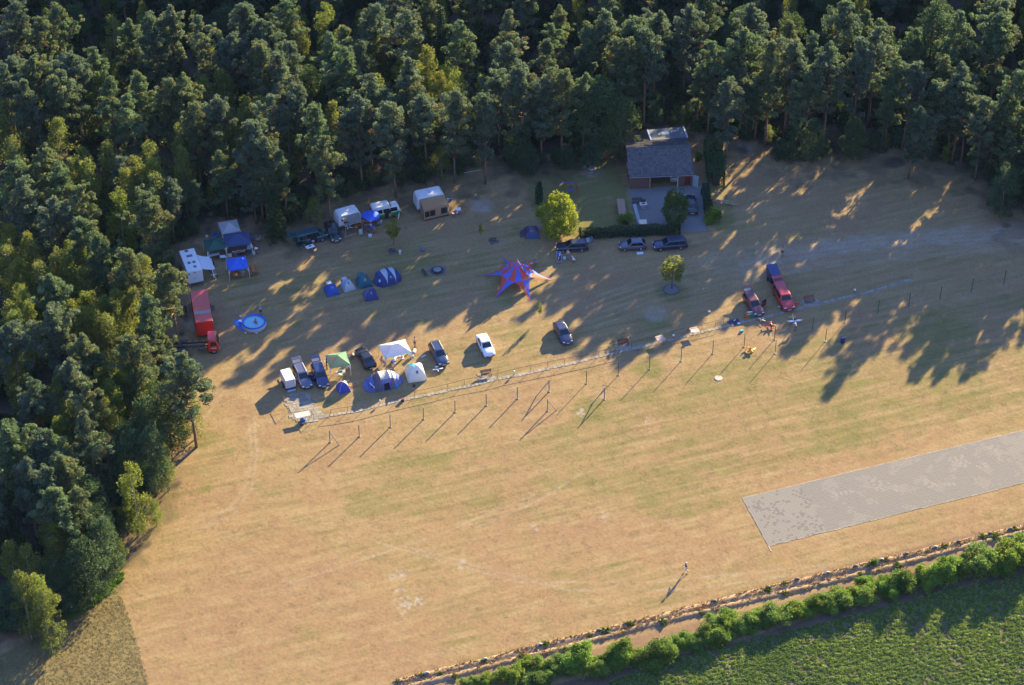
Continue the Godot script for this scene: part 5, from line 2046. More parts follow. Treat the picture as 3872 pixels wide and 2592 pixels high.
		tube(s, [hand[i] + d * 0.02 + across * -0.03, hand[i] + d * 0.055 + across * -0.055 + inward * 0.012, hand[i] + d * 0.085 + across * -0.05 + inward * 0.03], [0.011, 0.01, 0.008], 5)
	part("fingers", s, mat(skin.r, skin.g, skin.b, 0.7), o)
	return o

const ORD := ["first", "second", "third", "fourth", "fifth", "sixth", "seventh", "eighth", "ninth", "tenth", "eleventh", "twelfth", "thirteenth", "fourteenth", "fifteenth", "sixteenth", "seventeenth", "eighteenth", "nineteenth", "twentieth", "twenty-first", "twenty-second", "twenty-third", "twenty-fourth", "twenty-fifth", "twenty-sixth", "twenty-seventh", "twenty-eighth", "twenty-ninth", "thirtieth", "thirty-first", "thirty-second", "thirty-third", "thirty-fourth"]

func build_all() -> void:
	build_paving()
	build_house()
	build_airstrip()
	build_bank()
	build_fences()
	build_west_camp()
	build_caravans()
	build_small_tents()
	build_star_tent()
	build_south_row()
	build_cars()
	build_pit_lane()
	build_people()

# ---------------------------------------------------------------- stone paving
func stones(parent: Node3D, called: String, outline: Array, step: float, gap: float, turn: float, m: Array, y := 0.0, most := 300) -> void:
	# slightly uneven slabs laid in staggered rows inside an outline
	var lo := Vector3(1e9, 0, 1e9)
	var hi := -lo
	var back := Basis(UP, -turn)
	var poly := []
	for p in outline:
		var q: Vector3 = back * p
		poly.append(q)
		lo = lo.min(q)
		hi = hi.max(q)
	var fwd := Basis(UP, turn)
	var made := 0
	var row := 0
	var z := lo.z
	while z < hi.z:
		var x := lo.x - step * (0.5 if row % 2 else 0.0)
		var dz := step * rnd(0.75, 1.0)
		while x < hi.x:
			var dx := step * rnd(0.8, 1.45)
			var c := Vector3(x + dx * 0.5, 0, z + dz * 0.5)
			if in_poly(c, poly) and made < most:
				var s := st()
				var pts := []
				for e in [[-1, -1], [1, -1], [1, 1], [-1, 1]]:
					pts.append(fwd * (c + Vector3(e[0] * (dx * 0.5 - gap), 0, e[1] * (dz * 0.5 - gap)) + Vector3(rnd(-0.03, 0.03), 0, rnd(-0.03, 0.03))))
				slab(s, pts, y, y + rnd(0.025, 0.055))
				part(called, s, m[rng.randi() % m.size()], parent)
				made += 1
			x += dx
		z += dz
		row += 1

func build_paving() -> void:
	rng.seed = 5
	var tones := [speckle(0.225, 0.2, 0.165, 0.22, 0.5), speckle(0.195, 0.172, 0.143, 0.22, 0.5), speckle(0.25, 0.222, 0.182, 0.2, 0.5), speckle(0.2, 0.17, 0.138, 0.22, 0.5), speckle(0.262, 0.23, 0.185, 0.2, 0.5)]
	var t1 := thing("stone_terrace", "pale flagstone terrace at the left end of the stone path", "terrace")
	tag(t1, "", "", "", "structure")
	var bed := st()
	slab(bed, [Vector3(-30.44, 0, 11.97), Vector3(-29.83, 0, 11.14), Vector3(-27.97, 0, 10.56), Vector3(-27.23, 0, 10.31), Vector3(-26.72, 0, 11.88), Vector3(-26.39, 0, 12.3), Vector3(-25.73, 0, 14.18), Vector3(-24.49, 0, 15.11), Vector3(-24.2, 0, 15.48), Vector3(-26.02, 0, 16.28), Vector3(-27.26, 0, 16.84), Vector3(-29.15, 0, 15.84), Vector3(-29.63, 0, 14.42)], 0.0, 0.012)
	part("bed", bed, speckle(0.17, 0.145, 0.115, 0.3, 0.6), t1)
	stones(t1, "flagstone", [Vector3(-30.44, 0, 11.97), Vector3(-29.83, 0, 11.14), Vector3(-27.97, 0, 10.56), Vector3(-27.23, 0, 10.31), Vector3(-26.72, 0, 11.88), Vector3(-26.39, 0, 12.3), Vector3(-25.73, 0, 14.18), Vector3(-24.49, 0, 15.11), Vector3(-24.2, 0, 15.48), Vector3(-26.02, 0, 16.28), Vector3(-27.26, 0, 16.84), Vector3(-29.15, 0, 15.84), Vector3(-29.63, 0, 14.42)], 0.55, 0.014, 0.214, tones)
	var p := thing("stone_path", "narrow pale stone path edging the campsite from terrace to lamp", "path")
	tag(p, "", "", "", "structure")
	var line := [Vector3(-24.43, 0, 15.23), Vector3(-20.87, 0, 14.43), Vector3(-16.95, 0, 12.92), Vector3(-13.57, 0, 11.74), Vector3(-10.16, 0, 10.69), Vector3(-8.37, 0, 9.98), Vector3(-5.67, 0, 9.15), Vector3(-2, 0, 7.74), Vector3(1.14, 0, 6.84), Vector3(5.26, 0, 5.42), Vector3(9.41, 0, 3.96), Vector3(11.92, 0, 2.93), Vector3(14.99, 0, 1.85), Vector3(17.81, 0, 0.68), Vector3(16.07, 0, 1.64), Vector3(20.24, 0, -0.02), Vector3(23.02, 0, -0.99), Vector3(25.84, 0, -2.14), Vector3(30.07, 0, -3.71), Vector3(33.62, 0, -4.98), Vector3(35.76, 0, -5.73), Vector3(38.64, 0, -6.84), Vector3(42.98, 0, -8.53), Vector3(45.89, 0, -9.65), Vector3(49.43, 0, -10.78), Vector3(56.85, 0, -14.08)]
	var prev := -1.0
	for e in along(line, 0.56):
		var s := st()
		var d: Vector3 = e[1]
		var side := d.cross(UP)
		var c: Vector3 = e[0] + side * rnd(-0.05, 0.05)
		var hw := rnd(0.2, 0.31)
		slab(s, [c - d * 0.265 - side * hw, c + d * 0.265 - side * hw, c + d * rnd(0.22, 0.27) + side * hw, c - d * rnd(0.22, 0.27) + side * hw], 0.0, rnd(0.025, 0.05))
		part("paving_stone", s, tones[rng.randi() % tones.size()], p)
	for q in [[[Vector3(-4.74, 0, 6.84), Vector3(-2.63, 0, 6.16), Vector3(-2.11, 0, 7.36), Vector3(-3.91, 0, 8.2)], "pale stone pad under the bench in the middle of the path"], [[Vector3(14.11, 0, 0.63), Vector3(16.03, 0, -0.35), Vector3(16.54, 0, 1.08), Vector3(14.34, 0, 2.28)], "shaded stone pad under the bench with the dark red seat"], [[Vector3(40.42, 0, -9.2), Vector3(42.61, 0, -10.33), Vector3(43.43, 0, -8.57), Vector3(41.28, 0, -7.57)], "shaded stone pad right of the red wagon"]]:
		var pad := thing("stone_pad", q[1], "paving")
		tag(pad, "", "", "", "structure")
		stones(pad, "flagstone", q[0], 0.6, 0.02, 0.25, tones)
	# the yard in front of the house
	var yard := thing("house_yard", "grey block paved yard and drive in front of the brick house", "yard")
	tag(yard, "", "", "", "structure")
	var s := st()
	var out := [Vector3(17.39, 0, -36.09), Vector3(28.28, 0, -37.3), Vector3(29.63, 0, -36.36), Vector3(29.22, 0, -34.48), Vector3(28.46, 0, -25.48), Vector3(24.63, 0, -25.3), Vector3(24.55, 0, -27.02), Vector3(18.4, 0, -26.76), Vector3(17.85, 0, -32.1)]
	slab(s, out, 0.0, 0.03)
	part("bed", s, mat(0.11, 0.105, 0.1, 0.9), yard)
	var spots := []
	var turn := 0.069
	var fw := Basis(UP, turn)
	for iz in 110:
		for ix in 70:
			var c: Vector3 = fw * Vector3(ix * 0.42 + (0.21 if iz % 2 else 0.0) + rnd(-0.01, 0.01), 0, iz * 0.3) + Vector3(17.46, 0, -37.71) + Vector3(-1, 0, -3)
			if in_poly(c, out): spots.append(Transform3D(fw.scaled(Vector3.ONE), c + UP * (0.03 + rnd(0.002, 0.012))))
	var b := st()
	box(b, Vector3(0, 0.01, 0), Vector3(0.4, 0.02, 0.28), Transform3D(), 0.008)
	b.generate_normals()
	scatter("paving_blocks", b.commit(), speckle(0.2, 0.19, 0.188, 0.35, 0.3), spots, "", "", yard)
	s = st()
	bar(s, Vector3(18.15, 0, -31.84) + UP * 0.2, Vector3(18.72, 0, -27.02) + UP * 0.2, 0.5, 0.4)
	tag(part("low_wall", s, speckle(0.3, 0.31, 0.33, 0.2, 0.5)), "low pale concrete wall along the left side of the paved yard", "wall")

func build_airstrip() -> void:
	var strip := thing("airstrip", "grey slab runway for model aeroplanes lying in the mown field", "runway")
	tag(strip, "", "", "", "structure")
	var a := Vector3(29.21, 0, 31.03)
	var b := Vector3(31.78, 0, 39.67)
	var d := Vector3(cos(deg_to_rad(18.8)), 0, -sin(deg_to_rad(18.8)))
	var c := (b - a)
	var long := 62.0
	var s := st()
	slab(s, [a, a + d * long, b + d * long, b], 0.0, 0.02)
	part("bed", s, speckle(0.15, 0.145, 0.14, 0.2, 0.4), strip)
	# pale edging and the slabs themselves: 0.33 m squares, some newer and darker
	rng.seed = 12
	var tile := st()
	box(tile, Vector3(0, 0.008, 0), Vector3(0.327, 0.016, 0.327), Transform3D(), 0.003)
	tile.generate_normals()
	var tm := tile.commit()
	var nx := int(long / 0.33)
	var nz := int(c.length() / 0.33)
	var f := FastNoiseLite.new()
	f.seed = 8
	f.frequency = 0.09
	var groups := [[], [], [], []]
	var dark := {}
	for q in [[3, 3, 4, 6], [7, 8, 2, 3], [9, 10, 3, 3], [2, 12, 5, 2], [20, 2, 3, 5], [22, 7, 2, 6], [13, 19, 4, 3], [17, 15, 2, 2], [16, 22, 3, 2], [5, 20, 2, 2], [20, 17, 2, 7], [22, 23, 2, 3], [9, 6, 6, 2], [11, 16, 1, 2], [8, 24, 1, 2], [4, 15, 4, 2], [1, 5, 2, 1]]:
		for x in q[2]:
			for z in q[3]:
				if rng.randf() < 0.72: dark[Vector2i(q[0] + x + rng.randi_range(-1, 1), q[1] + z)] = true
	for q in [[34, 8, 5, 3], [40, 9, 2, 2], [52, 6, 2, 8], [58, 10, 1, 6], [70, 13, 3, 3], [72, 16, 4, 2], [86, 5, 6, 7], [95, 12, 4, 3], [80, 18, 3, 2], [104, 4, 3, 9]]:
		for x in q[2]:
			for z in q[3]:
				if rng.randf() < 0.75: dark[Vector2i(q[0] + x + rng.randi_range(-1, 1), q[1] + z)] = false
	for x in nx:
		for z in nz:
			var k := 1 if x < 24 else 2
			var v := f.get_noise_2d(x, z * 1.4)
			if x >= 24 and x < 110: k = 2 if v + rng.randf_range(-0.12, 0.12) < 0.22 else 1
			elif x >= 110: k = 1 if v > -0.2 else 2
			if x < 24 and rng.randf() < 0.05: k = 3
			if dark.has(Vector2i(x, z)): k = 3 if dark[Vector2i(x, z)] else 0
			var at := a + d * (0.165 + x * 0.33) + c * ((z + 0.5) / nz)
			groups[k].append(Transform3D(Basis(UP, deg_to_rad(18.8)), at + UP * (0.02 + rnd(0.0, 0.006))))
	var look := [speckle(0.21, 0.195, 0.178, 0.28, 0.3), speckle(0.192, 0.178, 0.164, 0.3, 0.3), speckle(0.168, 0.157, 0.147, 0.3, 0.3), speckle(0.13, 0.123, 0.117, 0.25, 0.3)]
	for k in 4:
		if groups[k].size(): scatter("slabs", tm, look[k], groups[k], "", "", strip)
	for e in [[a, b, 0.06], [b, b + d * long, 0.1], [a, a + d * long, 0.05]]:
		for q in along([e[0], e[1]], 1.0):
			s = st()
			bar(s, q[0] + UP * 0.018, q[0] + q[1] * 0.97 + UP * 0.018, e[2] * rnd(0.3, 1.8), 0.03)
			part("edging_stone", s, speckle(0.44, 0.36, 0.25, 0.3, 0.8), strip)

# ---------------------------------------------------------------- house
func build_house() -> void:
	var l := Vector3(17.68, 0, -36.3)
	var r := Vector3(27.03, 0, -36.95)
	var turn := 0.069
	var o := thing("brick_house", "low brick house with dark tiled gable roof and open carport", "house", (l + r) * 0.5, turn)
	var hl := l.distance_to(r) * 0.5
	var brick := speckle(0.17, 0.088, 0.066, 0.25, 2.0)
	var s := st()
	var dp := 8.6
	box(s, Vector3(-hl + 1.45, 1.2, -0.14), Vector3(2.9, 2.4, 0.28))
	part("front_wall", s, brick, o)
	s = st()
	box(s, Vector3(hl - 1.6, 1.2, -0.14), Vector3(0.9, 2.4, 0.28))
	part("front_wall", s, brick, o)
	s = st()
	box(s, Vector3(hl - 0.14, 1.2, -0.13), Vector3(0.26, 2.4, 0.26))
	part("front_wall", s, brick, o)
	for e in [-1, 1]:
		s = st()
		var z0 := -0.29
		var rings := []
		for x in [e * (hl - 0.26), e * hl]:
			rings.append(PackedVector3Array([Vector3(x, 0, z0), Vector3(x, 2.4, z0), Vector3(x, 4.1, -4.3), Vector3(x, 2.4, -dp), Vector3(x, 0, -dp)]))
		loft(s, rings)
		part("gable_wall", s, brick, o)
	s = st()
	box(s, Vector3(0, 1.2, -dp + 0.13), Vector3(hl * 2 - 0.54, 2.4, 0.26))
	part("back_wall", s, brick, o)
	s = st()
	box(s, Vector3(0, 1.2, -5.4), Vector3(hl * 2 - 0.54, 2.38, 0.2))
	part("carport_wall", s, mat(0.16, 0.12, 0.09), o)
	s = st()
	box(s, Vector3(-hl + 2.9 + 0.1, 1.2, -2.8), Vector3(0.2, 2.38, 5.0))
	part("carport_wall", s, brick, o)
	# roof: two tiled slopes
	var roof_m := mat(0.06, 0.055, 0.058, 0.75)
	var ridge := Vector3(0, 4.42, -4.3)
	for side in [1, -1]:
		s = st()
		var ez := 0.5 if side > 0 else -dp - 0.5
		var ey := 2.46
		var rings := []
		for x in [-hl - 0.22, hl + 0.22]:
			rings.append(PackedVector3Array([Vector3(x, ey, ez), Vector3(x, ridge.y - 0.06, ridge.z), Vector3(x, ridge.y - 0.2, ridge.z), Vector3(x, ey - 0.14, ez)]))
		loft(s, rings)
		var deck := part("roof", s, roof_m, o)
		var up := Vector3(0, ridge.y - 0.06 - ey, ridge.z - ez)
		var len := up.length()
		up = up.normalized()
		var spots := []
		var rows := int(len / 0.34)
		var cols := int((hl * 2 + 0.44) / 0.3)
		rng.seed = 17 + side
		var nrm := Vector3(0, absf(up.z), up.y * (1.0 if side > 0 else -1.0)) if true else UP
		var bas := Basis(Vector3.RIGHT, nrm, Vector3.RIGHT.cross(nrm)).rotated(Vector3.RIGHT, 0.09 * side)
		for iy in rows:
			for ix in cols:
				spots.append(Transform3D(bas, Vector3(-hl - 0.2 + (ix + 0.5) * 0.3, ey, ez) + up * (0.16 + iy * 0.34) + nrm * (0.03 + rnd(-0.004, 0.008))))
		var tl := st(true)
		var rr := []
		for x in [-0.15, -0.05, 0.05, 0.145]:
			var yy := 0.016 if absf(x) < 0.1 else -0.004
			rr.append(PackedVector3Array([Vector3(x, yy, -0.19), Vector3(x, yy + 0.022, -0.19), Vector3(x, yy + 0.05, 0.19), Vector3(x, yy, 0.19)]))
		loft(tl, rr)
		tl.generate_normals()
		var tile_mesh := tl.commit()
		var tones := [[], [], []]
		for q in spots: tones[rng.randi() % 3].append(q)
		for k in 3: scatter("roof_tiles", tile_mesh, speckle(0.09 + 0.022 * k, 0.084 + 0.02 * k, 0.083 + 0.018 * k, 0.35, 1.2), tones[k], "", "", deck)
	s = st()
	for k in 28:
		var x := -hl - 0.2 + k * (hl * 2 + 0.4) / 28.0
		tube(s, [Vector3(x, 4.42, -4.3), Vector3(x + 0.36, 4.44, -4.3)], 0.12, 7)
	part("ridge_cap", s, mat(0.085, 0.08, 0.082, 0.7), o)
	s = st()
	tube(s, [Vector3(-hl - 0.25, 2.36, 0.56), Vector3(hl + 0.25, 2.36, 0.56)], 0.07, 7)
	tube(s, [Vector3(-hl - 0.06, 2.33, 0.54), Vector3(-hl - 0.06, 0.05, 0.12)], 0.045, 6)
	part("gutter", s, mat(0.24, 0.25, 0.26, 0.5, 0.3), o)
	for x in [-hl + 2.98, hl - 2.2]:
		s = st()
		box(s, Vector3(x, 1.2, 0.06), Vector3(0.16, 2.4, 0.16))
		part("carport_post", s, mat(0.42, 0.22, 0.12) if x < 0 else mat(0.5, 0.48, 0.42), o)
	s = st()
	box(s, Vector3(hl - 0.7, 2.22, 0.04), Vector3(1.95, 0.14, 0.1))
	part("lintel_board", s, mat(0.5, 0.42, 0.3), o)
	s = st()
	box(s, Vector3(hl - 0.72, 1.05, -0.5), Vector3(0.85, 2.1, 0.1))
	part("red_door", s, mat(0.28, 0.035, 0.025, 0.5), o)
	s = st()
	box(s, Vector3(0, 1.05, 0.45), Vector3(0.06, 2.1, 0.95), Transform3D(Basis(UP, 0.9), Vector3(hl + 0.1, 0, 0)))
	part("open_door", s, mat(0.33, 0.4, 0.44, 0.5), o)
	s = st()
	box(s, Vector3(-hl - 0.012, 1.35, -3.2), Vector3(0.03, 1.0, 1.5))
	part("window", s, glass_dark(), o)
	s = st()
	for k in 2: box(s, Vector3(-hl - 0.02, 1.35, -3.95 + k * 1.5), Vector3(0.06, 1.1, 0.07))
	box(s, Vector3(-hl - 0.022, 1.88, -3.2), Vector3(0.06, 0.07, 1.56))
	part("window_frame", s, mat(0.6, 0.6, 0.58), o)
	# the flat-roofed shed behind
	var c := (Vector3(20.98, 0, -47.96) + Vector3(26.39, 0, -48.82) + Vector3(26.55, 0, -46.12) + Vector3(21.01, 0, -45.14)) * 0.25
	var g := thing("flat_roofed_shed", "flat-roofed shed with pale end boards behind the brick house", "shed", c, 0.164)
	var ax := 5.56
	s = st()
	box(s, Vector3(0, 1.25, 0), Vector3(ax - 0.2, 2.5, 2.6))
	part("wall", s, mat(0.3, 0.29, 0.27), g)
	s = st()
	box(s, Vector3(0, 2.6, 0), Vector3(ax, 0.18, 2.9))
	part("roof", s, speckle(0.12, 0.14, 0.15, 0.3, 0.5), g)
	for e in [-1, 1]:
		s = st()
		box(s, Vector3(e * (ax * 0.5 + 0.03), 2.66, 0), Vector3(0.2, 0.3, 2.92))
		part("end_board", s, mat(0.5, 0.53, 0.58) if e > 0 else mat(0.2, 0.3, 0.55), g)
	s = st()
	box(s, Vector3(-0.3, 2.72, -0.1), Vector3(1.1, 0.06, 0.75))
	part("skylight", s, mat(0.6, 0.6, 0.58, 0.3), g)
	s = st()
	box(s, Vector3(-1.15, 2.71, 0.0), Vector3(0.5, 0.04, 0.6))
	part("roof_patch", s, mat(0.42, 0.38, 0.2), g)
	# hedges and garden plants
	hedge("tall dense conifer hedge running back beside the right end of the house", Vector3(30.67, 0, -45.83), Vector3(30.65, 0, -36.36), 2.3, 2.9, Color(0.055, 0.105, 0.035))
	hedge("long clipped green hedge between the yard and the parked cars", Vector3(9.91, 0, -24.08), Vector3(24.45, 0, -25.3), 1.15, 1.25, Color(0.05, 0.088, 0.036))
	hedge("narrow clipped cypress hedge on the right side of the yard", Vector3(28.79, 0, -35.02), Vector3(29.1, 0, -28.57), 0.8, 1.8, Color(0.035, 0.075, 0.04))
	tree("H", "garden_shrub", Vector3(29.21, 0, -27.92), 2.4, "dark round shrub at the lower end of the cypress hedge", "shrub")
	tree("H", "garden_shrub", Vector3(16.89, 0, -27.28), 2.1, "green shrub at the corner of the low wall and long hedge", "shrub")
	tree("C", "cypress_tree", Vector3(4.01, 0, -32.49), 3.8, "slim dark cypress standing alone behind the round bright tree", "tree", "", 0.75)
	tree("M", "maple_tree", Vector3(6.74, 0, -24.33), 6.9, "big round yellow-green tree beside the dark estate car", "tree", "", 0.98)
	tree("N", "broadleaf_tree", Vector3(23.87, 0, -27.28), 5.9, "dark round-headed tree standing on the paved yard, its top sunlit", "tree", "", 0.78)
	tree("Y", "young_tree", Vector3(22.64, 0, -11.92), 5.2, "small round yellow-topped tree growing in the round stone planter", "tree", "", 1.32)
	tree("Y", "young_tree", Vector3(-17.18, 0, -22.38), 4.2, "young bushy tree on the lawn before the camper vans", "tree", "", 0.95)
	tree("Y", "sapling", Vector3(3.89, 0, -5.07), 2.9, "thin sapling with few bright leaves between the white and navy saloons", "tree", "", 0.42)
	tree("Y", "sapling", Vector3(-4.53, 0, -23.93), 2.6, "faint thin sapling on the lawn above the star tent", "tree", "", 0.5)
	# round stone planter
	var pl := thing("stone_planter", "round ring of dark stones filled with gravel around the small tree", "planter", Vector3(22.54, 0, -11.73))
	s = st()
	lathe(s, [[1.02, 0.0], [1.02, 0.1], [0.0, 0.14]], 18)
	part("gravel_bed", s, speckle(0.16, 0.15, 0.15, 0.4, 1.5), pl)
	for k in 20:
		var an := TAU * k / 20.0
		s = st()
		box(s, Vector3(1.08, 0.1, 0), Vector3(0.2, 0.22, 0.31), Transform3D(Basis(UP, an), Vector3.ZERO), 0.05)
		part("stone", s, speckle(0.13, 0.125, 0.13, 0.3, 1.0), pl)
	# things standing about the yard
	var bq := thing("stone_barbecue", "pale square barbecue with dark fire opening on the paved yard", "barbecue", Vector3(19.45, 0, -31.31), turn)
	s = st()
	box(s, Vector3(0, 0.4, 0), Vector3(0.7, 0.8, 0.6), Transform3D(), 0.02)
	part("base", s, mat(0.36, 0.32, 0.3), bq)
	s = st()
	box(s, Vector3(0, 0.84, 0), Vector3(1.1, 0.08, 0.85), Transform3D(), 0.03)
	part("top_slab", s, mat(0.5, 0.42, 0.4), bq)
	s = st()
	box(s, Vector3(0, 0.885, 0), Vector3(0.42, 0.02, 0.3))
	part("fire_opening", s, mat(0.02, 0.02, 0.02), bq)
	s = st()
	box(s, Vector3(0, 1.1, -0.38), Vector3(0.7, 0.5, 0.06), Transform3D(), 0.01)
	part("wind_shield", s, mat(0.04, 0.04, 0.045), bq)
	bench("dark bench behind the barbecue at the left of the yard", Vector3(18.64, 0, -32.42), -PI / 2 + turn, 1.5, mat(0.07, 0.06, 0.06), mat(0.03, 0.03, 0.03))
	table("pale square table at the front of the paved yard", Vector3(19.2, 0, -27.02), turn, 1.15, 1.1, 0.7, mat(0.55, 0.53, 0.42), mat(0.3, 0.3, 0.3))
	var wp := thing("woodpile", "long rusty-topped woodpile with a blue sheet at its near end", "woodpile", Vector3(16.14, 0, -30.22), 1.618)
	rng.seed = 41
	for k in 34:
		s = st(true)
		var y := 0.1 + (k / 9) * 0.2
		tube(s, [Vector3(-1.9 + (k % 9) * 0.46, y, -0.5), Vector3(-1.9 + (k % 9) * 0.46 + rnd(-0.05, 0.05), y, 0.5)], rnd(0.09, 0.13), 7)
		part("log", s, speckle(0.26, 0.16, 0.1, 0.3, 1.5), wp)
	s = st()
	box(s, Vector3(0, 0.92, 0), Vector3(4.4, 0.03, 1.15), Transform3D(Basis(Vector3.RIGHT, 0.06), Vector3.ZERO))
	part("sheet_roof", s, speckle(0.32, 0.2, 0.14, 0.4, 0.7), wp)
	s = st()
	box(s, Vector3(-2.3, 0.45, 0), Vector3(0.5, 0.9, 1.1), Transform3D(), 0.05)
	part("blue_sheet", s, cloth(0.03, 0.12, 0.25), wp)
	var gt := thing("garden_table", "round pale garden table among slabs behind the swing", "table", Vector3(12.05, 0, -40.58))
	s = st(true)
	lathe(s, [[0.5, 0.66], [0.52, 0.69], [0.5, 0.72], [0.0, 0.72]], 18)
	part("table_top", s, mat(0.42, 0.42, 0.4), gt)
	s = st(true)
	tube(s, [Vector3(0, 0, 0), Vector3(0, 0.68, 0)], 0.06, 7)
	lathe(s, [[0.3, 0.0], [0.26, 0.05], [0.0, 0.06]], 12)
	part("leg", s, mat(0.3, 0.3, 0.3), gt)
	for q in [Vector3(11.54, 0, -43.05), Vector3(11.08, 0, -41.8), Vector3(11.84, 0, -42.35)]: crate("concrete_block", "grey concrete block standing near the round garden table", "block", q, turn, Vector3(0.55, 0.5, 0.5), mat(0.3, 0.3, 0.3), "grey blocks by the round garden table")
	# swing
	var sa := Vector3(7.03, 2.15, -34.69)
	var sb := Vector3(9.46, 2.15, -35.01)
	var sw := thing("swing_set", "swing set with red legs and blue top bar on the lawn", "swing", Vector3.ZERO)
	s = st()
	tube(s, [sa, sb], 0.05, 6)
	part("top_bar", s, mat(0.03, 0.07, 0.28, 0.4), sw)
	for e in [sa, sb]:
		for q in [-1, 1]:
			s = st()
			tube(s, [e, Vector3(e.x + (-0.25 if e == sa else 0.45), 0, e.z + q * 0.85)], 0.04, 6)
			part("leg", s, mat(0.32, 0.06, 0.03, 0.5), sw)
	for f in [0.62, 0.8]:
		var h0: Vector3 = sa.lerp(sb, f)
		s = st()
		for q in [-0.2, 0.2]: tube(s, [h0 + Vector3(q, 0, 0), h0 + Vector3(q, -1.5, 0.1)], 0.022, 4)
		part("rope", s, mat(0.42, 0.16, 0.03), sw)
	s = st()
	box(s, sa.lerp(sb, 0.71) + Vector3(0, -1.5, 0.1), Vector3(0.85, 0.08, 0.36), Transform3D(), 0.02)
	box(s, sa.lerp(sb, 0.71) + Vector3(0, -0.85, 0.0), Vector3(0.3, 0.6, 0.08), Transform3D(), 0.02)
	part("seat", s, mat(0.03, 0.07, 0.4, 0.4), sw)
	# a pile of bleached branches
	var br := thing("branch_pile", "pile of pale dry branches lying right of the cypress hedge", "branches", Vector3(31.02, 0, -32.76), -0.343)
	rng.seed = 43
	s = st(true)
	for k in 40:
		var p := Vector3(rnd(-1.5, 1.2), rnd(0.05, 0.4), rnd(-0.35, 0.35))
		tube(s, [p, p + Vector3(rnd(0.5, 1.1), rnd(-0.1, 0.2), rnd(-0.3, 0.3)), p + Vector3(rnd(1.2, 1.9), rnd(-0.1, 0.15), rnd(-0.6, 0.6))], [0.045, 0.03, 0.01], 4)
	part("branches", s, mat(0.42, 0.35, 0.25), br)
	tree("H", "dry_bush", Vector3(28.46, 0, -43.74), 1.4, "low dry brownish bush between the house and the tall hedge", "shrub")
	# small conifer tent of the family by the round tree
	dome("dome_tent", "navy and purple dome tent with orange vent beside the round tree", Vector3(2.9, 0, -24.84), 0.092, 2.1, 2.2, 1.3, [cloth(0.025, 0.06, 0.17), cloth(0.03, 0.07, 0.2), cloth(0.035, 0.045, 0.12), cloth(0.025, 0.06, 0.17)])
	patch(get_node("dome_tent"), "vent", Vector3(-0.02, 1.06, 0.66), Vector3(0.22, 0, 0), Vector3(0, 0.12, -0.14), mat(0.35, 0.08, 0.03))
	var pc := get_node("dome_tent") as Node3D
	var ps := st()
	quad(ps, Vector3(-1.02, 0.9, -0.5), Vector3(-1.02, 0.8, 0.6), Vector3(-1.75, 0.05, 0.75), Vector3(-1.75, 0.05, -0.6))
	part("porch", ps, cloth(0.07, 0.03, 0.09), pc)

func hedge(label: String, a: Vector3, b: Vector3, w: float, h: float, col: Color) -> void:
	var o := thing("hedge", label, "hedge", (a + b) * 0.5, atan2(-(b - a).z, (b - a).x))
	var l := Leaves.new()
	var len := a.distance_to(b)
	rng.seed = int(len * 100)
	var n := int((len * h * 2.0 + len * w + w * h * 2.0) * 90.0)
	for i in n:
		var p := Vector3(rnd(-0.5, 0.5) * len, rnd(0.03, 1.0) * h, rnd(-0.5, 0.5) * w)
		match rng.randi() % 3:
			0: p.y = h + rnd(-0.16, 0.1)
			_: p.z = (w * 0.5 + rnd(-0.16, 0.06)) * (1.0 if rng.randf() < 0.5 else -1.0)
		if rng.randf() < 0.16: p.x = (len * 0.5 + rnd(-0.1, 0.05)) * (1.0 if rng.randf() < 0.5 else -1.0)
		p += Vector3(0, 0.1 * sin(p.x * 2.1) * p.y / h, 0.1 * sin(p.x * 1.3 + p.y))
		var d := (Vector3(0, p.y / h - 0.4, p.z / w) + rdir() * 0.7).normalized()
		l.leaf(p, d, rdir(), rnd(0.12, 0.24), col * rnd(0.7, 1.3))
	put("leaves", l.mesh(), leafy(0.5), o)
	var s := st()
	box(s, Vector3(0, h * 0.43, 0), Vector3(len - 1.3, h * 0.8, w * 0.45))
	part("branches", s, mat(0.03, 0.035, 0.018, 0.95), o)

# ---------------------------------------------------------------- earth bank, tyres, hedge row, crops
func ridge(line: Array, w: float, h: float, m: Material, called: String) -> void:
	var rows := []
	rng.seed = 61
	for e in along(line, 0.6):
		var d: Vector3 = e[1]
		var side := d.cross(UP)
		var hh := h * rnd(0.6, 1.25)
		var ww := w * rnd(0.85, 1.15)
		rows.append([e[0] - side * ww + UP * -0.02, e[0] - side * ww * 0.45 + UP * hh * 0.75, e[0] + UP * hh, e[0] + side * ww * 0.5 + UP * hh * 0.6, e[0] + side * ww + UP * -0.02])
	var s := st(true)
	for i in rows.size() - 1:
		for k in 4: quad(s, rows[i][k], rows[i][k + 1], rows[i + 1][k + 1], rows[i + 1][k])
	structure(called, s, m)

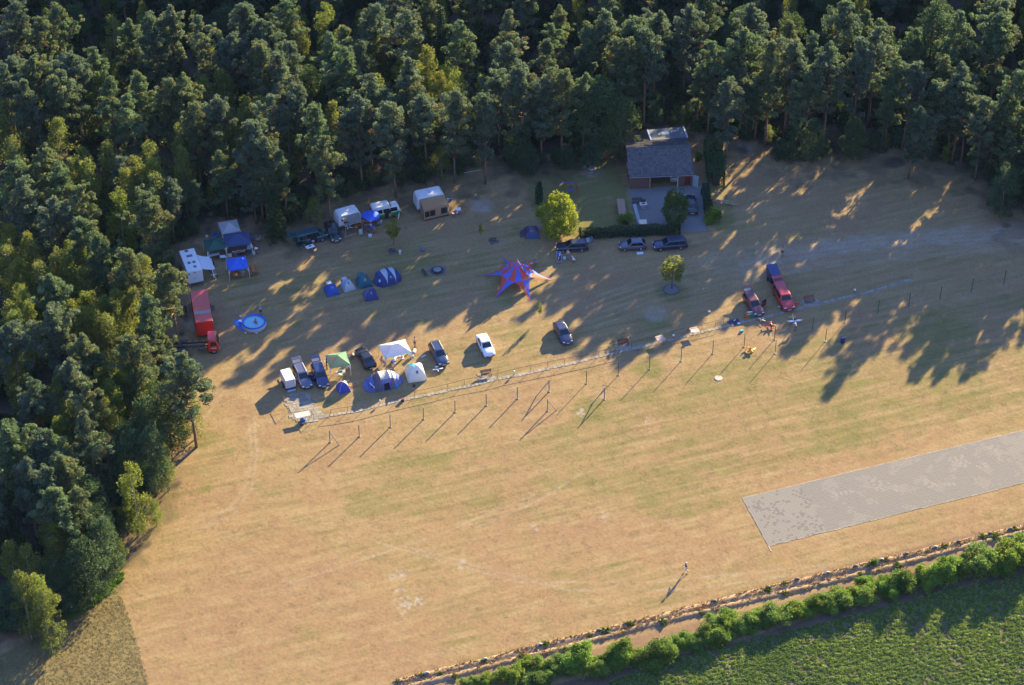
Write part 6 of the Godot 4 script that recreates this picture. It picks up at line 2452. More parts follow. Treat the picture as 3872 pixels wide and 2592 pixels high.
func build_bank() -> void:
	var tyre_at := [Vector3(-9.96, 0, 60.87), Vector3(-3.18, 0, 58.69), Vector3(3.28, 0, 56.39), Vector3(10.34, 0, 54.1), Vector3(24.35, 0, 49.31), Vector3(31.1, 0, 47), Vector3(34.74, 0, 45.63), Vector3(38.52, 0, 44.53), Vector3(42.09, 0, 43.4), Vector3(45.4, 0, 42.25), Vector3(48.64, 0, 41.26), Vector3(52.33, 0, 40.08), Vector3(55.39, 0, 39.11), Vector3(59.56, 0, 37.68), Vector3(62.21, 0, 36.89)]
	var dry := speckle(0.275, 0.185, 0.105, 0.25, 0.6)
	var line1 := [Vector3(-13.32, 0, 62.09), Vector3(-9.95, 0, 60.96), Vector3(-3.18, 0, 58.79), Vector3(3.28, 0, 56.49), Vector3(10.34, 0, 54.2), Vector3(24.34, 0, 49.43), Vector3(31.09, 0, 47.09), Vector3(38.5, 0, 44.66), Vector3(45.38, 0, 42.38), Vector3(52.31, 0, 40.21), Vector3(59.54, 0, 37.81), Vector3(63.98, 0, 36.36), Vector3(68.3, 0, 35.04)]
	var line2 := [Vector3(-13.85, 0, 63.42), Vector3(-11.06, 0, 62.49), Vector3(-5.44, 0, 60.6), Vector3(0.25, 0, 58.53), Vector3(5.76, 0, 56.87), Vector3(16.53, 0, 52.89), Vector3(23.36, 0, 50.77), Vector3(30.87, 0, 48.33), Vector3(38.01, 0, 46.16), Vector3(44.09, 0, 44.09), Vector3(50.01, 0, 41.97), Vector3(57.22, 0, 39.4), Vector3(63.83, 0, 37.22), Vector3(68.16, 0, 35.8)]
	ridge(line1, 0.55, 0.2, dry, "earth_bank")
	ridge(line2, 0.5, 0.26, dry, "earth_bank")
	# dry grass on the crests
	var spots := []
	rng.seed = 62
	for line in [line1, line2]:
		for e in along(line, 0.16):
			spots.append(spot(e[0] + e[1].cross(UP) * rnd(-0.45, 0.3) + UP * 0.1, rnd(0.7, 1.4), rnd(0, TAU)))
	scatter("dry_grass", tufts(12, 0.2, Color(0.36, 0.23, 0.1), 0.25, 0.9, 3, 0.14), leafy(0.5), spots, "rusty dry grass growing along the two low earth banks", "grass")
	spots = []
	for line in [line1, line2]:
		for e in along(line, 2.6):
			if rng.randf() < 0.45: spots.append(spot(e[0] + Vector3(rnd(-0.5, 0.5), 0.1, rnd(-0.2, 0.5)), rnd(0.9, 2.0), rnd(0, TAU)))
	scatter("weeds", tufts(40, 0.22, Color(0.11, 0.16, 0.035), 0.3, 1.0, 5, 0.2), leafy(0.6), spots, "small green weeds growing along the earth banks", "weeds")
	# half-buried tyres that mark the field edge
	for i in tyre_at.size():
		var pale: bool = i in [0, 1, 2, 7, 9, 11]
		var o := thing("half_buried_tyre", "%s half-buried %s tyre from the left along the bank" % [ORD[i], "whitewashed" if pale else "dark"], "tyre", tyre_at[i], deg_to_rad(18.8) + rnd(-0.2, 0.2), "half-buried tyres along the field edge")
		var s := st(true)
		var rings := []
		for k in 13:
			var an := PI * k / 12.0
			var ring := PackedVector3Array()
			for j in 8:
				var b := TAU * j / 8.0
				ring.append(Vector3(cos(an) * (0.3 + cos(b) * 0.1), sin(an) * (0.3 + cos(b) * 0.1) + 0.08, sin(b) * 0.13))
			rings.append(ring)
		loft(s, rings)
		part("tread", s, mat(0.36, 0.36, 0.35, 0.8) if pale else mat(0.1, 0.1, 0.1, 0.8), o)
		s = st()
		rings = []
		for z in [-0.05, 0.05]:
			var ring := PackedVector3Array()
			for k in 9:
				var an := PI * k / 8.0
				ring.append(Vector3(cos(an) * 0.22, sin(an) * 0.22 + 0.04, z))
			rings.append(ring)
		loft(s, rings)
		part("earth_fill", s, mat(0.12, 0.08, 0.05), o)
	# the hedge row of separate shrubs
	var shrubs := [[Vector3(-5.44, 0, 62.54), 1.1], [Vector3(-2.9, 0, 62.01), 1.3], [Vector3(-0.14, 0, 62.01), 2.3], [Vector3(2.7, 0, 62.61), 1.9], [Vector3(4.9, 0, 59.99), 1.8], [Vector3(6.58, 0, 60.39), 1.8], [Vector3(8.4, 0, 59.99), 3.6], [Vector3(11.45, 0, 59.33), 2.0], [Vector3(12.98, 0, 58.4), 3.0], [Vector3(14.94, 0, 58.93), 1.8], [Vector3(17.24, 0, 58.66), 3.4], [Vector3(20.85, 0, 56.38), 1.7], [Vector3(23.02, 0, 55.3), 2.2], [Vector3(24.92, 0, 55.43), 1.9], [Vector3(26.72, 0, 54.21), 1.4], [Vector3(23.83, 0, 53.6), 1.7], [Vector3(25.37, 0, 53.6), 1.9], [Vector3(26.79, 0, 53.6), 1.6], [Vector3(28.17, 0, 52.79), 1.3], [Vector3(29.62, 0, 52.58), 1.5], [Vector3(31.17, 0, 52.49), 2.1], [Vector3(33.48, 0, 51.29), 1.9], [Vector3(36.68, 0, 50.23), 2.0], [Vector3(39.63, 0, 49.62), 2.0], [Vector3(42.39, 0, 48.85), 2.1], [Vector3(44.71, 0, 47.15), 1.7], [Vector3(47.52, 0, 47), 2.9], [Vector3(50.14, 0, 45.91), 2.0], [Vector3(52.98, 0, 45.6), 3.4], [Vector3(55.31, 0, 44.34), 2.2], [Vector3(57.61, 0, 44.03), 3.5], [Vector3(61.38, 0, 43.08), 3.6]]
	for i in shrubs.size():
		var h: float = shrubs[i][1]
		tree("H", "field_shrub", shrubs[i][0], h, "%s shrub from the left in the green row beside the crop field, %s" % [ORD[i], "tall" if h > 2.8 else "low" if h < 1.6 else "middling"], "shrub", "shrubs in the row beside the crop field", 1.6 if h < 2.3 else 1.25)
	tree("H", "field_shrub", Vector3(63.87, 0, 41.81), 3.6, "last tall shrub of the row, at the right edge of the picture", "shrub", "", 1.2)
	tree("H", "field_shrub", Vector3(44.49, 0, 42.71), 0.9, "small bright green bush beside a tyre on the upper bank", "shrub", "", 1.2)
	rng.seed = 66
	for q in along([Vector3(-4.27, 0, 62.35), Vector3(-0.14, 0, 61.31), Vector3(8.42, 0, 59.33), Vector3(17.28, 0, 57.86), Vector3(24.97, 0, 54.75), Vector3(30.1, 0, 53.52), Vector3(24.54, 0, 52.94), Vector3(28, 0, 52.19), Vector3(39.72, 0, 48.85), Vector3(47.67, 0, 45.91), Vector3(57.82, 0, 42.76), Vector3(63.98, 0, 41.17)], 2.1):
		tree("H", "field_shrub", q[0] + Vector3(rnd(-0.6, 0.6), 0, rnd(-0.9, 0.9)), rnd(0.9, 1.9), "low ragged shrub filling the green row between bigger ones", "shrub", "low ragged shrubs of the green row", rnd(1.2, 1.8))
	for q in [[Vector3(1.64, 0, 59.99), 1.6], [Vector3(3.99, 0, 62.22), 1.7], [Vector3(9.93, 0, 60.65), 1.9], [Vector3(34.78, 0, 51.59), 1.5], [Vector3(38.18, 0, 50.68), 1.6], [Vector3(45.78, 0, 48.39), 1.8], [Vector3(51.12, 0, 46.84), 2.0], [Vector3(59.59, 0, 44.34), 2.2]]:
		tree("H", "field_shrub", q[0], q[1], "grey-green low shrub filling a gap of the green row", "shrub", "low shrubs filling gaps of the green row", 1.3)
	# crops: leafy rows nobody could count
	spots = []
	rng.seed = 64
	var crop := [Vector3(7, 0, 64.65), Vector3(15.28, 0, 59.8), Vector3(23.94, 0, 56.63), Vector3(32.42, 0, 54.24), Vector3(43.26, 0, 50.6), Vector3(53.22, 0, 47.18), Vector3(62.55, 0, 44.51), Vector3(66.99, 0, 43.01), Vector3(62.44, 0, 67.29), Vector3(5.45, 0, 67.29)]
	var d := Vector3(cos(deg_to_rad(18.0)), 0, -sin(deg_to_rad(18.0)))
	var e := d.cross(UP)
	var base := crop[0] as Vector3
	var light := []
	var fn := FastNoiseLite.new()
	fn.frequency = 0.06
	for r in 130:
		for k in 260:
			var p := base + d * (k * 0.31 - 12.0 + rnd(-0.12, 0.12)) + e * (r * 0.42 - 30.0 + rnd(-0.14, 0.14))
			if not in_poly(p, crop) or rng.randf() > 0.9 + fn.get_noise_2d(p.x * 2.0, p.z * 2.0) * 0.35: continue
			(light if rng.randf() < 0.5 + fn.get_noise_2d(p.x, p.z) * 1.2 else spots).append(spot(p, rnd(0.6, 1.25), rnd(0, TAU)))
	scatter("crop_plants", tufts(30, 0.19, Color(0.185, 0.275, 0.066), 0.35, 1.1, 7, 0.19), leafy(0.65), spots, "leafy green crop plants standing in rows", "crop")
	scatter("crop_plants", tufts(30, 0.19, Color(0.245, 0.325, 0.08), 0.35, 1.1, 8, 0.19), leafy(0.65), light, "lighter green crop plants among the darker rows", "crop")
	spots = []
	var stub := stubble_outline()
	var d2 := Vector3(cos(deg_to_rad(14.0)), 0, -sin(deg_to_rad(14.0)))
	var e2 := d2.cross(UP)
	for r in 90:
		for k in 160:
			var p := Vector3(-52.5, 0, 57.88) + d2 * (k * 0.25 - 20.0 + rnd(-0.15, 0.15)) + e2 * (r * 0.38 - 18.0 + rnd(-0.14, 0.14))
			if in_poly(p, stub) and rng.randf() < 0.8: spots.append(spot(p, rnd(0.5, 1.1), rnd(0, TAU)))
	scatter("stubble_plants", tufts(16, 0.1, Color(0.2, 0.165, 0.062), 0.3, 0.5, 9, 0.17), leafy(0.5), spots, "sparse yellow-green plants in the brown field corner", "crop")
	spots = []
	for q in along([Vector3(-53.45, 0, 51.68), Vector3(-50.46, 0, 48.79), Vector3(-47.99, 0, 44.81)], 0.07):
		for k in 3: spots.append(spot(q[0] + Vector3(rnd(-0.6, 0.6), 0, rnd(-0.7, 0.7)), rnd(0.7, 1.3), rnd(0, TAU)))
	scatter("green_verge", tufts(20, 0.26, Color(0.13, 0.23, 0.03), 0.3, 1.2, 11, 0.16), leafy(0.6), spots, "strip of bright green grass between the forest and the brown field", "grass")

# ---------------------------------------------------------------- fences
func build_fences() -> void:
	var wood := mat(0.1, 0.075, 0.055, 0.9)
	var line := [Vector3(-31.65, 0, 11.31), Vector3(-30.59, 0, 13.85), Vector3(-29.63, 0, 13.77), Vector3(-24, 0, 15.24), Vector3(-21.78, 0, 14.77), Vector3(-19.51, 0, 14.17), Vector3(-15.2, 0, 12.47), Vector3(-13, 0, 11.65), Vector3(-8.61, 0, 10.07), Vector3(-6.41, 0, 9.15), Vector3(-1.98, 0, 7.89), Vector3(0.32, 0, 6.94), Vector3(2.55, 0, 6.2), Vector3(4.84, 0, 5.46), Vector3(7.12, 0, 4.78), Vector3(9.41, 0, 3.96), Vector3(11.84, 0, 3.21), Vector3(14.15, 0, 2.28), Vector3(16.4, 0, 1.37), Vector3(22.21, 0, -1.1), Vector3(24.32, 0, -2.07), Vector3(26.28, 0, -2.62), Vector3(28.26, 0, -3.38), Vector3(29.39, 0, -3.82)]
	line = line.slice(3)
	var f := thing("rail_fence", "low dark rail fence along the upper edge of the stone path", "fence")
	for p in line:
		var s := st()
		tube(s, [p + Vector3(0, 0, -0.25), p + Vector3(0, 0.92, -0.25)], 0.03, 6)
		part("post", s, wood, f)
	for i in line.size() - 1:
		var s := st()
		tube(s, [line[i] + Vector3(0, 0.9, -0.25), line[i + 1] + Vector3(0, 0.9, -0.25)], 0.028, 5)
		part("rail", s, mat(0.06, 0.075, 0.06, 0.8), f)
	var g := thing("rail_fence", "short dark rail fence around the flagstone terrace", "fence")
	var tl := [Vector3(-30.43, 0, 12.05), Vector3(-29.43, 0, 14.26), Vector3(-29.17, 0, 15.48), Vector3(-26.52, 0, 15.23), Vector3(-27.22, 0, 12.79)]
	var tp := [Vector3(-30.47, 0, 12.3), Vector3(-29.55, 0, 14.46), Vector3(-26.48, 0, 15.31), Vector3(-26.13, 0, 16.12)]
	for p in tp:
		var s := st()
		tube(s, [p, p + UP * 0.92], 0.03, 6)
		part("post", s, wood, g)
	for i in 3:
		if i == 1: continue
		var s := st()
		tube(s, [tp[i] + UP * 0.9, tp[i + 1] + UP * 0.9], 0.028, 5)
		part("rail", s, wood, g)
	# tall net fence before the pilots: grey posts on the left, green ones on the right
	var grey := mat(0.2, 0.2, 0.2, 0.7)
	var a := thing("net_fence", "row of grey braced fence posts with wires in the sunny field", "fence")
	var ap := [Vector3(-23.89, 0, 20.34), Vector3(-19.98, 0, 19.36), Vector3(-15.99, 0, 17.45), Vector3(-11.67, 0, 15.92), Vector3(-7.54, 0, 14.51), Vector3(-3.41, 0, 13.17), Vector3(0.72, 0, 11.8), Vector3(4.96, 0, 10.35), Vector3(4.71, 0, 14.26), Vector3(12.32, 0, 11.9)]
	ap[0] = Vector3(-23.73, 0, 20.45)
	for i in ap.size():
		var s := st()
		tube(s, [ap[i], ap[i] + UP * 2.05], 0.075, 7)
		box(s, ap[i] + UP * 2.07, Vector3(0.13, 0.05, 0.13))
		part("post", s, grey, a)
		s = st()
		box(s, ap[i] + UP * 0.03, Vector3(0.34, 0.06, 0.34), Transform3D(), 0.02)
		part("footing", s, mat(0.24, 0.2, 0.15), a)
	for q in [[0, Vector3(1.25, 0, 0.55)], [7, Vector3(-1.7, 0, 0.9)], [8, Vector3(1.2, 0, -0.1)], [9, Vector3(-1.6, 0, 0.9)]]:
		var s := st()
		tube(s, [ap[q[0]] + UP * 1.85, ap[q[0]] + q[1]], 0.06, 6)
		part("brace", s, grey, a)
	for i in 7:
		for y in [0.5, 1.25, 1.98]:
			var s := st()
			tube(s, [ap[i] + UP * y, ap[i + 1] + UP * y], 0.004, 3)
			part("wire", s, mat(0.15, 0.15, 0.15), a)
	var green := mat(0.03, 0.06, 0.045, 0.6)
	var b := thing("net_fence", "row of thin green fence posts with netting at the pit area", "fence")
	var bp := [Vector3(10, 0, 8.67), Vector3(14.36, 0, 6.94), Vector3(18.62, 0, 5.67), Vector3(23.01, 0, 4.01), Vector3(27.42, 0, 2.43), Vector3(31.84, 0, 0.94), Vector3(36.16, 0, -0.67), Vector3(41.59, 0, -2.73), Vector3(46.3, 0, -4.43), Vector3(51.12, 0, -6.43), Vector3(55.65, 0, -7.96), Vector3(60.27, 0, -9.6), Vector3(64.95, 0, -11.2), Vector3(69.86, 0, -13.08)]
	for i in bp.size():
		var s := st()
		tube(s, [bp[i], bp[i] + UP * 2.35], 0.05, 7)
		part("post", s, green, b)
		s = st()
		box(s, bp[i] + UP * 0.03, Vector3(0.3, 0.06, 0.3), Transform3D(), 0.02)
		part("footing", s, mat(0.2, 0.17, 0.14), b)
	for i in bp.size() - 1:
		for y in [0.6, 1.45, 2.3]:
			var s := st()
			tube(s, [bp[i] + UP * y, bp[i + 1] + UP * y], 0.004, 3)
			part("wire", s, green, b)
	for q in [[Vector3(35.97, 0, 2.32), "single green post standing in front of the net fence, left one"], [Vector3(43.13, 0, -0.24), "single green post standing in front of the net fence, right one"]]:
		var o := thing("fence_post", q[1], "post", q[0])
		var s := st()
		tube(s, [Vector3.ZERO, UP * 2.3], 0.045, 7)
		part("pole", s, green, o)
		s = st()
		box(s, UP * 0.03, Vector3(0.3, 0.06, 0.3), Transform3D(), 0.02)
		part("footing", s, mat(0.33, 0.31, 0.28), o)
	for q in [[Vector3(0.27, 0, 6.84), "white ball lamp on a short post right of the middle bench"], [Vector3(22.24, 0, -0.92), "white ball lamp between the two stone tables"], [Vector3(48.41, 0, -11.05), "white ball lamp at the right end of the stone path"], [Vector3(-17.55, 0, 12.87), "white ball lamp below the big blue tent"]]:
		var o := thing("ball_lamp", q[1], "lamp", q[0])
		var s := st()
		tube(s, [Vector3.ZERO, UP * 0.42], 0.035, 6)
		part("stem", s, mat(0.05, 0.05, 0.05), o)
		s = st(true)
		lathe(s, [[0.03, 0.38], [0.13, 0.44], [0.165, 0.55], [0.13, 0.66], [0.0, 0.71]], 12)
		part("globe", s, mat(0.68, 0.68, 0.64, 0.3), o)

# ---------------------------------------------------------------- camp at the left edge
func build_west_camp() -> void:
	var white := mat(0.66, 0.68, 0.7, 0.4)
	var ct := -1.235
	var cl := 5.25
	var o := box_trailer("box_camper", "tall white box camper with roof hatches and an awning on its right", "caravan", Vector3(-45.66, 0, -15.25), ct, Vector3(cl, 2.1, 2.2), 0.5, white, white, white)
	for q in [[-0.42, 0.1, 0.5, 0.5], [-0.18, -0.05, 0.5, 0.85], [0.12, 0.35, 0.5, 0.42], [0.12, -0.35, 0.5, 0.42], [0.33, -0.25, 0.45, 0.42]]:
		var s := st()
		box(s, Vector3(q[0] * cl, 2.67, q[1]), Vector3(q[2], 0.08, q[3]), Transform3D(), 0.03)
		part("roof_hatch", s, mat(0.12, 0.15, 0.2, 0.3), o)
	for e in [-0.1, 0.1]:
		for side in [-1, 1]: wheel(o, cl * e * 1.6, side * 1.0, 0.34, 0.1)
	var sw := st()
	var ex := cl * 0.5 + 0.034
	for q in [[0.45, 1.05, -0.5, 1.62, 0.12], [0.1, 1.2, -0.1, 1.3, 0.16]]:
		quad(sw, Vector3(ex, q[1], q[0]), Vector3(ex, q[1] + q[4], q[0] - 0.1), Vector3(ex, q[3] + q[4] * 0.3, q[2]), Vector3(ex, q[3], q[2] + 0.05))
	part("swoosh_mark", sw, mat(0.25, 0.05, 0.08), o)
	sw = st()
	box(sw, Vector3(ex, 2.3, 0.05), Vector3(0.02, 0.1, 0.4))
	part("name_strip", sw, mat(0.4, 0.05, 0.06), o)
	sw = st()
	box(sw, Vector3(ex, 2.2, 0.85), Vector3(0.03, 0.2, 0.25))
	part("vent", sw, mat(0.1, 0.1, 0.12), o)
	sw = st()
	box(sw, Vector3(cl * 0.5 + 0.05, 0.45, 0), Vector3(0.16, 0.2, 2.1), Transform3D(), 0.03)
	part("bumper", sw, mat(0.1, 0.1, 0.11), o)
	# its awning, rolled out over a trailer's drawbar
	var a0 := Vector3(-44.94, 2.4, -16.77)
	var a1 := Vector3(-43.85, 2.4, -13.51)
	var b0 := Vector3(-43.27, 2, -16.89)
	var b1 := Vector3(-42.16, 2, -13.98)
	var aw := thing("awning", "white roll-out awning with scalloped edge beside the box camper", "awning")
	var s := st(true)
	for k in 6:
		var f0 := k / 6.0
		var f1 := (k + 1) / 6.0
		var sag0 := UP * -0.12 * sin(PI * f0)
		var sag1 := UP * -0.12 * sin(PI * f1)
		quad(s, a0.lerp(b0, f0) + sag0, a1.lerp(b1, f0) + sag0, a1.lerp(b1, f1) + sag1, a0.lerp(b0, f1) + sag1)
	part("canvas", s, cloth(0.62, 0.65, 0.7, 0.3), aw)
	s = st()
	for k in 12:
		var p := b0.lerp(b1, k / 12.0)
		var q := b0.lerp(b1, (k + 1) / 12.0)
		quad(s, p, q, q - UP * 0.12, p - UP * 0.12)
		tri(s, p - UP * 0.12, q - UP * 0.12, p.lerp(q, 0.5) - UP * 0.28)
	part("valance", s, cloth(0.5, 0.55, 0.62, 0.3), aw)
	for e in [b0, b1]:
		s = st()
		tube(s, [e, Vector3(e.x, 0, e.z)], 0.022, 5)
		part("leg", s, mat(0.6, 0.6, 0.6), aw)
	s = st()
	tube(s, [b0, b1], 0.045, 6)
	part("roller_tube", s, white, aw)
	var ut := thing("utility_trailer", "low white trailer with drawbar pointing out from under the awning", "trailer", Vector3(-43.18, 0, -17.12), -1.305)
	s = st()
	box(s, Vector3(0, 0.5, 0), Vector3(2.4, 0.12, 0.6), Transform3D(), 0.02)
	part("bed", s, mat(0.5, 0.55, 0.62), ut)
	s = st()
	bar(s, Vector3(1.1, 0.5, 0), Vector3(3.2, 0.42, 0), 0.13, 0.12)
	bar(s, Vector3(2.5, 0.44, -0.45), Vector3(2.5, 0.44, 0.35), 0.08, 0.08)
	box(s, Vector3(1.3, 0.56, 0), Vector3(0.3, 0.14, 0.6), Transform3D(), 0.02)
	part("drawbar", s, mat(0.62, 0.64, 0.66), ut)
	wheel(ut, 2.5, -0.5, 0.16, 0.05)
	for side in [-1, 1]: wheel(ut, -0.3, side * 0.42, 0.28, 0.08)
	# shelters
	var leg := mat(0.6, 0.6, 0.6, 0.5)
	gazebo("pale grey gazebo, rearmost of the group by the forest", Vector3(-41.07, 0, -24.12), 0.302, 2.75, 2.95, cloth(0.42, 0.42, 0.43, 0.3), leg)
	gazebo("dark green gazebo beside the box camper's awning", Vector3(-42.79, 0, -19.92), 0.332, 2.8, 2.8, cloth(0.012, 0.085, 0.065, 0.3), leg)
	gazebo("navy blue gazebo over the camp kitchen", Vector3(-39.63, 0, -21.14), 0.218, 3.7, 3.0, cloth(0.03, 0.06, 0.17, 0.3), leg, 0.4)
	gazebo("bright blue gazebo over wooden benches, nearest of the group", Vector3(-39.11, 0, -15.39), 0.248, 2.85, 2.75, cloth(0.006, 0.12, 0.7, 0.35), leg)
	# beer tables and benches in orange wood
	var wood := speckle(0.36, 0.14, 0.045, 0.2, 0.8, 0.5)
	var iron := mat(0.05, 0.09, 0.05)
	var ba := -1.305
	table("orange wooden folding table right of the bright blue gazebo", Vector3(-37.02, 0, -15.96), ba, 2.2, 0.55, 0.76, wood, iron)
	table("orange wooden bench right of the orange folding table", Vector3(-36.55, 0, -16.17), ba, 2.2, 0.26, 0.46, wood, iron, "", "bench")
	table("orange wooden bench between the orange folding table and the blue gazebo", Vector3(-37.41, 0, -15.73), ba, 2.2, 0.26, 0.46, wood, iron, "", "bench")
	table("orange wooden table under the bright blue gazebo", Vector3(-39.61, 0, -15.09), ba, 2.2, 0.55, 0.76, wood, iron)
	table("orange bench under the blue gazebo, on the left of its table", Vector3(-40.3, 0, -15.12), ba, 2.2, 0.26, 0.46, wood, iron, "", "bench")
	table("orange bench under the blue gazebo, on the right of its table", Vector3(-39.19, 0, -15.32), ba, 2.2, 0.26, 0.46, wood, iron, "", "bench")
	# kitchen
	var ga := 0.218
	table("long orange kitchen table with dishes under the navy gazebo", Vector3(-39.39, 0, -19.74), ga, 1.95, 0.6, 0.76, wood, iron)
	rng.seed = 71
	for k in 13:
		var p := Vector3(-39.39, 0, -19.74) + Vector3(cos(ga), 0, -sin(ga)) * (-0.85 + k * 0.14) + Vector3(0, 0.76, rnd(-0.2, 0.2))
		var d := thing("dish", "small pale dish or cup on the kitchen table", "dish", p, 0.0, "dishes on the kitchen table")
		s = st(true)
		var r := rnd(0.05, 0.13)
		lathe(s, [[r * 0.6, 0.0], [r, 0.05], [r * 0.95, 0.07], [r * 0.5, 0.03], [0.0, 0.025]], 9)
		part("rim", s, mat(rnd(0.3, 0.65), rnd(0.35, 0.6), rnd(0.4, 0.65), 0.4), d)
	table("long white table with a cloth along the green gazebo's front", Vector3(-42.87, 0, -18.98), 0.332, 1.85, 0.55, 0.76, mat(0.5, 0.52, 0.57), mat(0.4, 0.4, 0.4))
	table("small white camping table with crossed legs at the green gazebo's corner", Vector3(-41.51, 0, -18.6), 0.15, 0.95, 0.62, 0.74, mat(0.62, 0.62, 0.64), mat(0.45, 0.45, 0.45))
	for q in [["dark machine on the white camping table", Vector3(-41.88, 0, -19.03), Vector3(0.4, 0.22, 0.25), mat(0.06, 0.07, 0.1)], ["yellow cloth on the white camping table", Vector3(-41.15, 0, -18.67), Vector3(0.25, 0.08, 0.25), mat(0.45, 0.28, 0.03)]]:
		var c := crate("table_item", q[0], "box", q[1] + UP * 0.74, 0.2, q[2], q[3])
	crate("cool_box", "white cool box before the kitchen table", "box", Vector3(-40.67, 0, -19.54), ga, Vector3(0.55, 0.42, 0.42), mat(0.6, 0.62, 0.58))
	crate("shopping_bag", "light blue bag before the kitchen table", "bag", Vector3(-39.87, 0, -19.74), ga, Vector3(0.4, 0.35, 0.3), cloth(0.02, 0.2, 0.45))
	crate("drinks_crate", "dark drinks crate under the navy gazebo's front edge", "box", Vector3(-39.05, 0, -19.8), ga, Vector3(0.5, 0.3, 0.35), mat(0.04, 0.05, 0.07))
	crate("red_tub", "dull red tub at the right end of the kitchen table", "tub", Vector3(-38.68, 0, -20.32), ga, Vector3(0.35, 0.4, 0.35), mat(0.16, 0.03, 0.035))
	table("white steel table with a tray at the right corner of the navy gazebo", Vector3(-37.98, 0, -20.65), ga + PI / 2 - 0.3, 0.95, 0.6, 0.82, mat(0.42, 0.45, 0.5, 0.4), mat(0.1, 0.12, 0.15))
	crate("blue_crate", "dark blue crate under the white steel table", "box", Vector3(-37.92, 0, -20.32), ga, Vector3(0.45, 0.35, 0.4), mat(0.02, 0.06, 0.16))
	crate("white_bowl", "white bowl on the ground behind the crouching person", "bowl", Vector3(-37.69, 0, -21.63), 0.0, Vector3(0.36, 0.3, 0.36), mat(0.6, 0.64, 0.68))
	crate("bucket", "pale bucket beside the crouching person", "bucket", Vector3(-37.29, 0, -20.06), 0.0, Vector3(0.34, 0.5, 0.34), mat(0.55, 0.56, 0.5))
	var red_c := cloth(0.2, 0.03, 0.04)
	var fr := mat(0.12, 0.12, 0.13)
	camp_chair("dark red camp chair right of the navy gazebo, the rear one", Vector3(-37.72, 0, -23.38), 0.3, red_c, fr)
	camp_chair("dark red camp chair right of the navy gazebo, the front one", Vector3(-37.35, 0, -22.42), 0.4, red_c, fr)
	camp_chair("pale grey camp chair at the spruce, right of the navy gazebo", Vector3(-36.94, 0, -23.16), 3.4, cloth(0.3, 0.3, 0.3), fr)
	tarp("light blue plastic sheet lying right of the navy gazebo", [Vector3(-38.17, 0, -24.12), Vector3(-37.82, 0, -24.49), Vector3(-37.33, 0, -24.01), Vector3(-37.17, 0, -23.32), Vector3(-37.8, 0, -23.59)], 0.4, cloth(0.02, 0.2, 0.42))
	tarp("crumpled blue sheet behind the dark green gazebo", [Vector3(-44.13, 0, -24.28), Vector3(-43.7, 0, -25.08), Vector3(-43.23, 0, -25.51), Vector3(-42.82, 0, -25.19), Vector3(-42.68, 0, -24.44), Vector3(-43.35, 0, -24.12)], 0.5, cloth(0.02, 0.12, 0.3))
	crate("white_canister", "white canister left of the crumpled blue sheet", "canister", Vector3(-44.5, 0, -24.17), 0.0, Vector3(0.35, 0.3, 0.3), mat(0.6, 0.62, 0.65))
	# red box body and the flatbed lorry
	var rt := -1.356
	var rl := 7.25
	var red := mat(0.5, 0.022, 0.015, 0.45)
	var rb := box_trailer("box_container", "big red box body with a grey strip across its roof", "container", Vector3(-42.92, 0, -4.19), rt, Vector3(rl, 2.35, 2.4), 0.75, red, mat(0.52, 0.085, 0.06, 0.38), red)
	s = st()
	box(s, Vector3(rl * 0.2, 3.145, 0), Vector3(0.62, 0.03, 2.3))
	part("grey_strip", s, mat(0.26, 0.25, 0.24, 0.5), rb)
	for e in [-0.38, 0.38]:
		for side in [-0.9, 0.9]:
			s = st()
			box(s, Vector3(rl * e, 0.34, side), Vector3(0.14, 0.68, 0.14))
			part("support_leg", s, mat(0.05, 0.05, 0.055), rb)
	for k in 5:
		for side in [-1, 1]:
			s = st()
			box(s, Vector3(rl * (-0.42 + k * 0.21), 1.92, side * 1.215), Vector3(0.06, 2.3, 0.03))
			part("side_rib", s, red, rb)
	var ft := 0.108
	var lorry := thing("flatbed_lorry", "flatbed lorry with a red cab facing right below the red box", "lorry", Vector3(-40.92, 0, 1.38), ft)
	var rings := []
	for q in [[0.5, 0.0, 0.02], [1.35, 0.0, 0.0], [1.75, 0.06, 0.1], [2.3, 0.14, 0.28], [2.42, 0.26, 0.42]]:
		rings.append(ring_xz(q[0], -0.72 + q[1] * 0.5, 0.85 - q[2], 1.1 - q[1] * 0.5, 0.12))
	s = st()
	loft(s, rings)
	var cab := part("cab", s, paint(0.5, 0.025, 0.02), lorry)
	s = st()
	quad(s, Vector3(0.86, 1.38, 0.95), Vector3(0.62, 2.24, 0.88), Vector3(0.62, 2.24, -0.88), Vector3(0.86, 1.38, -0.95))
	part("windscreen", s, glass_dark(), cab)
	for side in [-1, 1]:
		s = st()
		quad(s, Vector3(-0.3, 1.42, side * 1.112), Vector3(0.62, 1.42, side * 1.112), Vector3(0.46, 2.08, side * 1.075), Vector3(-0.28, 2.08, side * 1.075))
		part("side_window", s, glass_dark(), cab)
		s = st()
		box(s, Vector3(0.1, 1.02, side * 1.108), Vector3(0.7, 0.16, 0.02))
		part("door_lettering", s, mat(0.6, 0.5, 0.45), cab)
		s = st()
		box(s, Vector3(0.9, 0.75, side * 0.75), Vector3(0.06, 0.2, 0.36), Transform3D(), 0.02)
		part("headlight", s, mat(0.6, 0.6, 0.6, 0.2), cab)
		for x in [0.1, -3.9, -4.9]: wheel(lorry, x, side * 0.92, 0.45, 0.15)
		s = st()
		box(s, Vector3(-3.5, 1.0, side * 0.4), Vector3(5.6, 0.2, 0.12))
		part("chassis_rail", s, mat(0.03, 0.032, 0.036), lorry)
		s = st()
		box(s, Vector3(-4.4, 0.98, side * 0.95), Vector3(1.9, 0.06, 0.42), Transform3D(), 0.02)
		part("mudguard", s, mat(0.07, 0.075, 0.085), lorry)
	s = st()
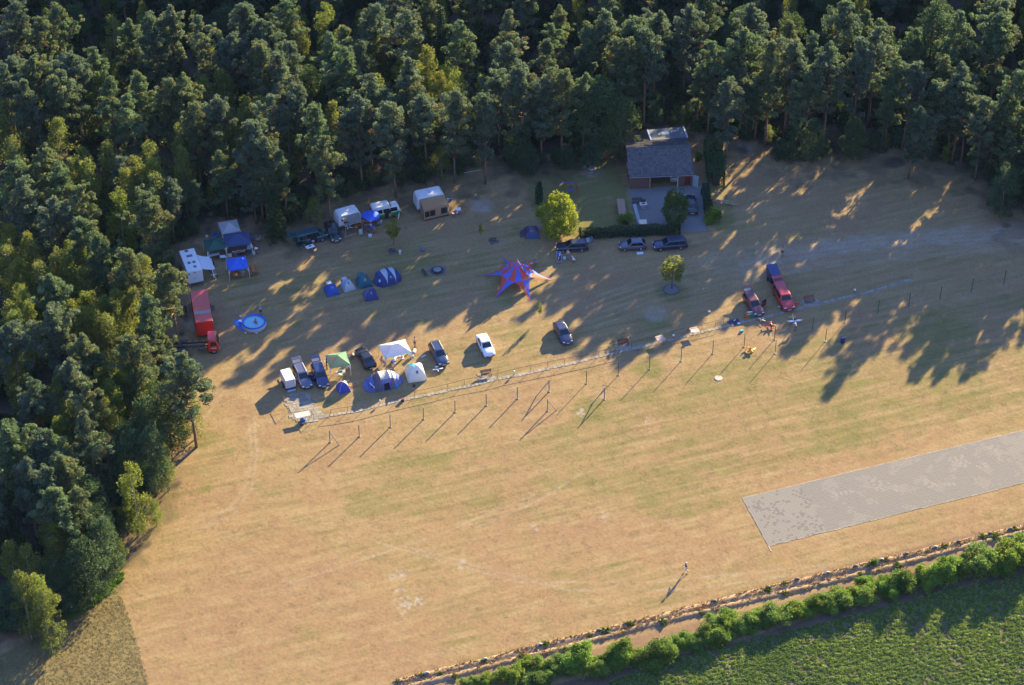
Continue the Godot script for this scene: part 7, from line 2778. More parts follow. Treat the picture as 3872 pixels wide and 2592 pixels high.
	for k in 7: box(s, Vector3(-1.1 - k * 0.8, 1.06, 0), Vector3(0.12, 0.1, 2.1))
	part("cross_beam", s, mat(0.035, 0.037, 0.042), lorry)
	s = st()
	box(s, Vector3(-3.4, 1.13, 0.1), Vector3(5.5, 0.05, 0.12))
	part("plank", s, mat(0.2, 0.11, 0.06), lorry)
	s = st()
	box(s, Vector3(-1.6, 0.75, 0.75), Vector3(0.8, 0.45, 0.45), Transform3D(), 0.06)
	part("fuel_tank", s, mat(0.08, 0.085, 0.09, 0.4, 0.3), lorry)
	camp_chair("dark green folding chair on the right side of the red box", Vector3(-41.87, 0, -7.32), 0.2, cloth(0.015, 0.07, 0.06), fr)
	crate("yellow_tub", "yellow-green tub left of the red box", "tub", Vector3(-45.93, 0, -5.9), 0.3, Vector3(0.6, 0.3, 0.45), mat(0.2, 0.2, 0.04))
	# paddling pool
	var pool := thing("paddling_pool", "round pool with blue inflatable ring and pale water", "pool", Vector3(-35.78, 0, -3.66))
	s = st(true)
	lathe(s, [[1.68, 0.0], [1.76, 0.2], [1.72, 0.45], [1.58, 0.68], [1.5, 0.7], [1.52, 0.4], [1.55, 0.06]], 30)
	part("wall", s, mat(0.36, 0.37, 0.4, 0.4), pool)
	s = st(true)
	var tor := []
	for k in 33:
		var an := TAU * k / 32.0
		tor.append(Vector3(cos(an) * 1.55, 0.74, sin(an) * 1.55))
	tube(s, tor, 0.115, 10)
	part("inflatable_ring", s, mat(0.015, 0.11, 0.62, 0.3), pool)
	s = st()
	lathe(s, [[1.5, 0.56], [1.5, 0.6], [0.0, 0.6]], 30)
	part("water", s, mat(0.2, 0.45, 0.55, 0.08), pool)
	tarp("bright blue pool cover heaped on the grass left of the pool", [Vector3(-38.77, 0, -4.38), Vector3(-38.44, 0, -5.07), Vector3(-37.9, 0, -5.14), Vector3(-37.62, 0, -4.6), Vector3(-37.42, 0, -3.63), Vector3(-36.87, 0, -2.77), Vector3(-36.31, 0, -2.1), Vector3(-37.03, 0, -2.34), Vector3(-37.9, 0, -2.98)], 0.28, cloth(0.01, 0.2, 0.72))
	crate("pool_pump", "pale pool pump on the grass behind the blue cover", "pump", Vector3(-37.83, 0, -5.42), 0.4, Vector3(0.3, 0.35, 0.3), mat(0.42, 0.48, 0.45))
	crate("sandal_box", "small white box below the pool", "box", Vector3(-35.31, 0, -1.96), 0.2, Vector3(0.3, 0.16, 0.22), mat(0.6, 0.62, 0.62))
	crate("sandal_box", "small cream box at the tip of the blue pool cover", "box", Vector3(-36.82, 0, -2.02), 0.5, Vector3(0.35, 0.16, 0.22), mat(0.55, 0.45, 0.3))

func tarp(label: String, outline: Array, h: float, m: Material) -> void:
	# a crumpled sheet: humps inside an outline
	var c := Vector3.ZERO
	for p in outline: c += p
	c /= outline.size()
	var o := thing("plastic_sheet", label, "sheet", c)
	var s := st()
	rng.seed = int(absf(c.x * 100))
	var n := outline.size() * 3
	var rings := []
	for k in 5:
		var f := 1.0 - k * 0.22
		var ring := PackedVector3Array()
		for j in n:
			var p: Vector3 = outline[j / 3].lerp(outline[(j / 3 + 1) % outline.size()], (j % 3) / 3.0) - c
			ring.append(p * f + Vector3(rnd(-0.05, 0.05), (0.0 if k == 0 else h * rnd(0.2, 1.0) * (0.5 + k * 0.12)) + 0.01, rnd(-0.05, 0.05)))
		rings.append(ring)
	loft(s, rings, false, true)
	part("sheet", s, m, o)

# ---------------------------------------------------------------- vans and caravans along the trees
func build_caravans() -> void:
	var teal := paint(0.012, 0.06, 0.07)
	var v := car("camper_van", "dark teal van with open side door and tailgate beside the spruce", "van", Vector3(-29.83, 0, -22.95), 0.446, teal, {"cat": "van", "hatch": true, "see": mat(0.02, 0.05, 0.06, 0.1)})
	var s := st()
	box(s, Vector3(0.15, 1.0, 0.925), Vector3(1.0, 1.4, 0.03))
	part("side_door_opening", s, mat(0.012, 0.013, 0.016, 0.9), v)
	s = st()
	box(s, Vector3(0.0, 0.62, 0.97), Vector3(0.4, 0.4, 0.2), Transform3D(), 0.05)
	part("bedding", s, mat(0.4, 0.35, 0.33), v)
	table("white camping table with things on it before the teal van", Vector3(-29.21, 0, -21.01), 0.554, 1.25, 0.75, 0.7, mat(0.6, 0.63, 0.68), mat(0.3, 0.3, 0.3))
	var dk := cloth(0.04, 0.055, 0.075)
	camp_chair("dark camp chair left of the white table by the teal van", Vector3(-30.6, 0, -21.11), 0.3, dk, mat(0.15, 0.15, 0.17))
	camp_chair("dark camp chair right of the white table by the teal van", Vector3(-28.58, 0, -20.46), 2.3, dk, mat(0.15, 0.15, 0.17))
	crate("table_item", "dark box on the white table by the teal van", "box", Vector3(-29.17, 0, -21.01) + UP * 0.7, 0.3, Vector3(0.3, 0.14, 0.2), mat(0.1, 0.13, 0.18))
	car("parked_car", "dark green saloon parked nose out between van and small caravan", "sedan", Vector3(-26.28, 0, -25.21), -1.259, paint(0.006, 0.022, 0.026))
	var ca := 0.456
	var c := caravan("small white caravan with a grey awning and two flags", Vector3(-24.15, 0, -27.56), ca, 3.6, 1.0, 2.35, [[0.0, 0.05, 0.5, 0.45]], 0.16)
	sheet_awning("grey sun canopy on wooden poles before the small white caravan", [Vector3(-24.97, 2.25, -26.41), Vector3(-22.41, 2.25, -27.22), Vector3(-21.85, 2.05, -25.06), Vector3(-24.22, 2.05, -24.1)], cloth(0.2, 0.188, 0.16, 0.2))
	flag("small black, red and gold flag on the canopy's left pole", Vector3(-24.45, 2.5, -24.61), 0.3)
	flag("small black, red and gold flag on the canopy's right pole", Vector3(-22.03, 2.4, -25.76), -0.2)
	var pl := thing("beam", "long pinkish beam lying before the grey canopy", "beam", Vector3(-23.61, 0, -24.52), 0.423)
	s = st()
	box(s, Vector3(0, 0.08, 0), Vector3(2.1, 0.12, 0.16), Transform3D(), 0.02)
	box(s, Vector3(0.2, 0.03, 0), Vector3(0.1, 0.06, 0.6))
	part("timber", s, mat(0.36, 0.2, 0.18), pl)
	model_plane("white model aeroplane under the grey canopy", Vector3(-23.88, 0, -25.8), -1.9, 1.5, mat(0.62, 0.64, 0.68), mat(0.62, 0.64, 0.68), mat(0.3, 0.35, 0.5), true, 0.5)
	camp_chair("pale camp chair at the right pole of the grey canopy", Vector3(-22.03, 0, -24.49), -1.3, cloth(0.42, 0.45, 0.45), mat(0.3, 0.3, 0.3))
	crate("cool_box", "white cool box on the grass below the blue parasol", "box", Vector3(-20.71, 0, -24.3), 0.2, Vector3(0.5, 0.36, 0.4), mat(0.55, 0.6, 0.62))
	# parasol and the people round its table
	var pr := thing("parasol", "big blue parasol beside the small white caravan", "parasol", Vector3(-20.68, 0, -26.87))
	var pts := []
	for k in 8: pts.append(Vector3(cos(TAU * k / 8.0) * 1.42, 1.98, sin(TAU * k / 8.0) * 1.42))
	for k in 8:
		s = st()
		quad(s, Vector3(0, 2.5, 0), pts[k].lerp(Vector3(0, 2.52, 0), 0.5), pts[(k + 1) % 8].lerp(Vector3(0, 2.48, 0), 0.5), Vector3(0, 2.5, 0))
		quad(s, pts[k].lerp(Vector3(0, 2.52, 0), 0.5), pts[k], pts[(k + 1) % 8], pts[(k + 1) % 8].lerp(Vector3(0, 2.48, 0), 0.5))
		quad(s, pts[k], pts[k] - UP * 0.14, pts[(k + 1) % 8] - UP * 0.14, pts[(k + 1) % 8])
		part("canopy_panel", s, cloth(0.008, 0.1, 0.62, 0.3), pr)
	s = st()
	tube(s, [Vector3.ZERO, UP * 2.56], 0.03, 6)
	part("pole", s, mat(0.5, 0.5, 0.5), pr)
	s = st()
	lathe(s, [[0.05, 2.5], [0.06, 2.55], [0.0, 2.6]], 8)
	part("finial", s, mat(0.6, 0.6, 0.6), pr)
	s = st()
	lathe(s, [[0.3, 0.0], [0.28, 0.1], [0.0, 0.12]], 10)
	part("foot", s, mat(0.2, 0.2, 0.2), pr)
	table("cluttered dark table in front of the blue parasol", Vector3(-21.01, 0, -26), 0.25, 1.3, 0.8, 0.72, mat(0.12, 0.11, 0.12), mat(0.2, 0.2, 0.2))
	rng.seed = 73
	for k in 14:
		var q := Vector3(-21.01, 0, -26) + Vector3(rnd(-0.55, 0.55), 0.72, rnd(-0.3, 0.3))
		crate("table_clutter", "small cup or packet on the cluttered dark table", "dish", q, rnd(0, 3), Vector3(rnd(0.08, 0.18), rnd(0.08, 0.2), rnd(0.08, 0.18)), mat(rnd(0.15, 0.6), rnd(0.2, 0.5), rnd(0.2, 0.6)), "cups and packets on the cluttered table")
	for q in [["dark camp chair at the left of the cluttered table", Vector3(-21.64, 0, -26.59), 0.2], ["dark camp chair right behind the cluttered table", Vector3(-19.83, 0, -27.74), 3.4], ["dark camp chair at the right end under the parasol", Vector3(-19.3, 0, -27.03), 2.9], ["dark camp chair under the person in dark clothes", Vector3(-20.93, 0, -25.25), 1.3]]:
		camp_chair(q[0], q[1], q[2], cloth(0.05, 0.05, 0.07), mat(0.3, 0.3, 0.32))
	# green and white camper bus
	var bt := 0.353
	var bus := car("camper_bus", "old camper bus, green below and white above, doors open", "bus", Vector3(-18.76, 0, -29.33), bt, mat(0.68, 0.68, 0.66, 0.4), {"low": paint(0.02, 0.24, 0.035), "cat": "van", "doors": [1]})
	s = st()
	rounded_box_side(s, 2.7, 0.7, 1.93, 0.42, 0.14)
	var pop := part("raised_roof", s, mat(0.68, 0.68, 0.66, 0.4), bus)
	pop.position.x = -0.75
	s = st()
	box(s, Vector3(-0.6, 2.38, 0.05), Vector3(0.45, 0.08, 0.4), Transform3D(), 0.02)
	part("roof_hatch", s, mat(0.55, 0.56, 0.55), bus)
	s = st()
	box(s, Vector3(0.72, 2.02, 0), Vector3(0.14, 0.12, 1.2))
	part("roof_gap", s, mat(0.03, 0.03, 0.03), bus)
	s = st()
	box(s, Vector3(0.15, 1.0, 0.9), Vector3(1.0, 1.35, 0.03))
	part("side_door_opening", s, mat(0.02, 0.02, 0.022, 0.9), bus)
	s = st()
	box(s, Vector3(0.45, 0.7, 0.92), Vector3(0.32, 0.7, 0.08))
	part("cupboard", s, mat(0.4, 0.2, 0.1), bus)
	# large caravan with tan awning tent
	var ta := 0.345
	caravan("large white caravan with a tan awning tent along its side", Vector3(-12.3, 0, -31.94), ta, 4.3, 1.08, 2.5, [[0.2, -0.1, 0.55, 0.5], [-0.1, -0.6, 0.4, 0.35]], 0.1)
	var a0 := Vector3(-13.56, 2.4, -30.25)
	var a1 := Vector3(-10.1, 2.4, -31.39)
	var b0 := Vector3(-12.95, 1.95, -28.14)
	var b1 := Vector3(-9.3, 1.95, -29.62)
	var aw := thing("awning_tent", "tan awning tent with dark windows before the large white caravan", "tent")
	var tan_m := cloth(0.36, 0.21, 0.1, 0.3)
	var g := func(p: Vector3) -> Vector3: return Vector3(p.x, 0.02, p.z)
	s = st(true)
	for k in 6:
		for j in 6:
			var f := func(u: float, w: float) -> Vector3: return a0.lerp(a1, u).lerp(b0.lerp(b1, u), w) - UP * 0.14 * sin(PI * w) * (0.4 + 0.6 * absf(sin(PI * 2.0 * u)))
			quad(s, f.call(k / 6.0, j / 6.0), f.call((k + 1) / 6.0, j / 6.0), f.call((k + 1) / 6.0, (j + 1) / 6.0), f.call(k / 6.0, (j + 1) / 6.0))
	part("roof_panel", s, tan_m, aw)
	s = st()
	quad(s, b0, b1, g.call(b1) + (b1 - a1) * Vector3(0.04, 0, 0.04), g.call(b0) + (b0 - a0) * Vector3(0.04, 0, 0.04))
	part("front_wall", s, tan_m, aw)
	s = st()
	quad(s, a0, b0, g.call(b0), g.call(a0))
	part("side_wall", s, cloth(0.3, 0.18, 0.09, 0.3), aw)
	s = st()
	quad(s, b1, a1, g.call(a1), g.call(b1))
	part("side_wall", s, tan_m, aw)
	var fx := (b1 - b0).normalized()
	var out := fx.cross(UP) * -1.0
	if out.z < 0: out = -out
	var wl := b0.distance_to(b1)
	for q in [[0.04, 0.22], [0.24, 0.45], [0.68, 0.92]]:
		s = st()
		var p: Vector3 = b0 + fx * wl * q[0] + out * 0.06
		var p2: Vector3 = b0 + fx * wl * q[1] + out * 0.06
		quad(s, p - UP * 0.35, p2 - UP * 0.35, p2 - UP * 1.35 + out * 0.02, p - UP * 1.35 + out * 0.02)
		part("window", s, mat(0.02, 0.025, 0.035, 0.3), aw)
	s = st()
	bar(s, g.call(b0) + UP * 0.1 + out * 0.08, g.call(b1) + UP * 0.1 + out * 0.08, 0.05, 0.22)
	part("mud_skirt", s, cloth(0.05, 0.02, 0.02), aw)
	table("small white square table right of the tan awning", Vector3(-7.93, 0, -30.24), 0.1, 0.75, 0.7, 0.7, mat(0.66, 0.68, 0.7), mat(0.4, 0.4, 0.4))
	var bl := cloth(0.015, 0.1, 0.42)
	camp_chair("blue camp chair left of the small white square table", Vector3(-8.49, 0, -29.34), 1.2, bl, mat(0.1, 0.12, 0.2))
	camp_chair("blue camp chair in front of the small white square table", Vector3(-7.73, 0, -29.83), 1.6, bl, mat(0.1, 0.12, 0.2))
	crate("water_can", "blue water can behind the tan awning's right corner", "can", Vector3(-9.18, 0, -33.34), 0.2, Vector3(0.4, 0.5, 0.3), mat(0.02, 0.09, 0.4))
	crate("gas_bottle", "white gas bottle behind the tan awning's right corner", "bottle", Vector3(-9.51, 0, -33.04), 0.2, Vector3(0.32, 0.5, 0.32), mat(0.5, 0.53, 0.56))
	camp_chair("blue camp chair alone on the lawn above the fire pit", Vector3(-12.95, 0, -20.67), 0.4, bl, mat(0.1, 0.12, 0.2))
	crate("bucket", "white bucket with a dark blue lid on the lawn", "bucket", Vector3(-16.17, 0, -20.13), 0.0, Vector3(0.36, 0.6, 0.36), mat(0.55, 0.55, 0.45))
	var pole := thing("pole", "pale pole lying at the forest foot above the tan awning caravan", "pole", Vector3(-6.04, 0, -40.7), 0.310)
	s = st()
	tube(s, [Vector3(-1.35, 0.05, 0), Vector3(1.35, 0.07, 0)], 0.045, 6)
	part("shaft", s, mat(0.4, 0.4, 0.4), pole)
	# fire pit and its slab, bench
	var fp := thing("fire_pit", "round iron fire pit on a square slab", "fire pit", Vector3(-10.68, 0, -16.04), 0.060)
	s = st()
	box(s, Vector3(0, 0.02, -0.1), Vector3(2.4, 0.04, 2.3), Transform3D(), 0.01)
	part("slab", s, speckle(0.15, 0.13, 0.12, 0.3, 0.6), fp)
	s = st()
	lathe(s, [[0.72, 0.04], [0.76, 0.3], [0.7, 0.3], [0.62, 0.1], [0.0, 0.09]], 18)
	part("fire_bowl", s, mat(0.06, 0.055, 0.055, 0.7), fp)
	s = st(true)
	lathe(s, [[0.55, 0.32], [0.57, 0.34], [0.55, 0.36], [0.0, 0.36]], 18)
	part("grill", s, mat(0.2, 0.2, 0.22, 0.6), fp)
	for k in 14:
		var an := TAU * k / 14.0
		s = st()
		box(s, Vector3(0.95, 0.1, 0), Vector3(0.22, 0.16, 0.26), Transform3D(Basis(UP, an), Vector3.ZERO), 0.04)
		part("stone", s, mat(0.11, 0.1, 0.1, 0.9), fp)
	table("low black bench beside the fire pit", Vector3(-12.54, 0, -15.42), -1.167, 1.5, 0.42, 0.4, mat(0.03, 0.032, 0.04), mat(0.03, 0.03, 0.03), "", "bench")
	for q in [[Vector3(-17.28, 0, -20.78), "burnt patch with scattered ash on the lawn", 0.9], [Vector3(-2.7, 0, -23.3), "grey round mat of flattened ash above the star tent", 1.0]]:
		var b := thing("ash_patch", q[1], "ash", q[0])
		s = st(true)
		rng.seed = 19
		var edge := []
		for k in 22: edge.append(Vector3(cos(TAU * k / 22.0), 0, sin(TAU * k / 22.0)) * q[2] * rnd(0.5, 1.05))
		slab(s, edge, 0.0, 0.02)
		part("ash_bed", s, speckle(0.12, 0.1, 0.085, 0.45, 1.2), b)
		for k in 9:
			s = st()
			tube(s, [Vector3(rnd(-0.7, 0.7), 0.05, rnd(-0.5, 0.5)), Vector3(rnd(-0.7, 0.7), 0.07, rnd(-0.5, 0.5))], 0.03, 4)
			part("charred_stick", s, mat(0.05, 0.045, 0.045), b)

func sheet_awning(label: String, c: Array, m: Material) -> void:
	var o := thing("sun_canopy", label, "canopy")
	var s := st(true)
	for k in 5:
		for j in 5:
			var f := func(u: float, w: float) -> Vector3: return c[0].lerp(c[1], u).lerp(c[3].lerp(c[2], u), w) - UP * 0.12 * sin(PI * w) * sin(PI * u)
			quad(s, f.call(k / 5.0, j / 5.0), f.call((k + 1) / 5.0, j / 5.0), f.call((k + 1) / 5.0, (j + 1) / 5.0), f.call(k / 5.0, (j + 1) / 5.0))
	part("canvas", s, m, o)
	for p in [c[2], c[3]]:
		s = st()
		tube(s, [p, Vector3(p.x, 0, p.z)], 0.045, 6)
		part("pole", s, mat(0.36, 0.2, 0.13), o)
	s = st()
	bar(s, Vector3(c[3].x, 0.03, c[3].z), Vector3(c[0].x, 0.03, c[0].z) + (c[3] - c[0]) * Vector3(0.3, 0, 0.3), 0.3, 0.05)
	part("side_board", s, mat(0.2, 0.18, 0.17), o)

func flag(label: String, at: Vector3, turn: float) -> void:
	var o := thing("flag", label, "flag", Vector3(at.x, at.y - 0.5, at.z), turn)
	var s := st()
	tube(s, [Vector3(0, -0.3, 0), UP * 0.62], 0.012, 5)
	part("staff", s, mat(0.3, 0.2, 0.12), o)
	var k := 0
	for m in [mat(0.46, 0.25, 0.01), mat(0.4, 0.02, 0.012), mat(0.012, 0.012, 0.012)]:
		s = st(true)
		for j in 5:
			var f := func(u: float, y: float) -> Vector3: return Vector3(u * 0.75, y - u * 0.28, 0.06 * sin(u * 7.0))
			quad(s, f.call(j / 5.0, k * 0.17), f.call(j / 5.0, k * 0.17 + 0.17), f.call((j + 1) / 5.0, k * 0.17 + 0.17), f.call((j + 1) / 5.0, k * 0.17))
		part("stripe", s, m, o)
		k += 1

# ---------------------------------------------------------------- five tents in the shade
func build_small_tents() -> void:
	var blue := cloth(0.012, 0.075, 0.4, 0.3)
	var navy := cloth(0.016, 0.04, 0.19, 0.3)
	var teal := cloth(0.01, 0.11, 0.16, 0.3)
	var white := cloth(0.42, 0.47, 0.5, 0.35)
	var gold := mat(0.5, 0.27, 0.03)
	var d := dome("dome_tent", "small blue dome tent with open porch, leftmost of the five", Vector3(-25.48, 0, -11.21), 0.379, 1.85, 1.85, 1.3, [blue, blue, blue, blue])
	porch(d, -0.1, -0.55, 0.75, 1.12, white, gold)
	patch(d, "vent_patch", Vector3(0.0, 1.14, 0.42), Vector3(0.1, 0, 0), Vector3(0, 0.1, -0.1), gold)
	d = dome("dome_tent", "small white dome tent between the blue and the teal tent", Vector3(-23.28, 0, -12.19), 0.468, 1.75, 1.75, 1.3, [white, white, cloth(0.34, 0.38, 0.5), white])
	porch(d, -0.1, -0.5, 0.75, 1.12, white, cloth(0.03, 0.32, 0.3))
	patch(d, "vent_patch", Vector3(0.0, 1.14, 0.4), Vector3(0.1, 0, 0), Vector3(0, 0.1, -0.1), teal)
	d = dome("dome_tent", "teal dome tent with yellow badge beside the big navy and white tent", Vector3(-21.03, 0, -13.09), 0.337, 2.05, 2.0, 1.4, [teal, teal, teal, teal])
	porch(d, -0.15, -0.6, 0.8, 1.2, teal, gold)
	patch(d, "badge", Vector3(0.05, 1.12, 0.56), Vector3(0.12, 0, 0), Vector3(0, 0.12, -0.12), gold)
	d = dome("dome_tent", "navy dome tent with orange badge in front of the teal tent", Vector3(-19.95, 0, -10.17), 0.274, 1.95, 1.9, 1.25, [navy, navy, cloth(0.1, 0.12, 0.25), navy])
	patch(d, "badge", Vector3(0.03, 1.04, 0.5), Vector3(0.11, 0, 0), Vector3(0, 0.11, -0.11), mat(0.5, 0.17, 0.03))
	var wh := cloth(0.4, 0.45, 0.5, 0.3)
	d = hoop_tent("hoop_tent", "big navy hoop tent with two white wedges", Vector3(-17.75, 0, -13.93), 0.445, [[-2.05, 0.5, 0.35, navy], [-1.25, 1.3, 1.55, navy], [-0.95, 1.38, 1.75, wh, 0.42], [-0.05, 1.4, 1.88, navy, -0.42], [0.25, 1.4, 1.88, wh, 0.5], [1.05, 1.35, 1.7, navy, -0.2], [1.6, 1.1, 1.15, navy], [2.05, 0.5, 0.35, navy]])
	patch(d, "window", Vector3(0.1, 1.25, 1.1), Vector3(0.16, 0, 0), Vector3(0, 0.16, -0.1), mat(0.3, 0.33, 0.4))
	patch(d, "window", Vector3(-1.5, 1.0, 0.85), Vector3(0.12, 0.06, 0), Vector3(0, 0.14, -0.12), mat(0.45, 0.48, 0.5))

func build_star_tent() -> void:
	var apex := Vector3(0.74, 4.1, -13.39)
	var tips := [Vector3(5.69, 0, -14.11), Vector3(2.68, 0, -9.08), Vector3(-2.49, 0, -9.89), Vector3(-4.28, 0, -15.17), Vector3(-1.24, 0, -19.23), Vector3(3.74, 0, -18.5)]
	var o := thing("star_tent", "red and blue star-shaped sun sail on a central mast", "sun sail")
	var c := Vector3(apex.x, 0, apex.z)
	var red := cloth(0.52, 0.03, 0.028, 0.35)
	var blue := cloth(0.012, 0.1, 0.55, 0.35)
	for k in 6:
		var tip: Vector3 = tips[k]
		var axis := tip - c
		for side in 2:
			var next: Vector3 = tips[(k + 1) % 6] if side == 0 else tips[(k + 5) % 6]
			var vd := (axis.normalized() + (next - c).normalized()).normalized()
			var val := c + vd * 2.25 + UP * 1.75
			var mid := c + axis * 0.42 + UP * 1.72
			# inner panel from mast to seam, outer from seam to the pegged tip
			var inner := st()
			var outer := st()
			for i in 8:
				var t0 := i / 8.0
				var t1 := (i + 1) / 8.0
				var ra := func(t: float) -> Vector3: return apex.lerp(mid, t) - UP * 0.45 * sin(PI * t)
				var rb := func(t: float) -> Vector3: return apex.lerp(val, t) - UP * 0.45 * sin(PI * t)
				quad(inner, ra.call(t0), ra.call(t1), rb.call(t1), rb.call(t0))
				var oa := func(t: float) -> Vector3: return mid.lerp(tip, t) - UP * 0.18 * sin(PI * t)
				var ob := func(t: float) -> Vector3: return val.lerp(tip, t).lerp(oa.call(t), 0.45 * sin(PI * t)) - UP * 0.1 * sin(PI * t)
				quad(outer, oa.call(t0), oa.call(t1), ob.call(t1), ob.call(t0))
			var odd := side == 0
			part("sail_panel", inner, blue if odd else red, o)
			part("sail_panel", outer, red if odd else blue, o)
	var s := st()
	tube(s, [c, apex + UP * 0.06], 0.05, 7)
	part("mast", s, mat(0.2, 0.12, 0.2), o)
	for k in 6:
		s = st()
		var dd: Vector3 = (tips[k] - c).normalized()
		tube(s, [tips[k] + UP * 0.1 - dd * 0.25, tips[k] + dd * 0.45], 0.012, 4)
		part("guy_rope", s, mat(0.3, 0.25, 0.25), o)

# ---------------------------------------------------------------- the sunlit row
func build_south_row() -> void:
	var white := mat(0.68, 0.66, 0.66, 0.45)
	var tt := -1.190
	var tl := 2.52
	var o := box_trailer("box_trailer", "white box trailer with an open lower tailboard at the row's left end", "trailer", Vector3(-30.08, 0, 8.88), tt, Vector3(tl, 1.35, 1.35), 0.4, white, white, mat(0.5, 0.49, 0.5, 0.5))
	var s := st()
	box(s, Vector3(tl * 0.5 + 0.02, 0.32, 0), Vector3(0.06, 0.34, 1.3), Transform3D(), 0.01)
	part("tail_opening", s, mat(0.03, 0.05, 0.1), o)
	s = st()
	box(s, Vector3(tl * 0.5 + 0.12, 0.56, 0), Vector3(0.3, 0.05, 1.15), Transform3D(Basis(Vector3(0, 0, 1), -0.3), Vector3(0, 0, 0)))
	part("tailboard", s, mat(0.25, 0.36, 0.5, 0.3), o)
	for k in 2:
		s = st()
		box(s, Vector3(0.15, 1.79, 0.12 - k * 0.42), Vector3(1.0, 0.01, 0.16))
		part("roof_stain", s, mat(0.52, 0.4, 0.4), o)
	for side in [-1, 1]:
		wheel(o, 0.2, side * 0.78, 0.3, 0.09)
		s = st()
		box(s, Vector3(0.2, 0.62, side * 0.78), Vector3(0.8, 0.05, 0.24), Transform3D(), 0.02)
		part("mudguard", s, mat(0.05, 0.05, 0.06), o)
	var db := st()
	bar(db, Vector3(-tl * 0.5, 0.4, 0), Vector3(-tl * 0.5 - 1.0, 0.4, 0), 0.08, 0.08)
	part("drawbar", db, mat(0.15, 0.15, 0.16), o)
	car("parked_car", "grey-blue estate with raised tailgate and open door beside the white trailer", "estate", Vector3(-28.55, 0, 7.06), -1.190, paint(0.075, 0.08, 0.14), {"hatch": true, "rails": true, "doors": [1]})
	car("parked_car", "navy estate with raised tailgate beside the green gazebo", "estate", Vector3(-26.1, 0, 6.83), -1.269, paint(0.012, 0.022, 0.1), {"hatch": true, "doors": [1]})
	var leg := mat(0.62, 0.62, 0.6, 0.5)
	gazebo("bright green gazebo over a table in the sun", Vector3(-23.5, 0, 5.99), 0.264, 2.8, 2.8, cloth(0.03, 0.22, 0.11, 0.5), leg)
	var bc := car("parked_car", "black saloon with bags on its boot lid between two gazebos", "sedan", Vector3(-19.76, 0, 4.3), 1.995, paint(0.008, 0.009, 0.014))
	rng.seed = 81
	for k in 6: crate("boot_bag", "small bag or cloth lying on the black saloon's boot lid", "bag", Vector3(-19.49, 0, 5.17) + Vector3(rnd(-0.45, 0.45), 0.98, rnd(-0.3, 0.3)), rnd(0, 3), Vector3(rnd(0.15, 0.35), 0.1, rnd(0.12, 0.25)), [mat(0.4, 0.03, 0.03), mat(0.5, 0.45, 0.42), mat(0.12, 0.12, 0.16)][k % 3], "bags lying on the black saloon's boot lid")
	gazebo("white ridged gazebo over a cluttered table", Vector3(-15.89, 0, 3.63), 0.346, 3.75, 2.85, cloth(0.68, 0.68, 0.68, 0.5), leg, 0.5)
	table("pale cluttered table under the white gazebo", Vector3(-15.42, 0, 4.15), 0.337, 1.5, 0.75, 0.74, mat(0.5, 0.48, 0.46), mat(0.3, 0.3, 0.3))
	for k in 10: crate("table_clutter", "small thing on the table under the white gazebo", "dish", Vector3(-15.42, 0, 4.15) + Vector3(rnd(-0.6, 0.6), 0.74, rnd(-0.28, 0.28)), rnd(0, 3), Vector3(rnd(0.1, 0.3), rnd(0.06, 0.18), rnd(0.1, 0.22)), [mat(0.5, 0.5, 0.5), mat(0.15, 0.14, 0.14), mat(0.3, 0.05, 0.05), mat(0.6, 0.6, 0.58)][k % 4], "things on the table under the white gazebo")
	crate("cool_box", "blue cool box on the grass below the white gazebo", "box", Vector3(-16.2, 0, 4.26), 0.5, Vector3(0.55, 0.36, 0.4), mat(0.03, 0.1, 0.4))
	model_plane("white and blue model aeroplane body below the white gazebo", Vector3(-16.05, 0, 4.77), 0.35, 0.85, mat(0.6, 0.65, 0.7), mat(0.5, 0.58, 0.68), mat(0.05, 0.12, 0.4))
	camp_chair("dark blue camp chair at the white gazebo's right corner", Vector3(-13.44, 0, 2.71), -2.2, cloth(0.015, 0.05, 0.25), mat(0.4, 0.4, 0.4))
	crate("white_bag", "white bag beside the dark blue camp chair at the gazebo", "bag", Vector3(-13.58, 0, 3.13), 0.4, Vector3(0.4, 0.2, 0.3), mat(0.5, 0.5, 0.5))
	car("parked_car", "dark blue estate with roof rails, right end of the sunlit row", "estate", Vector3(-10.26, 0, 2.33), -1.219, paint(0.022, 0.035, 0.085), {"rails": true})
	model_plane("white high-winged model aeroplane in front of the dark blue estate", Vector3(-10.08, 0, 5.98), -1.328, 1.4, mat(0.7, 0.7, 0.7), mat(0.72, 0.72, 0.72), mat(0.72, 0.72, 0.72), true)
	crate("foam_part", "small pale blue aeroplane part in the estate's shadow", "part", Vector3(-12.09, 0, 2.99), 0.693, Vector3(0.75, 0.08, 0.22), mat(0.4, 0.5, 0.6))
	# tents
	var pale := cloth(0.42, 0.52, 0.6, 0.5)
	var d := dome("dome_tent", "tall white dome tent with turquoise back, beside the model aeroplane", Vector3(-13.02, 0, 7.05), 0.237, 2.55, 2.6, 1.95, [cloth(0.62, 0.64, 0.66, 0.5), pale, cloth(0.36, 0.43, 0.5, 0.5), cloth(0.03, 0.42, 0.55, 0.5)], 0.55)
	s = st(true)
	for k in 10:
		var fly := func(t: float, o2: float) -> Vector3: return Vector3(-t * 1.275 - o2 * 0.2, 1.95 * pow(1.0 - pow(t, 1.9), 0.55) + 0.03 + o2 * 0.08, -t * 1.3 + o2 * 0.55)
		quad(s, fly.call(k * 0.1, 0.0), fly.call(k * 0.1 + 0.1, 0.0), fly.call(k * 0.1 + 0.1, 1.0 - k * 0.07), fly.call(k * 0.1, 1.0 - k * 0.07))
	part("flysheet", s, cloth(0.02, 0.38, 0.5, 0.4), d)
	patch(d, "window", Vector3(0.05, 1.38, 0.92), Vector3(0.17, 0, 0), Vector3(0, 0.16, -0.12), mat(0.09, 0.14, 0.24))
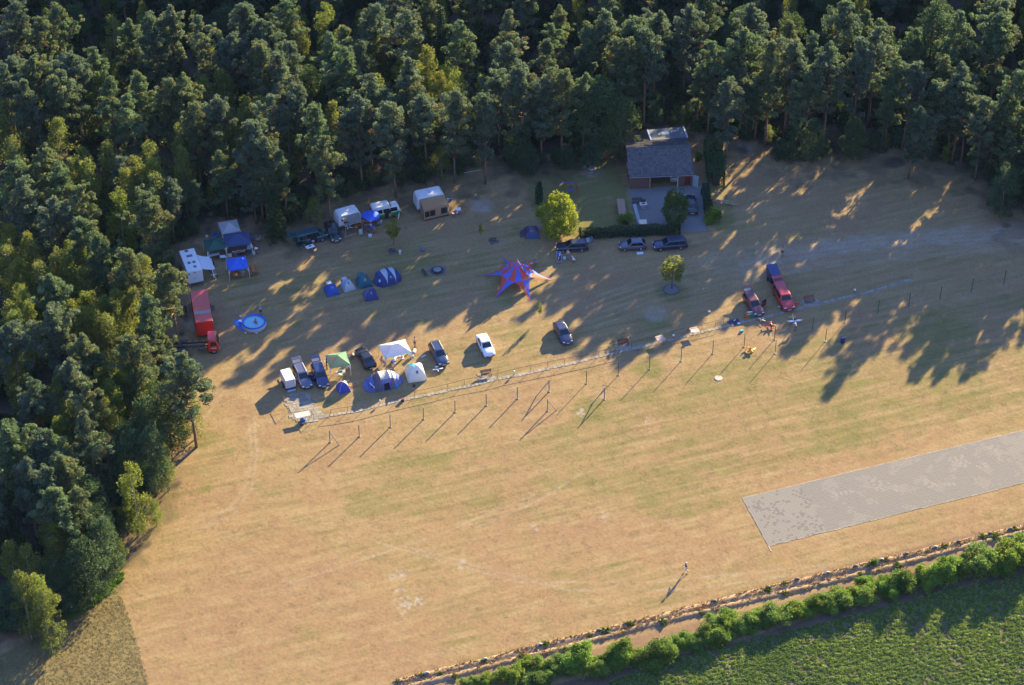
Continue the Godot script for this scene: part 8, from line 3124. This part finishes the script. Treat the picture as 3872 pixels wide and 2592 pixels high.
	var blue := cloth(0.02, 0.085, 0.38, 0.4)
	var navy := cloth(0.012, 0.03, 0.12, 0.35)
	var beige := cloth(0.42, 0.4, 0.4, 0.4)
	d = hoop_tent("hoop_tent", "big blue family tent with beige top and open dark doorway", Vector3(-17.37, 0, 8.71), 0.362, [[-2.75, 0.55, 0.3, blue], [-2.2, 1.2, 0.85, blue], [-1.45, 1.35, 1.35, navy], [-0.55, 1.42, 1.9, [blue, beige]], [0.75, 1.42, 1.9, [navy, cloth(0.6, 0.62, 0.66, 0.4)]], [1.25, 1.35, 1.65, [blue, cloth(0.6, 0.62, 0.66, 0.4)]], [1.8, 1.25, 1.25, blue], [2.4, 0.95, 0.6, blue], [2.75, 0.5, 0.2, blue]])
	s = st()
	quad(s, Vector3(-0.35, 0.02, 1.47), Vector3(0.6, 0.02, 1.47), Vector3(0.5, 1.12, 1.32), Vector3(-0.25, 1.12, 1.32))
	part("doorway", s, mat(0.012, 0.014, 0.02, 0.9), d)
	for q in [[-0.62, -0.3], [0.55, 0.85]]:
		s = st()
		quad(s, Vector3(q[0], 0.02, 1.62), Vector3(q[1], 0.02, 1.6), Vector3(q[1] * 0.8, 1.05, 1.4), Vector3(q[0] * 0.8, 1.05, 1.4))
		part("door_flap", s, blue, d)
	patch(d, "window", Vector3(-1.75, 0.78, 1.02), Vector3(0.22, 0.1, 0), Vector3(0, 0.2, -0.08), mat(0.02, 0.03, 0.1))
	s = st()
	tube(s, [Vector3(-2.0, 1.25, 0.6), Vector3(-1.55, 0.75, 1.25)], 0.07, 6)
	part("rolled_flap", s, mat(0.6, 0.58, 0.55), d)
	for k in 5: crate("camp_box", "small box in the big blue tent's doorway", "box", Vector3(-17.06, 0, 9.14) + Vector3(rnd(-0.35, 0.35), 0, rnd(-0.1, 0.25)), rnd(0, 3), Vector3(0.25, rnd(0.12, 0.3), 0.2), [mat(0.3, 0.42, 0.5), mat(0.5, 0.52, 0.55), mat(0.05, 0.08, 0.2)][k % 3], "boxes in the big blue tent's doorway")
	crate("blue_bag", "bright light blue bag at the big blue tent's right foot", "bag", Vector3(-15.52, 0, 9.31), 0.3, Vector3(0.65, 0.3, 0.5), cloth(0.02, 0.3, 0.7))
	var db2 := cloth(0.004, 0.035, 0.3, 0.05)
	d = dome("dome_tent", "small deep blue dome tent with white top below the green gazebo", Vector3(-22.63, 0, 9.9), 0.393, 1.65, 1.6, 1.35, [cloth(0.62, 0.63, 0.7, 0.5), db2, db2, cloth(0.5, 0.5, 0.6, 0.5)], 0.7)
	# about the green gazebo
	table("low table with a teal bag in front of the green gazebo", Vector3(-23.16, 0, 6.9), 0.25, 1.3, 0.6, 0.6, mat(0.25, 0.27, 0.33), mat(0.35, 0.35, 0.35))
	crate("teal_bag", "teal bag on the low table at the green gazebo", "bag", Vector3(-23.16, 0, 6.87) + UP * 0.6, 0.3, Vector3(0.5, 0.2, 0.35), mat(0.02, 0.11, 0.14))
	camp_chair("white camp chair below the low table at the green gazebo", Vector3(-23.07, 0, 7.23), 1.4, cloth(0.55, 0.45, 0.32, 0.4), mat(0.3, 0.3, 0.3))
	camp_chair("dark camp chair right of the green gazebo", Vector3(-21.9, 0, 3.53), -2.6, cloth(0.01, 0.015, 0.05), mat(0.05, 0.05, 0.06))
	camp_chair("dark camp chair under the green gazebo's right pole", Vector3(-22.32, 0, 5.8), 2.9, cloth(0.015, 0.02, 0.06), mat(0.05, 0.05, 0.06))
	camp_chair("pale blue camp chair left of the green gazebo", Vector3(-25.31, 0, 4.44), 0.4, cloth(0.35, 0.38, 0.5), mat(0.4, 0.4, 0.4))
	var bi := thing("bicycle", "bicycle lying on the grass right of the small blue tent", "bicycle", Vector3(-21.58, 0, 9.31), 0.5)
	for q in [-0.5, 0.52]:
		s = st(true)
		var ring := []
		for k in 17: ring.append(Vector3(q + cos(TAU * k / 16.0) * 0.33, 0.06 + 0.03 * sin(TAU * k / 16.0), sin(TAU * k / 16.0) * 0.33))
		tube(s, ring, 0.02, 5)
		part("wheel", s, mat(0.03, 0.03, 0.03), bi)
	s = st()
	for q in [[-0.5, 0, 0.0, 0.35], [0.0, 0.35, 0.4, 0.3], [0.4, 0.3, -0.05, -0.1], [-0.05, -0.1, -0.5, 0.0], [0.0, 0.35, -0.05, -0.1], [0.4, 0.3, 0.52, 0.0]]:
		tube(s, [Vector3(q[0], 0.09, q[1]), Vector3(q[2], 0.09, q[3])], 0.02, 5)
	part("frame", s, mat(0.3, 0.05, 0.04, 0.4), bi)
	# terrace table
	var tb := table("long pale stone-topped table on the flagstone terrace", Vector3(-27.66, 0, 15.88), 0.325, 1.95, 1.0, 0.8, speckle(0.5, 0.46, 0.38, 0.12, 0.6), mat(0.05, 0.08, 0.2))
	crate("blue_box", "blue box with white edge below the pale terrace table", "box", Vector3(-27.59, 0, 16.32), 0.25, Vector3(0.7, 0.4, 0.45), mat(0.03, 0.14, 0.42))
	var rod := thing("white_rods", "white rods leaning by the pale terrace table's right end", "rods", Vector3(-27.19, 0, 16.28))
	s = st()
	tube(s, [Vector3(-0.5, 0.02, 0.1), Vector3(0.6, 0.3, -0.2)], 0.04, 5)
	tube(s, [Vector3(-0.1, 0.02, 0.45), Vector3(0.05, 0.35, -0.25)], 0.04, 5)
	part("rods", s, mat(0.66, 0.66, 0.64), rod)
	crate("camera_bag", "dark bag with pale strap in front of the terrace table", "bag", Vector3(-27.64, 0, 17.05), 0.6, Vector3(0.5, 0.25, 0.35), mat(0.06, 0.055, 0.05))
	crate("red_pot", "dark red pot standing on the stone path below the tents", "pot", Vector3(-14.58, 0, 12.26), 0.2, Vector3(0.4, 0.42, 0.4), mat(0.12, 0.015, 0.03))
	crate("red_pot", "dark red ball-like bag in the white dome tent's shadow", "bag", Vector3(-13.17, 0, 9.24), 0.2, Vector3(0.34, 0.3, 0.34), mat(0.1, 0.02, 0.03))

func build_cars() -> void:
	car("parked_car", "white saloon parked alone on the sunny grass", "sedan", Vector3(-3.76, 0, 0.9), -1.265, mat(0.66, 0.68, 0.7, 0.3))
	car("parked_car", "navy saloon parked alone right of the thin sapling", "sedan", Vector3(6.9, 0, -1.85), -1.264, paint(0.022, 0.03, 0.075))
	car("parked_car", "dark estate with raised tailgate under the round bright tree", "estate", Vector3(9.54, 0, -21.32), -3.045, paint(0.012, 0.018, 0.05), {"hatch": true})
	car("parked_car", "grey hatchback, middle one of three before the long hedge", "hatch", Vector3(18.05, 0, -21.63), -3.056, paint(0.075, 0.08, 0.115))
	car("parked_car", "long navy estate, right one of three before the long hedge", "long", Vector3(23.73, 0, -21.87), -2.999, paint(0.014, 0.02, 0.06))
	car("parked_car", "black saloon with sky in its windscreen on the paved yard", "sedan", Vector3(26.55, 0, -31.22), 1.622, paint(0.008, 0.01, 0.02))
	car("parked_car", "white car standing in the carport, its tail showing", "hatch", Vector3(24.56, 0, -38.19) + Vector3(0.05, 0, -0.95), 1.619, mat(0.6, 0.62, 0.64, 0.3))
	car("parked_car", "dark red estate with raised tailgate and open right door", "estate", Vector3(33.56, 0, -8.53), -1.274, paint(0.1, 0.012, 0.02), {"hatch": true, "doors": [-1]})
	car("parked_car", "big bright red wagon with a blue trailer behind it", "wagon", Vector3(37.97, 0, -9.96), -1.328, paint(0.38, 0.016, 0.02), {"hatch": true, "see": mat(0.03, 0.035, 0.05, 0.1)})
	var o := box_trailer("box_trailer", "blue trailer with ribbed cover behind the big red wagon", "trailer", Vector3(37.16, 0, -14.11), -1.412, Vector3(2.7, 1.3, 1.5), 0.45, mat(0.014, 0.024, 0.07, 0.5), mat(0.025, 0.045, 0.14, 0.3), mat(0.015, 0.022, 0.07, 0.5))
	for k in 6:
		var s := st()
		box(s, Vector3(0, 1.8, -0.6 + k * 0.24), Vector3(2.6, 0.05, 0.05), Transform3D(), 0.015)
		part("cover_rib", s, mat(0.05, 0.075, 0.2, 0.25), o)
	for side in [-1, 1]: wheel(o, 0.0, side * 0.85, 0.3, 0.09)
	drawbar(o, 1.35, 0.42, 0.7, 0.4, mat(0.1, 0.1, 0.1))

# ---------------------------------------------------------------- benches, tables and model aeroplanes along the path
func build_pit_lane() -> void:
	var wd := speckle(0.24, 0.1, 0.06, 0.25, 1.0)
	var ir := mat(0.06, 0.045, 0.04)
	bench("reddish wooden bench on a pad in the middle of the stone path", Vector3(-3.44, 0, 7.15), -PI / 2 + 0.25, 1.55, wd, ir)
	bench("dark red wooden bench in the tree shade beside the path", Vector3(15.31, 0, 0.6), -PI / 2 + 0.25, 1.5, speckle(0.16, 0.05, 0.04, 0.25, 1.0), ir)
	bench("brown wooden bench on the pad right of the red wagon", Vector3(41.84, 0, -8.98), -PI / 2 + 0.25, 1.5, speckle(0.22, 0.1, 0.06, 0.25, 1.0), ir)
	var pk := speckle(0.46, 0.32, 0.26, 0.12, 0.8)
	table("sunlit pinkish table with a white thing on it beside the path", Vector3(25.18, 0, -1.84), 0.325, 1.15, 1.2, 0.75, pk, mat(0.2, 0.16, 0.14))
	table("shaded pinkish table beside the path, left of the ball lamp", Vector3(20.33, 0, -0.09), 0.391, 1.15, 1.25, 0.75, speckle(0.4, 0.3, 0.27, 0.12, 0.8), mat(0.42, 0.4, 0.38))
	crate("white_case", "white case on the front edge of the sunlit pinkish table", "case", Vector3(24.92, 0, -1.31) + UP * 0.75, 0.2, Vector3(0.45, 0.14, 0.25), mat(0.68, 0.68, 0.68))
	var s := st()
	var gs := thing("groundsheet", "dark blue groundsheet with small things on it beside the path", "sheet")
	slab(s, [Vector3(29.93, 0, -4.58), Vector3(31.43, 0, -5.29), Vector3(31.84, 0, -4.25), Vector3(30.33, 0, -3.49)], 0.0, 0.05)
	part("sheet", s, cloth(0.03, 0.035, 0.08), gs)
	crate("white_tool", "white tool on the dark blue groundsheet", "tool", Vector3(30.98, 0, -4.74) + UP * 0.05, 0.7, Vector3(0.4, 0.08, 0.12), mat(0.62, 0.62, 0.62))
	crate("grey_case", "pale grey case at the groundsheet's right edge", "case", Vector3(31.51, 0, -4.1), 0.3, Vector3(0.42, 0.16, 0.34), mat(0.42, 0.44, 0.45))
	var bx := thing("parts_box", "box with orange, green and white panels before the dark red estate", "box", Vector3(33.15, 0, -5.68), 0.2)
	s = st()
	box(s, Vector3(-0.38, 0.3, 0), Vector3(0.5, 0.6, 0.6), Transform3D(), 0.02)
	part("orange_panel", s, mat(0.4, 0.11, 0.03), bx)
	s = st()
	box(s, Vector3(0.16, 0.32, 0), Vector3(0.56, 0.64, 0.6), Transform3D(), 0.02)
	part("green_panel", s, mat(0.02, 0.18, 0.09), bx)
	s = st()
	box(s, Vector3(0.56, 0.3, 0), Vector3(0.22, 0.58, 0.56), Transform3D(), 0.02)
	part("blue_panel", s, mat(0.03, 0.2, 0.34), bx)
	s = st()
	box(s, Vector3(0.1, 0.68, -0.2), Vector3(0.85, 0.05, 0.2), Transform3D(), 0.01)
	part("lid", s, mat(0.68, 0.68, 0.68), bx)
	var cream := mat(0.52, 0.44, 0.33)
	var red := paint(0.34, 0.02, 0.035)
	model_plane("big red model aeroplane with a pale stripe in the pit area", Vector3(35.79, 0, -3.27), 0.049, 1.9, red, red, red)
	model_plane("cream high-winged model aeroplane left of the big red one", Vector3(34.77, 0, -4.69), -2.206, 1.2, cream, cream, cream, true)
	model_plane("white and blue model aeroplane with yellow wing tips", Vector3(39.22, 0, -4.25), -1.408, 2.5, mat(0.66, 0.68, 0.72), mat(0.66, 0.68, 0.72), mat(0.5, 0.3, 0.04), true)
	var yel := mat(0.6, 0.24, 0.015, 0.35)
	model_plane("yellow-orange model aeroplane standing on the mown field", Vector3(32.57, 0, 1.9), -0.970, 1.75, yel, yel, mat(0.62, 0.28, 0.02, 0.35))
	crate("turquoise_box", "turquoise box left of a green fence post", "box", Vector3(31.79, 0, -2.4), 0.5, Vector3(0.45, 0.25, 0.3), mat(0.02, 0.38, 0.4))
	crate("blue_bin", "dark blue bin alone on the shaded field right of the fence", "bin", Vector3(45.47, 0, -0.02), 0.1, Vector3(0.55, 1.0, 0.55), mat(0.02, 0.035, 0.13))
	crate("dark_bag", "dark bag before the big red wagon's bumper", "bag", Vector3(38.11, 0, -7.19), 0.4, Vector3(0.7, 0.3, 0.4), mat(0.04, 0.045, 0.06))
	crate("dark_bag", "second dark bag before the big red wagon, by the red sign", "bag", Vector3(39.18, 0, -7.46), 0.2, Vector3(0.6, 0.4, 0.4), mat(0.03, 0.035, 0.06))
	crate("grey_case", "pale case at the big red wagon's left front corner", "case", Vector3(37.44, 0, -7.73), 0.5, Vector3(0.4, 0.2, 0.3), mat(0.3, 0.32, 0.36))
	var sg := thing("red_fin", "red pointed panel leaning right of the red wagon's nose", "panel", Vector3(39.83, 0, -8.02), 0.2)
	s = st()
	var f0 := PackedVector3Array([Vector3(-0.55, 0.02, 0.1), Vector3(-0.5, 0.75, -0.1), Vector3(0.55, 0.5, 0.0)])
	var f1 := PackedVector3Array()
	for p in f0: f1.append(p + Vector3(0.02, 0, 0.06))
	loft(s, [f0, f1])
	part("panel", s, mat(0.6, 0.05, 0.03, 0.4), sg)
	var pd := thing("concrete_disc", "pale round concrete disc in the mown field", "slab", Vector3(27.85, 0, 7.6))
	s = st()
	lathe(s, [[0.55, 0.0], [0.55, 0.05], [0.5, 0.07], [0.0, 0.07]], 16)
	part("disc", s, speckle(0.38, 0.34, 0.28, 0.2, 1.0), pd)
	crate("white_board", "white boards lying by the grey hatchback's rear wheel", "board", Vector3(18.5, 0, -20.25), 0.2, Vector3(0.95, 0.06, 0.55), mat(0.6, 0.62, 0.64))
	crate("cardboard_box", "small open cardboard box in the sunlit strip of lawn", "box", Vector3(27.54, 0, -6.61), 0.4, Vector3(0.4, 0.25, 0.3), mat(0.5, 0.42, 0.3))
	crate("cool_box", "pale blue cool box between sunbather and standing person", "box", Vector3(7.53, 0, -18.86), 0.2, Vector3(0.45, 0.35, 0.35), mat(0.35, 0.5, 0.56))

# ---------------------------------------------------------------- people
func build_people() -> void:
	var white := Color(0.62, 0.62, 0.62)
	var navy := Color(0.015, 0.025, 0.09)
	var brown := Color(0.05, 0.03, 0.018)
	var grey := Color(0.3, 0.3, 0.32)
	var dark := Color(0.025, 0.025, 0.03)
	person("person walking in white cap, navy top and white trousers on the field", Vector3(21.27, 0, 44.31), PI, "walk", navy, Color(0.62, 0.6, 0.56), Color(0.66, 0.66, 0.66))
	var tr := thing("radio_transmitter", "small orange and dark transmitter held by the walking person", "transmitter", Vector3(21.27, 0, 44.31) + Vector3(-0.44, 0.98, 0.1), 0.4)
	var s := st()
	box(s, Vector3.ZERO, Vector3(0.16, 0.1, 0.2), Transform3D(), 0.02)
	part("case", s, mat(0.5, 0.2, 0.06), tr)
	s = st()
	tube(s, [Vector3(0, 0.05, 0.08), Vector3(-0.2, 0.45, 0.1)], 0.008, 4)
	part("aerial", s, mat(0.1, 0.1, 0.1), tr)
	person("person with yellow hat and blue overalls left of the red box", Vector3(-46.47, 0, -6.23), 0.3, "bend", Color(0.012, 0.05, 0.28), Color(0.012, 0.04, 0.22), Color(0.55, 0.42, 0.03))
	person("person in dark clothes beside the red box's left wall", Vector3(-45.6, 0, -6.66), 2.9, "bend", dark, dark, brown)
	person("person in grey shirt and dark shorts standing behind the pool", Vector3(-35.04, 0, -5.94), -1.2, "stand", grey, dark, Color(0.5, 0.5, 0.52), Color(0.36, 0.2, 0.135), true)
	person("dark-haired bather sitting in the pool", Vector3(-35.53, 0, -3.47), -2.0, "wade", Color(0.3, 0.18, 0.13), dark, brown)
	person("person in white shirt and red shorts bending beside the navy gazebo", Vector3(-36.68, 0, -20.16), PI, "bend", Color(0.6, 0.63, 0.66), Color(0.22, 0.02, 0.03), brown, Color(0.36, 0.2, 0.135), true)
	person("person in grey shirt and shorts at the bright blue gazebo's front", Vector3(-38.37, 0, -14.44), 1.4, "stand", Color(0.2, 0.2, 0.22), Color(0.2, 0.2, 0.21), brown, Color(0.36, 0.2, 0.135), true)
	person("person in blue shirt and white cap at the cluttered parasol table", Vector3(-20.13, 0, -25.19), 2.6, "bend", Color(0.012, 0.09, 0.5), Color(0.3, 0.2, 0.15), Color(0.6, 0.6, 0.62), Color(0.36, 0.2, 0.135), true)
	person("person in dark clothes sitting at the front of the parasol table", Vector3(-20.93, 0, -25.25), 1.3, "sit", Color(0.2, 0.05, 0.05), dark, brown)
	person("person sitting at the left of the parasol table", Vector3(-21.64, 0, -26.59), 0.2, "sit", Color(0.15, 0.14, 0.17), dark, brown)
	person("person in white sitting at the right end under the parasol", Vector3(-19.3, 0, -27.03), 2.9, "sit", Color(0.55, 0.56, 0.6), Color(0.4, 0.42, 0.45), brown)
	person("person in bright orange sitting at the white gazebo's left edge", Vector3(-17.55, 0, 4.58), -0.6, "sit", Color(0.6, 0.26, 0.08), navy, Color(0.6, 0.58, 0.55), Color(0.42, 0.22, 0.13))
	var ch := camp_chair("pale camp chair under the person in orange", Vector3(-17.55, 0, 4.58), -0.6, cloth(0.3, 0.28, 0.25), mat(0.3, 0.3, 0.3))
	person("dark-haired person in cream shirt standing right of the white gazebo", Vector3(-13.32, 0, 0.93), -0.8, "stand", Color(0.48, 0.48, 0.38), Color(0.16, 0.11, 0.08), Color(0.015, 0.012, 0.012), Color(0.36, 0.2, 0.135), true)
	person("person in navy standing at the green gazebo's left edge", Vector3(-25.1, 0, 5.62), 0.2, "stand", dark, dark, brown)
	person("person in pale pink shirt standing beside the sunbather", Vector3(8.04, 0, -18.81), -2.0, "stand", Color(0.42, 0.34, 0.34), Color(0.25, 0.16, 0.13), brown, Color(0.36, 0.2, 0.135), true)
	person("person in white shirt crouching on the grass before the dark estate", Vector3(8.94, 0, -18.19), PI, "crouch", Color(0.64, 0.66, 0.7), Color(0.3, 0.2, 0.16), Color(0.5, 0.45, 0.4))
	var la := -1.526
	var lc := Vector3(6.77, 0, -18.87)
	var lo := thing("sun_lounger", "white-framed sun lounger in front of the dark estate", "lounger", lc, la)
	s = st()
	quad(s, Vector3(-0.25, 0.27, -0.3), Vector3(-0.25, 0.27, 0.3), Vector3(0.95, 0.27, 0.3), Vector3(0.95, 0.27, -0.3))
	quad(s, Vector3(-0.25, 0.27, -0.3), Vector3(-0.25, 0.27, 0.3), Vector3(-0.9, 0.62, 0.3), Vector3(-0.9, 0.62, -0.3))
	part("canvas", s, cloth(0.02, 0.05, 0.2), lo)
	for z in [-0.33, 0.33]:
		s = st()
		tube(s, [Vector3(-0.92, 0.64, z), Vector3(-0.25, 0.28, z), Vector3(1.0, 0.28, z)], 0.022, 5)
		tube(s, [Vector3(0.8, 0.0, z), Vector3(0.7, 0.28, z)], 0.02, 5)
		tube(s, [Vector3(-0.4, 0.0, z), Vector3(-0.3, 0.28, z)], 0.02, 5)
		part("frame", s, mat(0.62, 0.62, 0.64), lo)
	s = st()
	tube(s, [Vector3(1.0, 0.28, -0.33), Vector3(1.0, 0.28, 0.33)], 0.022, 5)
	tube(s, [Vector3(-0.92, 0.64, -0.33), Vector3(-0.92, 0.64, 0.33)], 0.022, 5)
	part("frame", s, mat(0.62, 0.62, 0.64), lo)
	person("person in blue shirt lying on the sun lounger", lc + Vector3(0, 0.03, 0), la, "lie", Color(0.012, 0.1, 0.55), dark, brown)
	person("person in grey shirt bending over the white and blue model aeroplane", Vector3(39.21, 0, -2.51), 1.9, "bend", Color(0.26, 0.27, 0.32), Color(0.1, 0.11, 0.15), Color(0.2, 0.2, 0.2))
	person("person in faded pink shirt and dark shorts alone on the track", Vector3(38.99, 0, -19.61), -1.2, "stand", Color(0.36, 0.28, 0.29), dark, brown, Color(0.36, 0.2, 0.135), true)
